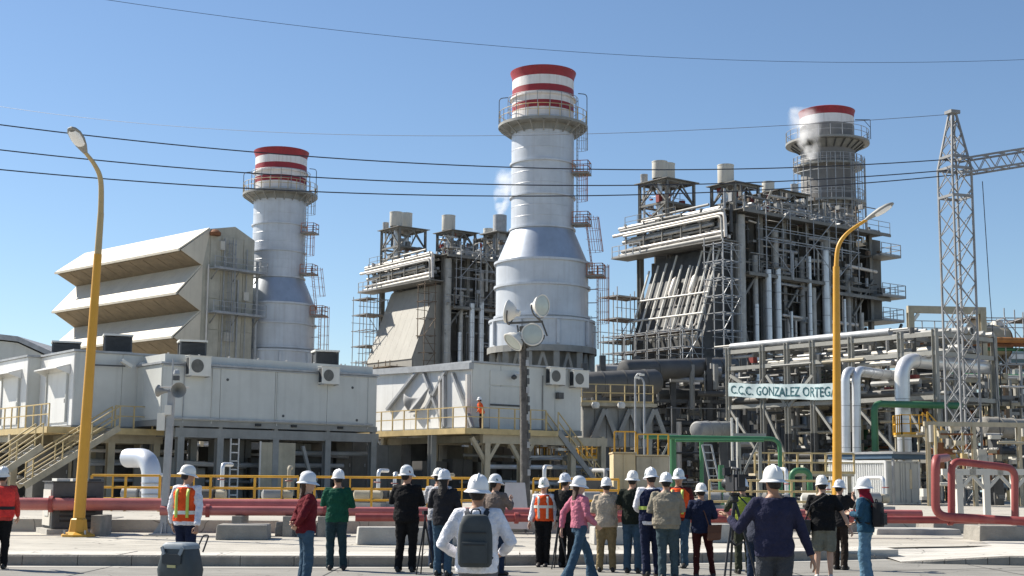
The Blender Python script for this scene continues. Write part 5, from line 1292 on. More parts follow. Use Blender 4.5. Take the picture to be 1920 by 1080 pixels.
# ------------------------------------------------------------------ steam
def steam(label, px, y0, y1, Y, dx, r0, r1, dens):
    a, t = gp(px, y0, Y), gp(px + dx, y1, Y); h = t.z - a.z
    b = MB(); prof = [(r0 * .7, 0)] + [(r0 + (r1 - r0) * f, h * f) for f in (.1, .3, .5, .7, .88)] + [(r1 * .6, h)]
    n = 20; vs = []
    for (r, z) in prof:
        f = z / h
        for j in range(n):
            an = 2 * math.pi * j / n; rr = r * (1 + .25 * math.sin(3 * an + z * 1.7) + .15 * math.sin(5 * an - z * 2.3))
            vs.append((rr * math.cos(an) + (t.x - a.x) * f ** 1.3, rr * math.sin(an), z))
    k = len(prof)
    b.add(vs, [(i * n + j, i * n + (j + 1) % n, (i + 1) * n + (j + 1) % n, (i + 1) * n + j) for i in range(k - 1) for j in range(n)] + [tuple(reversed(range(n))), tuple((k - 1) * n + j for j in range(n))])
    o = b.build('steam_plume', m_white, None, a)
    m = bpy.data.materials.new('steam'); m.use_nodes = True; N = m.node_tree.nodes; L = m.node_tree.links
    N.remove(N['Principled BSDF']); v = N.new('ShaderNodeVolumePrincipled'); v.inputs['Color'].default_value = (.97, .97, .97, 1); v.inputs['Anisotropy'].default_value = .3
    tc = N.new('ShaderNodeTexCoord'); ns = N.new('ShaderNodeTexNoise'); ns.inputs['Scale'].default_value = .8; ns.inputs['Detail'].default_value = 5
    sp_ = N.new('ShaderNodeSeparateXYZ'); L.new(tc.outputs['Object'], sp_.inputs[0])
    def mth(op, a_, b_=None):
        q = N.new('ShaderNodeMath'); q.operation = op
        for i_, v_ in enumerate((a_, b_)):
            if v_ is None: continue
            if isinstance(v_, (int, float)): q.inputs[i_].default_value = v_
            else: L.new(v_, q.inputs[i_])
        return q.outputs[0]
    f_ = mth('MAXIMUM', mth('DIVIDE', sp_.outputs['Z'], h), 0.0)
    cx = mth('MULTIPLY', mth('POWER', f_, 1.3), t.x - a.x)
    dx_ = mth('SUBTRACT', sp_.outputs['X'], cx)
    rad = mth('SQRT', mth('ADD', mth('MULTIPLY', dx_, dx_), mth('MULTIPLY', sp_.outputs['Y'], sp_.outputs['Y'])))
    rr = mth('ADD', mth('MULTIPLY', f_, r1 - r0), r0)
    fall = mth('MAXIMUM', mth('SUBTRACT', 1.0, mth('DIVIDE', rad, rr)), 0.0)
    mr = N.new('ShaderNodeMapRange'); mr.inputs['From Min'].default_value = .40; mr.inputs['From Max'].default_value = .70; mr.inputs['To Max'].default_value = dens
    L.new(tc.outputs['Object'], ns.inputs['Vector']); L.new(ns.outputs['Fac'], mr.inputs['Value'])
    den = mth('MULTIPLY', mth('MULTIPLY', mr.outputs[0], fall), mth('SUBTRACT', 1.0, mth('MULTIPLY', f_, .75)))
    L.new(den, v.inputs['Density']); L.new(v.outputs[0], N['Material Output'].inputs['Volume'])
    o.data.materials.clear(); o.data.materials.append(m)
    tag(o, label, 'steam', 'white steam plumes')
steam('white steam rising from the small vent stack left of the middle stack', 938, 404, 318, 158, 18, .75, 2.0, 3.2)
steam('white steam drifting up the left side of the grey stack', 1520, 300, 205, 139, -16, .95, 2.3, 3.0)
# ================================================================== foreground furniture
def lamp_post(label, base, top_px, Y, arm, head, lean=0.0, tall_grey=False):
    """octagonal tapered post with a curved arm and a cobra head"""
    T = thing('street_lamp', label, 'street lamp', tuple(base), 0, 'yellow street lamps')
    to = top_px - Vector(base); h = to.z
    def lerp(f): return Vector((to.x * f, to.y * f, h * f))
    hs = [0, .35, .7, 1.0]
    mm = m_pole
    if tall_grey:
        MB().tube([lerp(0), lerp(.87)], [.15, .10], 10).build('post', mm, T); MB().tube([lerp(.87), lerp(1.0)], [.09, .08], 10).build('upper_post', m_tangrey, T)
    else: MB().tube([lerp(0), lerp(1.0)], [.15, .10], 10).build('post', mm, T)
    pts = [lerp(1.0)] + [Vector(p) - Vector(base) for p in arm]
    # smooth the arm
    sp = []
    for i in range(len(pts) - 1):
        p0 = pts[max(0, i - 1)]; p1 = pts[i]; p2 = pts[i + 1]; p3 = pts[min(len(pts) - 1, i + 2)]
        for k in range(6):
            t = k / 6; sp.append(.5 * ((2 * p1) + (p2 - p0) * t + (2 * p0 - 5 * p1 + 4 * p2 - p3) * t * t + (3 * p1 - p0 - 3 * p2 + p3) * t ** 3))
    sp.append(pts[-1])
    MB().tube(sp, [.075 - .03 * i / len(sp) for i in range(len(sp))], 10).build('arm', m_tangrey if tall_grey else m_pole, T)
    d = (pts[-1] - pts[-2]).normalized() if head is None else Vector(head).normalized()
    sd = d.cross(Vector((0, 0, 1))).normalized(); up = sd.cross(d); e = pts[-1]
    mt = Matrix((d, -sd, up)).transposed().to_4x4(); mt = Matrix.Translation(e) @ mt
    # cobra head: lofted flattened body with a lens below
    prof = [(-.05, .06, .05), (.08, .10, .08), (.25, .15, .10), (.5, .19, .12), (.75, .18, .10), (.9, .12, .06), (.95, .04, .03)]
    n = 14; vs = []
    for x, hw_, hh in prof:
        for j in range(n):
            a = 2 * math.pi * j / n; zz = math.sin(a) * hh; vs.append(mt @ Vector((x, math.cos(a) * hw_, zz if zz > 0 else zz * .5)))
    b = MB(); k = len(prof)
    b.add(vs, [(i * n + j, i * n + (j + 1) % n, (i + 1) * n + (j + 1) % n, (i + 1) * n + j) for i in range(k - 1) for j in range(n)] + [tuple(range(n)), tuple((k - 1) * n + j for j in range(n))], True)
    hd = b.build('lamp_head', m_steel, T, angle=60)
    b = MB(); vs = []
    for x, hw_, hh in ((.3, .11, .06), (.36, .145, .075), (.55, .165, .09), (.75, .15, .075), (.86, .08, .05)):
        for j in range(7):
            a = math.pi + math.pi * j / 6; vs.append(mt @ Vector((x, math.cos(a) * hw_, math.sin(a) * hh - .02)))
    b.add(vs, [(i * 7 + j, i * 7 + j + 1, (i + 1) * 7 + j + 1, (i + 1) * 7 + j) for i in range(4) for j in range(6)], True)
    b.build('lens', m_lens, hd)
    # flared base and footing
    MB().lathe([(.42, 0), (.42, .05), (.24, .12), (.20, .42), (.17, .45)], 8, sm=False).build('base_shroud', m_pole, T)
    for a in range(4):
        c, s = math.cos(a * 1.57 + .78) * .36, math.sin(a * 1.57 + .78) * .36; rod('anchor_bolt', (c, s, .04), (c, s, .16), .025, m_galv, T)
    MB().lathe([(.62, -.25), (.60, -.02), (.5, 0.0), (0.01, 0.0)], 14).build('footing', m_concd, T)
    return T
bl = gz(146, 1006, .17); Yl = bl.y
lamp_post('tall yellow street lamp on the left, lens showing', bl, gp(189, 400, Yl), Yl,
          [gp(189, 340, Yl - .2), gp(178, 310, Yl - .5), gp(159, 285, Yl - .9)], gp(138, 247, Yl - 1.6) - gp(159, 285, Yl - .9), tall_grey=True)
br = gp(1569, 930, 42); br.z = .45
lamp_post('all yellow street lamp on the right, arm curving right', br, gp(1568, 500, 42), 42,
          [gp(1572, 462, 42), gp(1590, 436, 42), gp(1625, 412, 42)], gp(1675, 381, 41.6) - gp(1628, 410, 42))
# pole-mounted loudspeakers
bs = gz(306, 1003, .18); Ys = bs.y
T = thing('loudspeaker_post', 'grey square post with horn loudspeakers left of the orange vest worker', 'loudspeaker post', tuple(bs))
tp_ = gp(322, 735, Ys) - bs
b = MB(); b.beam((0, 0, 0), tp_, .17, .17); bevel(b.build('post', m_galv, T), .015)
b = MB(); b.prism([(-.3, -.3, 0), (.3, -.3, 0), (.3, .3, 0), (-.3, .3, 0)], (0, 0, .04)); b.build('base_plate', m_galv, T)
for k in ((-1, 0), (1, 0), (0, -1)):
    b = MB(); b.prism([(k[0] * .09 - .01 * (k[0] == 0), k[1] * .09, .04), (k[0] * .27 - .01 * (k[0] == 0), k[1] * .27, .04), (k[0] * .09 - .01 * (k[0] == 0), k[1] * .09, .32)], (0.02 * (k[0] == 0), .02 * (k[0] != 0), 0)); b.build('gusset', m_galv, T)
block('footing', -.42, .42, -.42, .42, -.2, 0, m_concd, T)
rod('mast', tp_, tp_ + Vector((.0, 0, .85)), .02, m_galv, T)
def horn(parent, p, d, s):
    d = Vector(d).normalized(); up = Vector((0, 0, 1)); x = d.cross(up).normalized(); y = x.cross(d)
    mt = Matrix.Translation(p) @ Matrix((x, y, d)).transposed().to_4x4()
    o = MB().lathe([(.05 * s, -.22 * s), (.075 * s, -.18 * s), (.05 * s, 0), (.07 * s, .12 * s), (.15 * s, .3 * s), (.2 * s, .34 * s), (.2 * s, .36 * s), (.14 * s, .31 * s), (.03 * s, .1 * s), (.0, .08 * s)], 20).build('horn', m_steel, parent); o.matrix_local = mt
    return o
horn(T, tp_ + Vector((.12, -.05, .06)), (.45, -1, -.1), 1.0)
horn(T, tp_ + Vector((-.1, 0, .02)), (-1, .25, .05), .8)
rod('horn_arm', tp_ + Vector((-.35, 0, .12)), tp_ + Vector((.45, 0, .12)), .018, m_pipew, T)
block('control_box', tp_.x - .32, tp_.x - .12, -.14, .04, tp_.z - 1.0, tp_.z - .55, m_acw, T)
block('control_box', tp_.x - .12, tp_.x + .04, -.2, -.09, tp_.z - .6, tp_.z - .35, m_acw, T)
block('beacon', tp_.x + .06, tp_.x + .2, -.16, -.02, tp_.z + .3, tp_.z + .42, m_dark, T)
MB().lathe([(.0, .12), (.07, .1), (.09, 0), (.0, 0)], 12, tp_ + Vector((.13, -.1, .46))).build('beacon_cap', m_galv, T)

# floodlight mast
Ym = 46.0; mb0 = gp(986, 940, Ym); mb0.z = .4; mt_ = gp(980, 612, Ym)
T = thing('floodlight_mast', 'dark wooden mast with four round floodlights in front of the middle stack', 'floodlight mast', tuple(mb0))
up = mt_ - mb0
MB().tube([Vector((0, 0, 0)), up * .5, up], [.17, .14, .11], 12).build('mast_pole', M('weathered_pole', (0.10, 0.095, 0.09), .9, 0, .4, 5, bump=.5, bscale=12), T)
for i in range(16):
    z = 1.5 + i * .3; a = i * 2.1; f = z / up.z
    b = MB(); b.box(-.05, .05, -.05, .05, -.1, .1, Matrix.Translation(up * f + Vector((.13, -.1 + .05 * (i % 3), 0))) @ Matrix.Rotation(a, 4, 'Z')); b.build('cable_clip', m_galv if i % 3 == 0 else m_dark, T)
arm0 = gp(952, 606, Ym) - mb0; arm1 = gp(1018, 603, Ym) - mb0
bar('cross_arm', arm0, arm1, .07, .07, m_dark, T)
def flood(px, py, d, r, yoke_to):
    c = gp(px, py, Ym - .35) - mb0; d = Vector(d).normalized(); upv = Vector((0, 0, 1)); x = d.cross(upv).normalized(); y = x.cross(d)
    mt = Matrix.Translation(c) @ Matrix((x, y, d)).transposed().to_4x4()
    o = MB().lathe([(.0, -.42), (.10, -.42), (.12, -.3), (.2, -.24), (.31, -.12), (r, .0), (r + .02, .02), (r, .04), (r - .03, .03)], 26).build('floodlight', m_acw, T); o.matrix_local = mt
    g = MB().lathe([(0.0, .035), (r * .6, .03), (r - .02, .015)], 26).build('glass', m_glass, o)
    b = MB(); a = Matrix(mt)
    pts = [a @ Vector((math.cos(t) * (r + .05), math.sin(t) * (r + .05) * 1.0, -.1)) for t in np.linspace(math.pi, 2 * math.pi, 10)]
    for p, q in zip(pts[:-1], pts[1:]): b.beam(p, q, .05, .02)
    m = pts[5]; b.beam(m, gp(*yoke_to, Ym) - mb0, .06, .04); b.build('yoke', m_dark, T)
flood(952, 584, (-.55, .15, .10), .37, (955, 606))
flood(1016, 573, (.75, -.65, -.05), .37, (1015, 603))
flood(998, 627, (.08, -1, .0), .36, (1000, 605))
flood(962, 641, (-.5, -.3, -.55), .36, (970, 610))
rod('brace', gp(1016, 603, Ym) - mb0, gp(1026, 630, Ym) - mb0, .03, m_dark, T)

# two small goosenecked yard lamps
for (px, lab, xx) in ((1191, 'left thin grey yard lamp pole with a small curved head', -1), (1208, 'right thin grey yard lamp pole with a small curved head', 1)):
    b0 = gp(px, 850, 70); b0.z = .5; t = gp(px, 710, 70) - b0
    if xx == 1: t = gp(px, 718, 71) - b0
    T = thing('yard_lamp', lab, 'yard lamp', tuple(b0), 0, 'thin grey yard lamps')
    MB().pipe([(0, 0, 0), t, t + Vector((-xx * .12, 0, .25)), t + Vector((-xx * .3, -.1, .22))], .05, .15, 8).build('pole', m_galv, T)
    block('head', -xx * .35 - .12, -xx * .35 + .12, -.2, 0, t.z + .14, t.z + .24, m_acw, T); block('base', -.15, .15, -.15, .15, 0, .05, m_galv, T)

# ------------------------------------------------------------------ red fire mains on sleepers
def py(x): return 36.6 + .14 * (x + 9)
def main_pipe(label, pts, r, name='fire_main', mat=None):
    O = Vector((pts[0][0], pts[0][1], 0)); T = thing(name, label, 'pipe', tuple(O), 0, 'red fire mains')
    P = [Vector(p) - O for p in pts]
    MB().pipe(P, r, r * 3, 16, 7).build('pipe_run', mat or m_redp, T)
    for a, c in zip(P[:-1], P[1:]):
        ln = (c - a).length; d = (c - a).normalized(); k = int(ln / 3.0)
        for i in range(k): q = a + d * (1.2 + i * 3.0); MB().tube([q - d * .05, q + d * .05], r + .05, 16).build('coupling', m_redp, T)
    return T
za = lambda px, pyy, Y: gp(px, pyy, Y).z
main_pipe('fat sun-faded red pipe along the ground on the left', [(-16, py(-16), .94), (-4.3, py(-4.3), .94)], .16, mat=m_fade)
main_pipe('thinner red pipe running on low sleepers behind the crowd', [(-9, py(-9) - .5, .80), (11.4, py(11.4) - .5, .80)], .12, mat=m_fade)
main_pipe('second red pipe low beside the crowd, nearer the ground', [(-4, py(-4) - 1.0, .66), (14.5, py(14) - 1.0, .66)], .10)
Yq = 36.2
pl = lambda x, y, Y=Yq: gp(x, y, Y)
main_pipe('front red pipe loop standing at the right', [pl(1930, 978, 35.5), pl(1754, 968), pl(1754, 860), pl(1775, 858, 38.5)], .11)
main_pipe('rear red pipe loop passing over the pale goalposts', [pl(1784, 962, 36.6), pl(1784, 864, 36.6), pl(1903, 878, 37.2), pl(1903, 985, 37.2)], .095)
# concrete sleepers and loose blocks
def sleeper(label, x, y, z, sx, sy, sz, rz=0, mat=None, group='concrete sleepers under the red pipes', name='concrete_block'):
    b = MB(); b.prism([(-sx / 2, -sy / 2, 0), (sx / 2, -sy / 2, 0), (sx / 2, sy / 2, 0), (-sx / 2, sy / 2, 0)], (0, 0, sz))
    for i, v in enumerate(b.v):
        if v[2] > 0: b.v[i] = (v[0] * .96, v[1] * .96, v[2])
    o = b.build(name, mat or m_concd, None, (x, y, z)); o.rotation_euler = (0, 0, rz); bevel(o, .025)
    return tag(o, label, 'concrete block', group)
g = .16
sl = [(185, 995, .9, 'small concrete sleeper just right of the left lamp base'), (450, 1012, 1.25, 'concrete sleeper between orange vest worker and maroon shirt'), (545, 1005, .9, 'concrete sleeper left of the maroon shirt'),
      (610, 1005, .6, 'concrete sleeper between the maroon and green shirts'), (1775, 1000, 1.1, 'concrete sleeper under the front red loop'), (1660, 985, .8, 'concrete sleeper right of the woman in blue')]
for px, pyy, wd, lab in sl:
    p = gz(px, pyy, g); sleeper(lab, p.x, p.y + .5, g, wd, 1.4, .36 if px < 1700 else .3, R(6))
# sleeper saddles: short posts that actually carry the mains
for i, px in enumerate((185, 450, 545, 610)):
    p = gz(px, 1005, g); y = py(p.x) - .5
    o = MB().box(-.12, .12, -.5, .5, 0, .52).build('pipe_saddle', m_concd, None, (p.x, y, g)); tag(o, ('leftmost', 'second', 'third', 'fourth')[i] + ' low saddle carrying the red pipes, counted from the left lamp', 'pipe saddle', 'saddles under the red pipes')
# long precast beams lying on the verge
for (x0, x1, yb, hh, lab) in ((665, 800, 1022, .40, 'long low concrete beam lying behind the black-shirted man'), (805, 955, 1024, .40, 'long low concrete beam lying behind the backpack man'), (1110, 1185, 1022, .42, 'low concrete beam behind the beige shirt'), (1320, 1372, 1018, .45, 'low concrete beam right of the navy sweater')):
    p, q = gz(x0, yb, g), gz(x1, yb, g); o = sleeper(lab, (p.x + q.x) / 2, (p.y + q.y) / 2 + .3, g, (q - p).length, .55, hh, math.atan2(q.y - p.y, q.x - p.x), m_conc, 'precast beams on the verge')
p, q = gz(200, 985, g), gz(330, 985, g); sleeper('low broken concrete edging right of the left lamp post', (p.x + q.x) / 2, p.y + .4, g, (q - p).length, .5, .26, .03, m_conc, 'precast beams on the verge')
p, q = gz(1690, 1003, g), gz(1800, 1010, g); sleeper('sloping concrete slab on the ground right of the woman in blue', (p.x + q.x) / 2, p.y + .8, g - .05, (q - p).length, 1.6, .22, .08, m_conc, 'precast beams on the verge')
p = gz(1885, 1020, .1); sleeper('big concrete block at the lower right edge', p.x + .3, p.y + .8, .1, 1.9, 1.2, .46, .05, m_concd, 'precast beams on the verge')
# generator cabinet on the left
cb = gz(95, 1001, .18); T = thing('generator_cabinet', 'dark cabinet with pale side panel behind the left lamp post', 'cabinet', tuple(cb), R(28))
hh = gp(95, 902, cb.y).z - .18
bevel(block('body', 0, 1.3, 0, 1.35, .12, hh, m_dark, T), .03); block('plinth', -.12, 1.4, -.1, 1.5, -.05, .12, m_conc, T)
block('side_panel', -.03, 0, .12, 1.2, .2, hh - .22, m_clad, T); block('side_hatch', -.05, -.03, .3, .85, .45, hh - .4, m_ehouse, T)
for k in range(3): bevel(block('top_hatch', .1 + k * .4, .44 + k * .4, .08, .8, hh, hh + .07, m_acw if k < 2 else m_dark, T), .02)
block('lid', -.04, 1.34, -.04, 1.4, hh - .02, hh, m_dark, T)
for k in range(6): block('vent_slat', .2, 1.1, -.02, 0, .3 + k * .12, .36 + k * .12, m_black, T)
# silver duct elbow
p = gp(284, 895, 52); T = thing('duct_elbow', 'shiny silver duct elbow curving down behind the yellow rail', 'duct', (p.x, p.y, .5), R(20))
zt = gp(284, 840, 52).z - .5; r = .36
MB().pipe([(-.75, 1.6, zt - r), (-.0, .25, zt - r), (0.05, .1, 0)], r, .75, 20, 9).build('jacket', m_alu, T)
for z in (.5, .9): MB().tube([(.05, .12, z), (.05, .12, z + .05)], r + .02, 20).build('band', m_galv, T)
# painted yellow guard rail in front of the yard
def guard(label, x0, x1, Y0, Y1, mat):
    T = thing('guard_rail', label, 'guard rail', (0, 0, 0), 0, 'yellow guard rails along the yard')
    p, q = gp(x0, 900, Y0), gp(x1, 900, Y1); p.z = q.z = .5
    T.location = p; d = q - p; n = max(2, round(d.length / 1.7)); dn = d.normalized()
    for z in (.42, .80, 1.2): rod('rail', Vector((0, 0, z)), d + Vector((0, 0, z)), .04, mat, T)
    for i in range(n + 1): bar('post', d * (i / n), d * (i / n) + Vector((0, 0, 1.2)), .075, .075, mat, T)
    for i in range(n):
        if i % 2 == 0: bar('half_post', d * ((i + .62) / n), d * ((i + .62) / n) + Vector((0, 0, 1.18)), .05, .05, mat, T)
guard('yellow guard rail left of the loudspeaker post', 172, 300, 47.5, 47.5, m_yel)
guard('yellow guard rail between the loudspeaker post and the maroon shirt', 312, 560, 47.5, 48, m_yel)
guard('yellow guard rail between the green and black shirts', 590, 905, 48, 49.5, m_yel)
guard('yellow guard rail behind the orange vest woman', 1000, 1160, 50, 51, m_yel)
guard('pale yellow guard rail right of the navy sweater', 1330, 1560, 52, 53, m_yelp)
# leaning notice board behind the backpack man
p = gz(965, 992, .3); T = thing('board', 'blank grey board leaning against the floodlight mast', 'board', tuple(p), R(-4)); hb = gp(965, 905, p.y).z - p.z
b = MB(); b.prism([(-.36, 0, 0), (.42, 0, 0), (.26, .3, hb), (-.30, .3, hb)], (0, .03, 0)); b.build('panel', m_wood, T)
bar('leg', (-.2, .05, -.15), (-.2, .35, hb * .8), .05, .04, m_dark, T); bar('leg', (.3, .05, -.15), (.3, .35, hb * .8), .05, .04, m_dark, T)
block('foot', -.5, .5, -.1, .5, -.16, -.1, m_concd, T)
# assorted ground clutter behind the rails: valves, pumps
rnd = random.Random(99)
names = ['left of the loudspeaker post', 'just right of the loudspeaker post', 'left of the maroon shirt', 'right of the green shirt', 'left of the black shirt', 'right of the black shirt', 'left of the orange vest woman', 'between the pink and beige shirts', 'right of the navy sweater', 'left of the small green loop', 'left of the white container', 'below the white container']
for i, px in enumerate((255, 395, 520, 690, 720, 805, 1000, 1115, 1345, 1455, 1530, 1640)):
    p = gp(px, 905, 54 + rnd.uniform(-2, 5)); T = thing('pump_skid', 'small pump skid behind the yellow rail, ' + names[i], 'pump', (p.x, p.y, .5), rnd.uniform(-.4, .4), 'pump skids behind the yellow rails')
    mm = rnd.choice([m_dark2, m_pgrey, m_clad, m_tan]); hh = rnd.uniform(.6, 1.2)
    block('plinth', -.7, .7, -.4, .4, 0, .18, m_conc, T)
    b = MB(); b.tube([(-.6, 0, .5), (-.5, 0, .5), (.15, 0, .5), (.2, 0, .5)], [.1, .27, .27, .1], 14); b.build('motor', mm, T)
    b = MB(); b.tube([(.25, 0, .5), (.6, 0, .5)], .2, 14); b.build('pump_casing', rnd.choice([m_pgrey, m_tan]), T)
    MB().pipe([(.45, 0, .5), (.45, 0, .5 + hh), (.45, 1.2, .5 + hh)], .08, .2, 10).build('discharge_pipe', rnd.choice([m_pipe, m_tan, m_pgrey]), T)
    block('motor_foot', -.5, .1, -.2, .2, .18, .26, m_dark, T)
    b = MB(); b.lathe([(.14, -.02), (.16, 0), (.14, .02)], 14, (.45, -.12, .62 + hh * .4)); b.build('hand_wheel', m_redp, T)
# ================================================================== people
TMP = bpy.data.scenes.new('workshop')
TME = bpy.data.meshes.new('workpiece'); TOB = bpy.data.objects.new('workpiece', TME); TMP.collection.objects.link(TOB)
TMD = TOB.modifiers.new('r', 'REMESH'); TMD.mode = 'VOXEL'; TMS = TOB.modifiers.new('s', 'SMOOTH'); TMS.factor = .5
def remesh(b, vox, smooth=3, wrinkle=0.0, seed=0, wscale=9.0):
    TME.clear_geometry(); TME.from_pydata(b.v, [], b.f); TME.update()
    TMD.voxel_size = vox; TMS.iterations = smooth
    vl = TMP.view_layers[0]; vl.update(); out = bpy.data.meshes.new_from_object(TOB.evaluated_get(vl.depsgraph))
    if wrinkle:
        off = Vector((seed * 3.1, seed * 1.7, seed))
        k = len(out.vertices); co = np.empty(k * 3, np.float32); no = np.empty(k * 3, np.float32)
        out.vertices.foreach_get('co', co); out.vertices.foreach_get('normal', no); co = co.reshape(-1, 3); no = no.reshape(-1, 3)
        dsp = np.empty(k, np.float32)
        for i in range(k):
            q = Vector((co[i, 0], co[i, 1], co[i, 2] * 1.5)) * wscale + off
            dsp[i] = wrinkle * (mnoise.noise(q) + .5 * mnoise.noise(q * 2.3))
        out.vertices.foreach_set('co', (co + no * dsp[:, None]).ravel()); out.update()
    out.polygons.foreach_set('use_smooth', [True] * len(out.polygons))
    out.materials.clear()
    return out
def loft(b, rings, n=18):
    """rings: (centre, X, Y) half axes"""
    vs = []
    for c, X, Y in rings:
        c, X, Y = Vector(c), Vector(X), Vector(Y)
        for j in range(n):
            a = 2 * math.pi * j / n; vs.append(c + X * math.cos(a) + Y * math.sin(a))
    k = len(rings)
    b.add(vs, [(i * n + j, i * n + (j + 1) % n, (i + 1) * n + (j + 1) % n, (i + 1) * n + j) for i in range(k - 1) for j in range(n)] + [tuple(reversed(range(n))), tuple((k - 1) * n + j for j in range(n))], True)
def ell(z, rx, ry, dy=0.0, dx=0.0): return ((dx, dy, z), (rx, 0, 0), (0, ry, 0))
# ---- hands, modelled once: wrist at origin, fingers towards -z, palm facing +y
def hand_mesh(curl, thumb_in):
    b = MB(); loft(b, [((0, 0, .03), (.026, 0, 0), (0, .019, 0)), ((0, 0, 0), (.028, 0, 0), (0, .018, 0)), ((0, 0, -.04), (.038, 0, 0), (0, .017, 0)), ((0, .002, -.085), (.042, 0, 0), (0, .014, 0)), ((0, .003, -.095), (.036, 0, 0), (0, .009, 0))], 14)
    for x, ln in ((-.032, .070), (-.011, .080), (.011, .076), (.031, .060)):
        p = Vector((x, .002, -.082)); a = 0; pts = [p.copy()]
        for k, f in enumerate((.45, .32, .23)):
            a += curl * (.8, 1.0, .7)[k]; p = p + Vector((x * .06, math.sin(a), -math.cos(a))) * ln * f; pts.append(p.copy())
        b.tube(pts, [.0095, .009, .0082, .007], 8)
    t = Vector((-.03, .004, -.02)); b.tube([t, t + Vector((-.02, .012 + thumb_in * .01, -.028)), t + Vector((-.024 + thumb_in * .012, .022 + thumb_in * .02, -.056)), t + Vector((-.022 + thumb_in * .02, .028 + thumb_in * .03, -.078))], [.013, .0115, .0098, .008], 8)
    return remesh(b, .0052, 2)
HANDS = {'relax': hand_mesh(.42, .3), 'grip': hand_mesh(1.15, 1.0)}
SKIN = {}
def skin(k): return M('skin_%d' % k, ((.42, .235, .155), (.34, .18, .11), (.50, .31, .22))[k], .55, 0, .06, 9)
def cloth(name, rgb): return M('cloth_' + name, rgb, .92, 0, .2, 9, bump=.5, bscale=28, spec=.15)
m_hats = [M('hard_hat_shell_%d' % i, c, .36, 0, .05, 14, spec=.5, streak=.15) for i, c in enumerate(((.80, .80, .80), (.74, .75, .74), (.80, .78, .73), (.70, .72, .75)))]
m_hair = M('dark_hair', (.018, .013, .011), .6, 0, .3, 30, bump=.4, bscale=160)
m_hairb = M('brown_hair', (.07, .035, .02), .6, 0, .3, 30, bump=.4, bscale=160)
m_refl = M('reflective_tape', (.72, .74, .66), .4, 0, .06, 4)
m_lime = M('lime_tape', (.50, .62, .12), .6, 0, .1, 4)
m_eye = M('eye_dark', (.02, .015, .012), .2)
m_lip = M('lip', (.30, .11, .09), .5)
ARM = {  # elbow, wrist (right side; mirrored for the left), in a 1.75 m body
    'down': ((.245, -.035, 1.14), (.265, .06, .90)), 'walkf': ((.25, .05, 1.15), (.24, .24, .97)), 'walkb': ((.25, -.14, 1.16), (.26, -.22, .93)),
    'front': ((.275, .03, 1.17), (.06, .25, 1.19)), 'low_front': ((.27, .02, 1.15), (.08, .22, 1.02)), 'phone': ((.265, .12, 1.2), (.09, .33, 1.36)),
    'pocket': ((.30, -.08, 1.15), (.215, .06, .93)), 'hip': ((.36, -.08, 1.18), (.20, .02, 1.02)), 'out': ((.34, -.02, 1.17), (.44, -.06, .93)),
    'camera': ((.27, .14, 1.22), (.12, .34, 1.42)), 'back': ((.26, -.12, 1.16), (.06, -.17, 1.02)), 'reach': ((.30, .20, 1.28), (.34, .42, 1.30)), 'pull': ((.26, -.10, 1.13), (.30, -.20, .86))}
PEOPLE = []
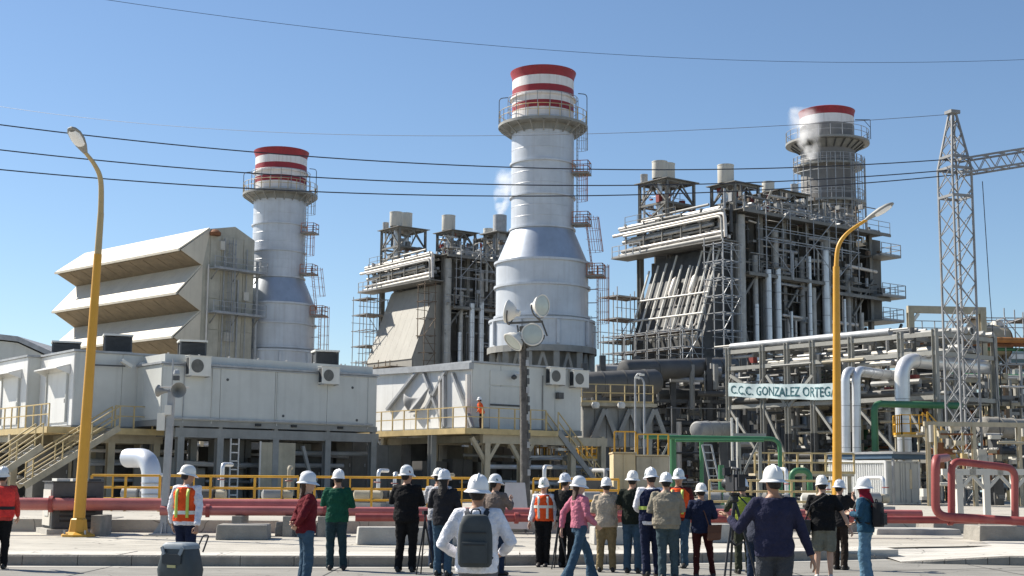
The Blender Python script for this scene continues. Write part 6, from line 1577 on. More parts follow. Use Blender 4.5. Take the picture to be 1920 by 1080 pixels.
def person(label, px, Y, top_y, face, arms=('down', 'down'), feet=((-.1, 0), (.1, 0)), shirt=('a', (.5, .5, .5)), pants=('b', (.1, .1, .2)), sleeve='long', leg='long', tone=0, hair='short', hairmat=None,
           vest=None, look=0.0, nod=0.0, build=1.0, z0=0.0, lean=0.0, belt=0.0, tape=None, glasses=False, hat=True, hem=.86, X=None, flare=None, group=None, hand=('relax', 'relax')):
    p = gp(px, 900, Y); topz = gp(px, top_y, Y).z - z0
    s = (topz - .045) / 1.75; bw = build
    L = lambda v: Vector(v)
    jr = random.Random(1000 + px); jit = lambda k: jr.uniform(-k, k)
    lean = lean + jit(.035); look = look + jit(.12); nod = nod + jit(.06)
    feet = tuple((f[0] + jit(.025), f[1] + jit(.05)) for f in feet); hipx = jit(.022)
    FR, FLt = L((feet[1][0], feet[1][1], .085)), L((feet[0][0], feet[0][1], .085))
    hipR, hipL = L((.092 + hipx, 0, .92)), L((-.092 + hipx, 0, .92))
    drop = max(0, (max(abs(feet[0][1]), abs(feet[1][1])) ** 2) * .28)
    def knee(h, f): m = h.lerp(f, .5); return m + L((0, .035 + .06 * max(0, f.y), 0))
    kR, kL = knee(hipR, FR), knee(hipL, FLt)
    ln = lean
    def tz(v): v = Vector(v); k = max(0, v.z - .95); return Vector((v.x, v.y + math.sin(ln) * k, v.z - (1 - math.cos(ln)) * k))
    shR, shL = tz((.185 * (.6 + .4 * bw), 0, 1.415)), tz((-.185 * (.6 + .4 * bw), 0, 1.415))
    def armp(name, sgn):
        e, w_ = ARM[name] if isinstance(name, str) else name
        return tz((e[0] * sgn + jit(.02), e[1] + jit(.03), e[2] + jit(.025))), tz((w_[0] * sgn + jit(.025), w_[1] + jit(.03), w_[2] + jit(.05)))
    eL, wL = armp(arms[0], -1); eR, wR = armp(arms[1], 1)
    Mh = Matrix.Translation(tz((0, .0, 1.53))) @ Matrix.Rotation(look, 4, 'Z') @ Matrix.Rotation(-nod + ln * -.0, 4, 'X')
    def torso(b, inf, z0_, z1_, cap=0):
        T_ = [(.86, .160, .118), (.92, .172, .126), (1.0, .172, .122), (1.08, .158, .112), (1.2, .166, .12), (1.3, .178, .124), (1.37, .176, .112), (1.42, .145, .09), (1.46, .085, .072), (1.5, .062, .062)]
        R_ = []
        zs = [z for z, _, _ in T_]; N_ = 12
        for i in range(N_ + 1):
            z = z0_ + (z1_ - z0_) * i / N_
            rx = float(np.interp(z, zs, [t[1] for t in T_])) * bw + inf; ry = float(np.interp(z, zs, [t[2] for t in T_])) * (bw ** 1.2 if z < 1.35 else 1) + inf
            c = tz((0, -.01 + .012 * math.sin((z - .9) * 5), z)); R_.append((c, (rx, 0, 0), (0, ry, 0)))
        loft(b, R_, 22)
    # ---- body: one continuous surface
    b = MB(); torso(b, 0, .86, 1.5)
    for h, k, f in ((hipR, kR, FR), (hipL, kL, FLt)):
        b.tube([h + L((0, 0, .06)), h, h.lerp(k, .5), k, k.lerp(f, .35), f.lerp(k, .1), f], [.07, .085 * bw, .072 * bw, .054, .055, .038, .036], 14)
        loft(b, [((f.x, f.y - .07, .05), (.03, 0, 0), (0, 0, .03)), ((f.x, f.y - .02, .05), (.035, 0, 0), (0, 0, .045)), ((f.x, f.y + .1, .04), (.042, 0, 0), (0, 0, .03)), ((f.x, f.y + .18, .03), (.03, 0, 0), (0, 0, .02))], 12)
    for sh, e, w_ in ((shR, eR, wR), (shL, eL, wL)):
        b.tube([sh + L((-.05 if sh.x > 0 else .05, 0, .0)), sh, sh.lerp(e, .5), e, e.lerp(w_, .35), w_], [.06, .058, .047, .040, .041, .027], 14)
    b.tube([tz((0, -.005, 1.42)), Mh @ L((0, .0, .04))], [.062, .056], 14)
    # head: skull, jaw, nose, ears, brow
    def hs(z, rx, ry, y): q = Mh @ L((0, y, z)); X_ = Mh.to_3x3() @ L((rx, 0, 0)); Y_ = Mh.to_3x3() @ L((0, ry, 0)); return (q, X_, Y_)
    loft(b, [hs(-.012, .022, .022, .045), hs(0, .042, .05, .03), hs(.03, .060, .078, .016), hs(.07, .069, .090, .010), hs(.115, .073, .096, .004), hs(.155, .074, .097, 0), hs(.19, .066, .087, -.002), hs(.212, .045, .06, -.002), hs(.222, .015, .02, -.002)], 20)
    b.tube([Mh @ L((0, .088, .118)), Mh @ L((0, .108, .086)), Mh @ L((0, .100, .072))], [.010, .0155, .012], 8)
    for k in (-1, 1): loft(b, [(Mh @ L((k * .070, -.005, .10)), Mh.to_3x3() @ L((0, .022, .004)), Mh.to_3x3() @ L((0, 0, .033))), (Mh @ L((k * .085, -.014, .102)), Mh.to_3x3() @ L((0, .019, 0)), Mh.to_3x3() @ L((0, 0, .030)))], 10)
    me = remesh(b, .0125, 2)
    # hands joined into the same mesh
    bm = bmesh.new(); bm.from_mesh(me)
    for e, w_, sgn, hk in ((eR, wR, 1, hand[1]), (eL, wL, -1, hand[0])):
        d = (w_ - e).normalized(); z = -d; x = L((0, 1, 0)).cross(z); x = (x if x.length > .1 else L((1, 0, 0))).normalized(); y = z.cross(x)
        rot = Matrix((x, y, z)).transposed().to_4x4() @ Matrix.Rotation(sgn * R(62), 4, 'Z')
        mt = Matrix.Translation(w_ + d * .012) @ rot @ Matrix.Diagonal((sgn, 1, 1, 1))
        nv, nf = len(bm.verts), len(bm.faces); bm.from_mesh(HANDS[hk]); bm.verts.ensure_lookup_table(); bm.faces.ensure_lookup_table()
        bmesh.ops.transform(bm, matrix=mt, verts=bm.verts[nv:])
        if sgn < 0: bmesh.ops.reverse_faces(bm, faces=bm.faces[nf:])
    bm.to_mesh(me); bm.free()
    me.polygons.foreach_set('use_smooth', [True] * len(me.polygons)); me.materials.append(skin(tone))
    root = bpy.data.objects.new('person', me); COL.objects.link(root)
    root.matrix_world = Matrix.Translation((p.x if X is None else X, Y, z0)) @ Matrix.Rotation(face, 4, 'Z') @ Matrix.Diagonal((s, s, s, 1))
    tag(root, label, 'person', group or 'people in white hard hats')
    def child(name, me_, mat):
        me_.materials.clear(); me_.materials.append(mat); o = bpy.data.objects.new(name, me_); COL.objects.link(o); o.parent = root; return o
    def built(name, b_, mat): return b_.build(name, mat, root, angle=60)
    sd = len(PEOPLE) + 1
    # ---- shirt
    b = MB(); torso(b, .030, hem, 1.47)
    for sh, e, w_ in ((shR, eR, wR), (shL, eL, wL)):
        inn = sh + L((-.07 if sh.x > 0 else .07, 0, 0))
        if sleeve == 'long': b.tube([inn, sh, sh.lerp(e, .5), e, e.lerp(w_, .5), w_ - (w_ - e).normalized() * .015], [.075, .077, .068, .062, .056, .044], 14)
        elif sleeve == 'short': b.tube([inn, sh, sh.lerp(e, .45), sh.lerp(e, .82)], [.075, .076, .07, .072], 14)
    b.tube([tz((0, -.008, 1.43)), tz((0, .0, 1.50))], [.08, .066], 16)
    child('shirt', remesh(b, .0125, 3, .013 if Y > 16 else .009, sd, 7.5), cloth(*shirt))
    # ---- trousers
    b = MB(); torso(b, .008, .84, .97)
    for h, k, f in ((hipR, kR, FR), (hipL, kL, FLt)):
        t = f + L((0, -.012, -.045))
        fl = flare or (.072, .07)
        if leg == 'long': b.tube([h + L((0, 0, .05)), h, h.lerp(k, .5), k, k.lerp(t, .5), t], [.09, .104 * bw, .09 * bw, fl[0] + .006, fl[0], fl[1]], 16)
        else: b.tube([h + L((0, 0, .05)), h, h.lerp(k, .5), h.lerp(k, 1.0)], [.09, .11 * bw, .105 * bw, .098], 16)
    child('trousers' if leg == 'long' else 'shorts', remesh(b, .0125, 3, .011, sd + 40, 7), cloth(*pants))
    # ---- shoes
    shoe_m = M('shoe_dark', (.025, .022, .02), .55) if leg == 'long' else M('shoe_pale', (.5, .5, .48), .6)
    for f in (FR, FLt):
        b = MB(); loft(b, [((f.x, f.y - .10, .035), (.022, 0, 0), (0, 0, .03)), ((f.x, f.y - .085, .05), (.036, 0, 0), (0, 0, .05)), ((f.x, f.y - .02, .058), (.043, 0, 0), (0, 0, .058)), ((f.x, f.y + .08, .045), (.049, 0, 0), (0, 0, .045)), ((f.x, f.y + .17, .034), (.045, 0, 0), (0, 0, .034)), ((f.x, f.y + .205, .025), (.02, 0, 0), (0, 0, .02))], 14); built('shoe', b, shoe_m)
    # ---- face
    for k in (-1, 1):
        b = MB(); b.lathe([(0, -.009), (.009, -.005), (.011, 0), (.009, .005), (0, .009)], 10); o = built('eye', b, m_eye); o.matrix_local = Mh @ Matrix.Translation((k * .030, .090, .112))
    b = MB(); b.tube([Mh @ L((-.022, .092, .045)), Mh @ L((0, .100, .043)), Mh @ L((.022, .092, .045))], [.004, .007, .004], 6); built('mouth', b, m_lip)
    if glasses:
        b = MB()
        for k in (-1, 1): b.tube([Mh @ L((k * .008, .106, .112)), Mh @ L((k * .045, .10, .113)), Mh @ L((k * .078, .04, .115)), Mh @ L((k * .082, -.01, .115))], .012, 6)
        built('safety_glasses', b, m_black)
    # ---- hair
    hm_ = hairmat or m_hair
    b = MB(); loft(b, [hs(.035, .05, .03, -.06), hs(.06, .066, .062, -.045), hs(.1, .082, .085, -.022), hs(.15, .084, .095, -.010), hs(.2, .074, .09, -.006), hs(.225, .04, .05, -.004)], 18)
    if hair == 'long':
        loft(b, [hs(.16, .07, .055, -.05), hs(.08, .08, .05, -.062), hs(-.0, .085, .045, -.075), hs(-.09, .085, .04, -.095), hs(-.19, .07, .032, -.115), hs(-.24, .04, .02, -.12)], 16)
    elif hair == 'scarf':
        loft(b, [hs(.16, .088, .10, -.005), hs(.08, .090, .10, -.01), hs(.02, .085, .09, -.01), hs(-.04, .10, .095, -.02), hs(-.09, .12, .09, -.03)], 16); loft(b, [hs(.02, .07, .05, -.07), hs(-.12, .075, .035, -.13), hs(-.22, .05, .03, -.15)], 14)
    child('head_scarf' if hair == 'scarf' else 'hair', remesh(b, .0115, 2, .004, sd, 30), hm_ if hair != 'scarf' else cloth('scarf_red', (.22, .015, .03)))
    # ---- hard hat
    if hat:
        m_hat = m_hats[sd % 4]; full = sd % 3 != 1; hk_ = 1 + .05 * math.sin(sd * 2.7)
        b = MB(); n = 30; prof = [(1.0, 0), (.99, .03), (.95, .065), (.86, .1), (.70, .13), (.48, .148), (.22, .156), (0.02, .157)]
        vs = [L((.106 * r * math.cos(2 * math.pi * j / n), .131 * r * math.sin(2 * math.pi * j / n), z)) for r, z in prof for j in range(n)]
        b.add(vs, [(i * n + j, i * n + (j + 1) % n, (i + 1) * n + (j + 1) % n, (i + 1) * n + j) for i in range(len(prof) - 1) for j in range(n)], True)
        mh = Mh @ Matrix.Translation((.004 * math.sin(sd * 5), -.006, .128)) @ Matrix.Rotation(-.06 + .09 * math.sin(sd * 1.9), 4, 'X') @ Matrix.Rotation(.06 * math.sin(sd * 3.3), 4, 'Y') @ Matrix.Diagonal((1, 1, hk_, 1))
        hat_o = built('hard_hat', b, m_hat); hat_o.matrix_local = mh; hat_o.modifiers.new('s', 'SOLIDIFY').thickness = .004
        b = MB(); vs = []
        for (r, z) in ((.99, .012), (1.16, -.003), (1.30, -.014), (1.31, -.02), (1.16, -.012), (.98, .0)):
            for j in range(n):
                a = 2 * math.pi * j / n; ex = 1 + .10 * max(0, math.sin(a)) * (r - 1) / .3
                rq = r if full or r < 1 else 1 + (r - 1) * (.25 + .9 * max(0, math.sin(a)) ** 1.2)
                vs.append(L((.106 * rq * math.cos(a), .131 * rq * ex * math.sin(a), z - .012 * max(0, math.sin(a)) * (r - 1) / .3)))
        b.add(vs, [(i * n + j, i * n + (j + 1) % n, ((i + 1) % 6) * n + (j + 1) % n, ((i + 1) % 6) * n + j) for i in range(6) for j in range(n)], True); o = b.build('brim', m_hat, hat_o, angle=50)
        b = MB()
        for dx, hgt in (((0, .010), (-.034, .005), (.034, .005)), ((0, .008),), ((-.022, .006), (.022, .006)), ((0, .012), (-.05, .004), (.05, .004)))[sd % 4]:
            pts = []
            for a in np.linspace(R(28), R(152), 11):
                k = math.cos(math.asin(min(1, abs(dx) / .106)))
                pts.append(L((dx, -.131 * math.cos(a) * 1.0 * k, .157 * math.sin(a) ** .75 * k + hgt * .4)))
            b.tube(pts, .009 if dx == 0 else .006, 6)
        b.build('crest', m_hat, hat_o, angle=60)
        if sd % 2:
            MB().lathe([(.0, .0), (.024, .0), (.024, .004), (0, .004)], 12).build('sticker', M('hat_sticker_%d' % (sd % 3), ((.05, .10, .09), (.10, .12, .16), (.16, .05, .04))[sd % 3], .6), hat_o).matrix_local = Matrix.Translation((.098 * (1 if sd % 4 == 1 else -1), -.02, .045)) @ Matrix.Rotation(R(78) * (1 if sd % 4 == 1 else -1), 4, 'Y')
        MB().tube([(-.012, .128, .045), (.012, .128, .045)], .016, 8).build('badge', M('hat_badge', (.12, .2, .16), .5), hat_o)
    # ---- vest and tapes
    if vest:
        b = MB(); torso(b, .046, max(.92, hem), 1.455)
        vo = child('vest', remesh(b, .0125, 3, .010, sd + 9, 8), cloth(*vest))
        tapes = tape or ()
        for kind, arg, mm in tapes:
            if kind == 'belt':
                tb = MB(); torso(tb, .057, arg - .028, arg + .028); built('tape', tb, mm)
            else:
                for x in (-.095 * bw, .095 * bw):
                    pts = []
                    for sg in (-1, 1):
                        col_ = []
                        for z in np.linspace(max(.98, hem + .04), 1.43, 9):
                            rx = .17 * bw + .05; ry = (.12 if z < 1.35 else .12 - (z - 1.35) * .5) * (bw ** 1.2 if z < 1.35 else 1) + .060
                            col_.append(tz((x, sg * ry * math.sqrt(max(.05, 1 - (x / rx) ** 2)) - .008, z)))
                        pts += col_ if sg < 0 else list(reversed(col_))
                    tb = MB(); vs = []
                    for i, q in enumerate(pts):
                        vs += [q + Vector((-.025, 0, 0)), q + Vector((.025, 0, 0))]
                    tb.add(vs, [(2 * i, 2 * i + 1, 2 * i + 3, 2 * i + 2) for i in range(len(pts) - 1)], True)
                    built('tape', tb, mm).modifiers.new('s', 'SOLIDIFY').thickness = .008
    PEOPLE.append(root)
    root['_s'] = s
    del root['_s']
    return root, s
def attach(name, label, cat, root, group=None):
    """a carried thing: top-level, placed in the person's own frame"""
    T = thing(name, label, cat); T.matrix_world = root.matrix_world; tag(T, group=group); return T
def backpack(root, label, mat, mat2, w_=.30, h=.46, d=.17, z=1.0, y=-.155, straps=True):
    T = attach('backpack', label, 'backpack', root)
    b = MB(); rings = []
    for zz, k in ((0, .82), (.03, .96), (.12, 1.0), (.3, .98), (.4, .9), (h - .015, .7), (h, .45)):
        rings.append((zz, k))
    n = 24; vs = []
    for zz, k in rings:
        for j in range(n):
            a = 2 * math.pi * j / n; ca, sa = math.cos(a), math.sin(a); q = .5
            x = w_ / 2 * k * math.copysign(abs(ca) ** q, ca); yy = d / 2 * (k * .6 + .4) * math.copysign(abs(sa) ** q, sa); vs.append((x, y - d / 2 + yy, z + zz))
    b.add(vs, [(i * n + j, i * n + (j + 1) % n, (i + 1) * n + (j + 1) % n, (i + 1) * n + j) for i in range(len(rings) - 1) for j in range(n)] + [tuple(reversed(range(n))), tuple((len(rings) - 1) * n + j for j in range(n))], True)
    b.build('pack_body', mat, T, angle=60)
    bevel(block('front_pocket', -w_ * .36, w_ * .36, y - d - .045, y - d + .02, z + .04, z + .24, mat, T), .02, 3)
    bar('zip', (-w_ * .34, y - d - .005, z + .33), (w_ * .34, y - d - .005, z + .33), .008, .01, m_black, T)
    bar('zip', (-w_ * .30, y - d - .048, z + .215), (w_ * .30, y - d - .048, z + .215), .006, .008, m_black, T)
    MB().pipe([(-.05, y - .06, z + h - .02), (-.04, y - .05, z + h + .05), (.04, y - .05, z + h + .05), (.05, y - .06, z + h - .02)], .009, .03, 6).build('grab_loop', mat2, T)
    if straps:
        for k in (-1, 1):
            b = MB(); pts = [Vector(q) for q in ((k * .07, y - .02, z + h - .06), (k * .095, -.10, 1.44), (k * .11, -.02, 1.475), (k * .125, .08, 1.43), (k * .135, .15, 1.30), (k * .15, .135, 1.14), (k * .17, .05, 1.04), (k * .14, -.13, z + .06))]
            for a, c in zip(pts[:-1], pts[1:]): b.beam(a, c, .05, .014, up=(a + c - Vector((0, 0, 2.5))).normalized())
            b.build('strap', mat2, T)
    return T

AW = 0.0                       # facing away from the viewer
TL = R(90); TR = R(-90)        # facing left / right
oran = ('hi_vis_orange', (.80, .10, .025)); whs = ('white_shirt', (.74, .74, .78)); blk = ('black', (.012, .012, .013)); navy = ('navy', (.016, .022, .05)); jean = ('jeans', (.045, .085, .13)); jeand = ('dark_jeans', (.022, .035, .065))
belt2 = (('belt', 1.06, m_refl), ('vert', 0, m_lime))
person('person in orange-red vest at the left frame edge, black trousers', 6, 25.2, 877, R(12), ('down', 'walkf'), ((-.1, -.05), (.1, .08)), ('red_shirt', (.5, .06, .05)), blk, vest=('hi_vis_red', (.78, .06, .05)), tape=(('belt', 1.08, M('black_tape', (.02, .02, .02), .8)),), build=1.08)
pw, _ = person('worker in orange vest with lime tape pulling a wheeled case', 352, 22.8, 873, R(-14), ('down', 'pull'), ((-.1, .05), (.1, -.06)), whs, navy, vest=oran, tape=belt2, look=R(-45), hand=('relax', 'grip'), build=1.0)
person('woman in maroon shirt with long hair and glasses facing right', 577, 20.4, 887, R(-68), ('back', 'back'), ((-.08, 0), (.08, .02)), ('maroon', (.115, .012, .018)), jean, hair='long', hairmat=m_hairb, look=R(-20), glasses=True, tone=2, build=.94, hem=.90)
person('man in green shirt with arms folded, seen from behind', 634, 25.6, 881, R(4), ('front', 'front'), ((-.13, 0), (.14, .08)), ('green', (.012, .075, .045)), ('slate', (.022, .045, .055)), look=R(25), build=1.06)
person('man all in black standing with arms folded', 763, 25.3, 875, R(-6), ('front', 'front'), ((-.12, 0), (.13, .02)), blk, blk, look=R(-35), build=1.14)
person('person in pale grey top half hidden behind the dark jacket', 823, 26.4, 879, R(-10), ('phone', 'down'), ((-.1, 0), (.1, 0)), ('pale_grey', (.42, .42, .44)), jeand)
person('woman in dark quilted jacket and jeans beside the backpack man', 833, 24.4, 882, R(-16), ('front', 'front'), ((-.08, 0), (.09, .03)), ('charcoal', (.022, .022, .026)), jean, hair='long', build=.98)
pb, sb_ = person('man in white shirt wearing a dark backpack, nearest the camera', 896, 13.0, 893, R(-3), (((.33, -.05, 1.15), (.22, .2, 1.04)), ((.33, -.05, 1.15), (.24, .2, 1.0))), ((-.12, 0), (.12, 0)), whs, ('grey_trousers', (.12, .12, .13)), build=1.08, tone=1)
backpack(pb, 'dark grey backpack on the man in the white shirt', M('pack_grey', (.055, .063, .066), .85, 0, .15, 8), M('pack_strap', (.03, .035, .045), .9), .34, .5, .2, .93)
person('person in brown jacket gesturing right of the backpack man', 929, 24.6, 890, R(-40), ('front', 'phone'), ((-.1, 0), (.1, 0)), ('taupe', (.16, .13, .115)), jeand, look=R(-20))
person('woman in orange vest facing the camera beside the leaning board', 1020, 27.2, 897, R(172), ('down', 'down'), ((-.07, 0), (.07, .03)), whs, blk, vest=oran, tape=(('vert', 0, m_refl), ('belt', 1.22, m_refl)), build=.93, hair='long', hairmat=m_hairb, tone=2, hem=.93)
person('person in black behind the pink shirt', 1061, 27.0, 888, R(-30), ('phone', 'front'), ((-.08, 0), (.09, 0)), ('black_b', (.02, .019, .019)), blk)
person('woman in pink shirt and flared jeans striding to the right', 1086, 23.3, 895, R(-62), ('walkb', 'walkf'), ((-.08, .33), (.08, -.34)), ('pink', (.47, .16, .22)), jean, hair='long', hairmat=m_hairb, look=R(-15), build=.9, hem=.92, tone=2, flare=(.075, .115))
person('stocky man in beige shirt and khaki trousers from behind', 1137, 25.7, 896, R(-8), ('front', 'phone'), ((-.16, 0), (.14, .04)), ('beige', (.40, .34, .265)), ('khaki', (.20, .155, .085)), build=1.14)
person('man in black T-shirt and blue jeans between beige and navy', 1186, 25.5, 884, R(-12), ('front', 'front'), ((-.09, 0), (.09, 0)), ('black_green', (.015, .02, .015)), jean, sleeve='short')
pv, _ = person('man in navy vest with lime belt stripe and white sleeves', 1221, 24.6, 879, R(10), ('low_front', 'front'), ((-.11, 0), (.12, .03)), whs, navy, vest=('vest_navy', (.013, .018, .05)), tape=(('belt', 1.14, m_lime),), build=1.02)
person('man in khaki field vest over jeans, seen from behind', 1249, 23.8, 887, R(-4), ('front', 'front'), ((-.10, 0), (.11, .03)), ('khaki_shirt', (.26, .235, .18)), ('teal_jeans', (.055, .085, .10)), vest=('khaki_vest', (.27, .24, .185)), build=1.16)
person('man in orange vest behind the khaki vest, facing the camera', 1273, 27.2, 881, R(160), ('down', 'phone'), ((-.1, 0), (.1, 0)), ('maroon_b', (.10, .02, .02)), jean, vest=oran, tape=(('vert', 0, m_lime),))
pn, _ = person('woman in navy sweater and brown trousers with a shoulder bag', 1314, 24.2, 906, R(-6), ('front', 'front'), ((-.10, -.05), (.24, .12)), navy, ('oxblood', (.05, .012, .012)), build=.98, flare=(.058, .055))
person('camera operator in lime vest behind the big video camera', 1392, 25.6, 898, R(6), ('camera', 'camera'), ((-.1, 0), (.12, 0)), ('olive_shirt', (.05, .055, .04)), ('dark_olive', (.04, .045, .03)), vest=('lime_vest', (.34, .40, .06)))
person('person bending down beside the navy-shirted man', 1414, 22.6, 926, R(-30), ('low_front', 'low_front'), ((-.1, 0), (.1, .1)), ('grey_navy', (.035, .04, .06)), jeand, nod=R(35), lean=R(30))
pm, _ = person('man in dark navy shirt near the camera, right arm out', 1449, 15.0, 876, R(2), (((.36, .08, 1.13), (.42, .26, 1.28)), ((.29, -.03, 1.13), (.37, .0, .87))), ((-.12, 0), (.12, 0)), ('navy_twill', (.026, .027, .055)), ('slate_trousers', (.05, .055, .065)), look=R(8), build=1.08, tone=1)
ps, _ = person('man in black T-shirt and grey shorts from behind', 1541, 24.0, 893, R(-8), ('low_front', 'out'), ((-.12, 0), (.13, .05)), blk, ('grey_shorts', (.17, .17, .14)), sleeve='short', leg='short', build=1.14, tone=2)
pc, _ = person('person in dark T-shirt holding a camera, behind the shorts man', 1573, 27.0, 900, R(-35), ('low_front', 'camera'), ((-.1, 0), (.1, 0)), ('black_c', (.018, .017, .018)), ('brown_black', (.03, .022, .018)), sleeve='short', build=.96, hand=('grip', 'grip'))
pu, _ = person('woman in denim with a red head scarf and dark backpack', 1620, 23.2, 898, R(58), ('front', 'low_front'), ((-.06, 0), (.07, .02)), ('denim_blue', (.025, .075, .125)), ('denim_pale', (.10, .19, .27)), hair='scarf', build=.92, flare=(.095, .125), tone=2, hem=.88)
backpack(pu, 'black backpack on the woman in denim', M('pack_black', (.014, .014, .016), .8), M('pack_strap2', (.02, .02, .02), .9), .27, .42, .16, .98)
wp = Fd.fu(903, 780, -.7); wpw = Fd.W(wp.x, -.7, FL)
person('worker in orange vest standing on the high yellow walkway', 903, wpw.y, 744, R(80), ('low_front', 'front'), ((-.08, 0), (.08, .05)), ('orange_top', (.75, .16, .05)), ('dark_work', (.03, .02, .02)), vest=oran, z0=FL, tone=1, X=wpw.x, lean=R(12), group='workers on the walkways')
# lettering on the navy vest
cu = bpy.data.curves.new('vest_lettering', 'FONT'); cu.body = 'S T'; cu.size = .085; cu.align_x = 'CENTER'; cu.extrude = .001
to = bpy.data.objects.new('t', cu); sc.collection.objects.link(to); dg = bpy.context.evaluated_depsgraph_get(); me = bpy.data.meshes.new_from_object(to.evaluated_get(dg)); bpy.data.objects.remove(to)
me.materials.clear(); me.materials.append(m_refl); lo = bpy.data.objects.new('vest_lettering', me); COL.objects.link(lo); lo.parent = pv; lo.matrix_local = Matrix.Translation((0, -.178, 1.32)) @ Matrix.Rotation(math.pi / 2, 4, 'X')

# ------------------------------------------------------------------ carried and standing gear
T = attach('shoulder_bag', 'brown leather bag hanging at the right hip of the navy sweater', 'bag', pn)
b = MB(); b.prism([(.10, -.14, .72), (.36, -.12, .74), (.38, -.12, 1.02), (.12, -.14, 1.0)], (0, -.11, 0)); bevel(b.build('bag_body', M('brown_leather', (.13, .055, .03), .55, 0, .2, 8), T), .03, 3)
b = MB(); b.prism([(.11, -.252, .86), (.365, -.232, .88), (.38, -.232, 1.03), (.12, -.252, 1.01)], (0, -.012, 0)); b.build('flap', M('brown_leather_dark', (.10, .04, .022), .55), T)
MB().tube([(.14, -.2, 1.0), (.06, -.16, 1.25), (-.08, -.06, 1.47), (-.02, .1, 1.44)], .012, 6).build('strap', M('brown_leather_dark', (.10, .04, .022)), T)
# wheeled case
Yc = 20.6; p0 = gp(340, 1017, Yc); T = thing('wheeled_case', 'dark wheeled cooler case with pale lid and pull handle', 'case', (p0.x, Yc, 0), R(-26))
m_case = M('case_grey', (.045, .058, .066), .45, 0, .12, 6); m_case2 = M('case_lid', (.22, .26, .29), .45, 0, .08, 6)
hc = p0.z; n = 24
def rr_loft(b, lv):
    vs = []
    for zz, hx, hy in lv:
        for j in range(n):
            a = 2 * math.pi * j / n; ca, sa = math.cos(a), math.sin(a); vs.append((hx * math.copysign(abs(ca) ** .35, ca), hy * math.copysign(abs(sa) ** .35, sa), zz))
    k = len(lv); b.add(vs, [(i * n + j, i * n + (j + 1) % n, (i + 1) * n + (j + 1) % n, (i + 1) * n + j) for i in range(k - 1) for j in range(n)] + [tuple(reversed(range(n))), tuple((k - 1) * n + j for j in range(n))], True)
b = MB(); rr_loft(b, [(.07, .25, .17), (.1, .28, .19), (hc * .45, .31, .205), (hc - .09, .235, .175)]); b.build('body', m_case, T, angle=35)
b = MB(); rr_loft(b, [(hc - .088, .245, .185), (hc - .04, .24, .18), (hc - .005, .20, .155), (hc, .16, .12)]); b.build('lid', m_case2, T, angle=35)
bevel(block('front_recess', -.17, .17, -.212, -.185, hc * .58, hc - .16, M('case_recess', (.028, .036, .042), .5), T), .01)
for k in (-1, 1): bar('clasp', (k * .14, -.205, hc - .17), (k * .19, -.2, hc - .06), .02, .05, m_case2, T)
block('label_plate', -.07, .08, -.216, -.2, hc * .50, hc * .555, M('label_yellow', (.5, .46, .22), .6), T)
for k in (-1, 1):
    o = MB().tube([(k * .21, .12, .075), (k * .26, .12, .075)], .075, 18).build('wheel', m_black, T)
MB().pipe([(.12, .2, hc - .12), (.16, .3, hc + .1), (.26, .30, hc + .1), (.24, .2, hc - .14)], .013, .04, 8).build('pull_handle', m_black, T)
block('foot', -.2, .2, -.14, -.08, 0, .07, m_black, T)
# video camera on a tall tripod
Yv = 22.4; c0 = gp(1378, 985, Yv); T = thing('video_camera', 'big black video camera on a tall tripod amid the crowd', 'video camera', (c0.x, Yv, 0), R(6))
ht = gp(1378, 925, Yv).z
for k, (fx, fy) in enumerate(((-.28, -.30), (.30, -.26), (.02, .42))):
    MB().tube([(fx, fy, .02), (fx * .55, fy * .55, ht * .46), (0, 0, ht - .12)], [.016, .022, .026], 8).build('tripod_leg', m_black, T); MB().lathe([(.0, 0), (.03, 0), (.025, .04), (0, .04)], 10, (fx, fy, 0)).build('tripod_foot', m_black, T)
    bar('spreader', (fx * .5, fy * .5, ht * .5), (0, 0, ht * .44), .02, .02, m_black, T)
MB().lathe([(.05, 0), (.07, .03), (.06, .1), (.09, .12), (.09, .15), (0.01, .15)], 16, (0, 0, ht - .14)).build('fluid_head', m_black, T)
rod('pan_bar', (.05, 0, ht - .02), (.16, -.5, ht - .26), .012, m_black, T)
bevel(block('camera_body', -.09, .09, -.28, .22, ht + .03, ht + .30, m_black, T), .02)
MB().lathe([(.05, 0), (.075, .02), (.08, .15), (.095, .17), (.095, .26), (.085, .26), (.08, .2), (0.01, .19)], 20).build('lens', m_black, T).matrix_local = Matrix.Translation((0, .2, ht + .15)) @ Matrix.Rotation(-math.pi / 2, 4, 'X')
bevel(block('battery', -.07, .07, -.40, -.285, ht + .05, ht + .25, M('battery_grey', (.05, .05, .055), .5), T), .01)
bevel(block('viewfinder', -.19, -.10, -.12, .02, ht + .28, ht + .40, m_black, T), .015); bar('viewfinder_arm', (-.12, -.02, ht + .28), (-.05, .0, ht + .3), .03, .03, m_black, T)
MB().pipe([(0, -.2, ht + .3), (0, -.18, ht + .39), (0, .14, ht + .39), (0, .16, ht + .3)], .016, .04, 8).build('carry_handle', m_black, T)
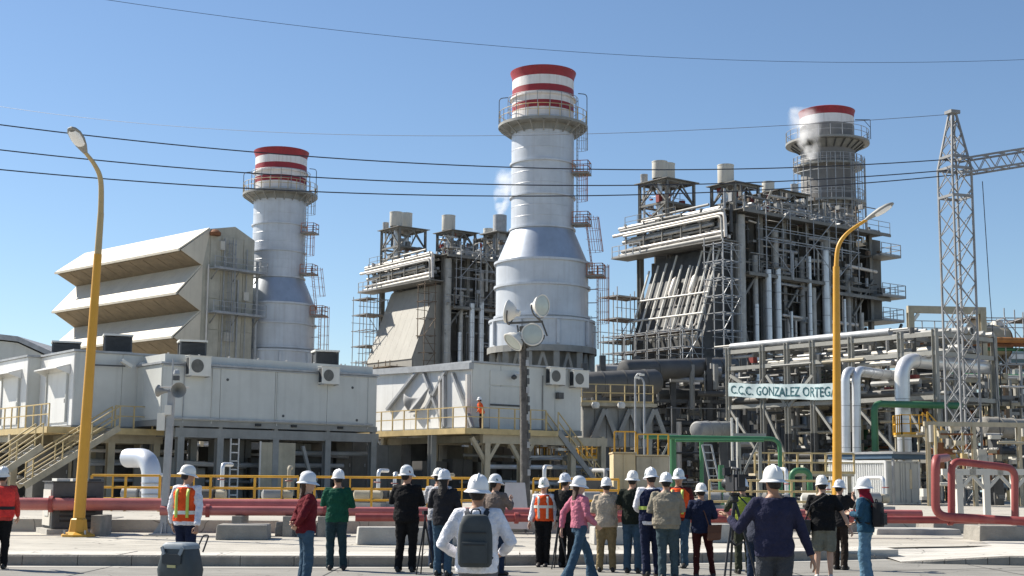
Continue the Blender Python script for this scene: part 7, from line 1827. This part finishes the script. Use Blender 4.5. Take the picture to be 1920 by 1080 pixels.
MB().tube([(.08, .0, ht + .37), (.08, .30, ht + .40)], [.022, .03], 10).build('microphone', m_black, T); block('transmitter', -.05, .05, -.46, -.405, ht + .1, ht + .3, m_black, T)
rod('antenna', (.03, -.44, ht + .3), (.05, -.46, ht + .62), .006, m_black, T); rod('antenna', (-.03, -.44, ht + .3), (-.06, -.46, ht + .58), .006, m_black, T)
bevel(block('top_light', -.05, .05, .05, .12, ht + .42, ht + .52, m_dark, T), .01)
# folded and small tripods
def small_tripod(label, px, Y, ytop):
    c = gp(px, ytop, Y); T = thing('tripod', label, 'tripod', (c.x, Y, 0), R(20), 'small black tripods')
    for a in (90, 210, 330): MB().tube([(.2 * math.cos(R(a)), .2 * math.sin(R(a)), 0), (0, 0, c.z - .1)], [.012, .018], 6).build('tripod_leg', m_black, T)
    rod('column', (0, 0, c.z - .25), (0, 0, c.z), .014, m_black, T); bevel(block('head', -.04, .04, -.05, .05, c.z, c.z + .07, m_black, T), .01)
small_tripod('small black tripod right of the man all in black', 797, 24.8, 965)
small_tripod('small black tripod right of the orange vest woman', 1047, 26.6, 975)
# hand-held cameras
T = attach('hand_camera', 'black camera held by the person behind the shorts man', 'camera', pc)
bevel(block('body', -.02, .16, .36, .46, 1.36, 1.50, m_black, T), .015); MB().lathe([(.05, 0), (.055, .02), (.055, .16), (.045, .16), (.01, .14)], 16).build('lens', m_black, T).matrix_local = Matrix.Translation((.07, .45, 1.43)) @ Matrix.Rotation(-math.pi / 2, 4, 'X')
block('viewfinder', .03, .11, .37, .43, 1.5, 1.54, m_black, T)
T = attach('camera_bag', 'black camera bag slung on the left side of the shorts man', 'bag', ps)
bevel(block('bag_body', -.40, -.22, -.16, .14, .78, 1.04, m_black, T), .03, 3); block('bag_flap', -.41, -.40, -.15, .13, .9, 1.05, m_dark, T)
MB().tube([(-.3, 0, 1.03), (-.2, -.12, 1.3), (.06, -.12, 1.47), (.12, .08, 1.42)], .014, 6).build('strap', m_black, T)

bpy.data.objects.remove(TOB); bpy.data.scenes.remove(TMP)

sc.collection.children.link(COL)
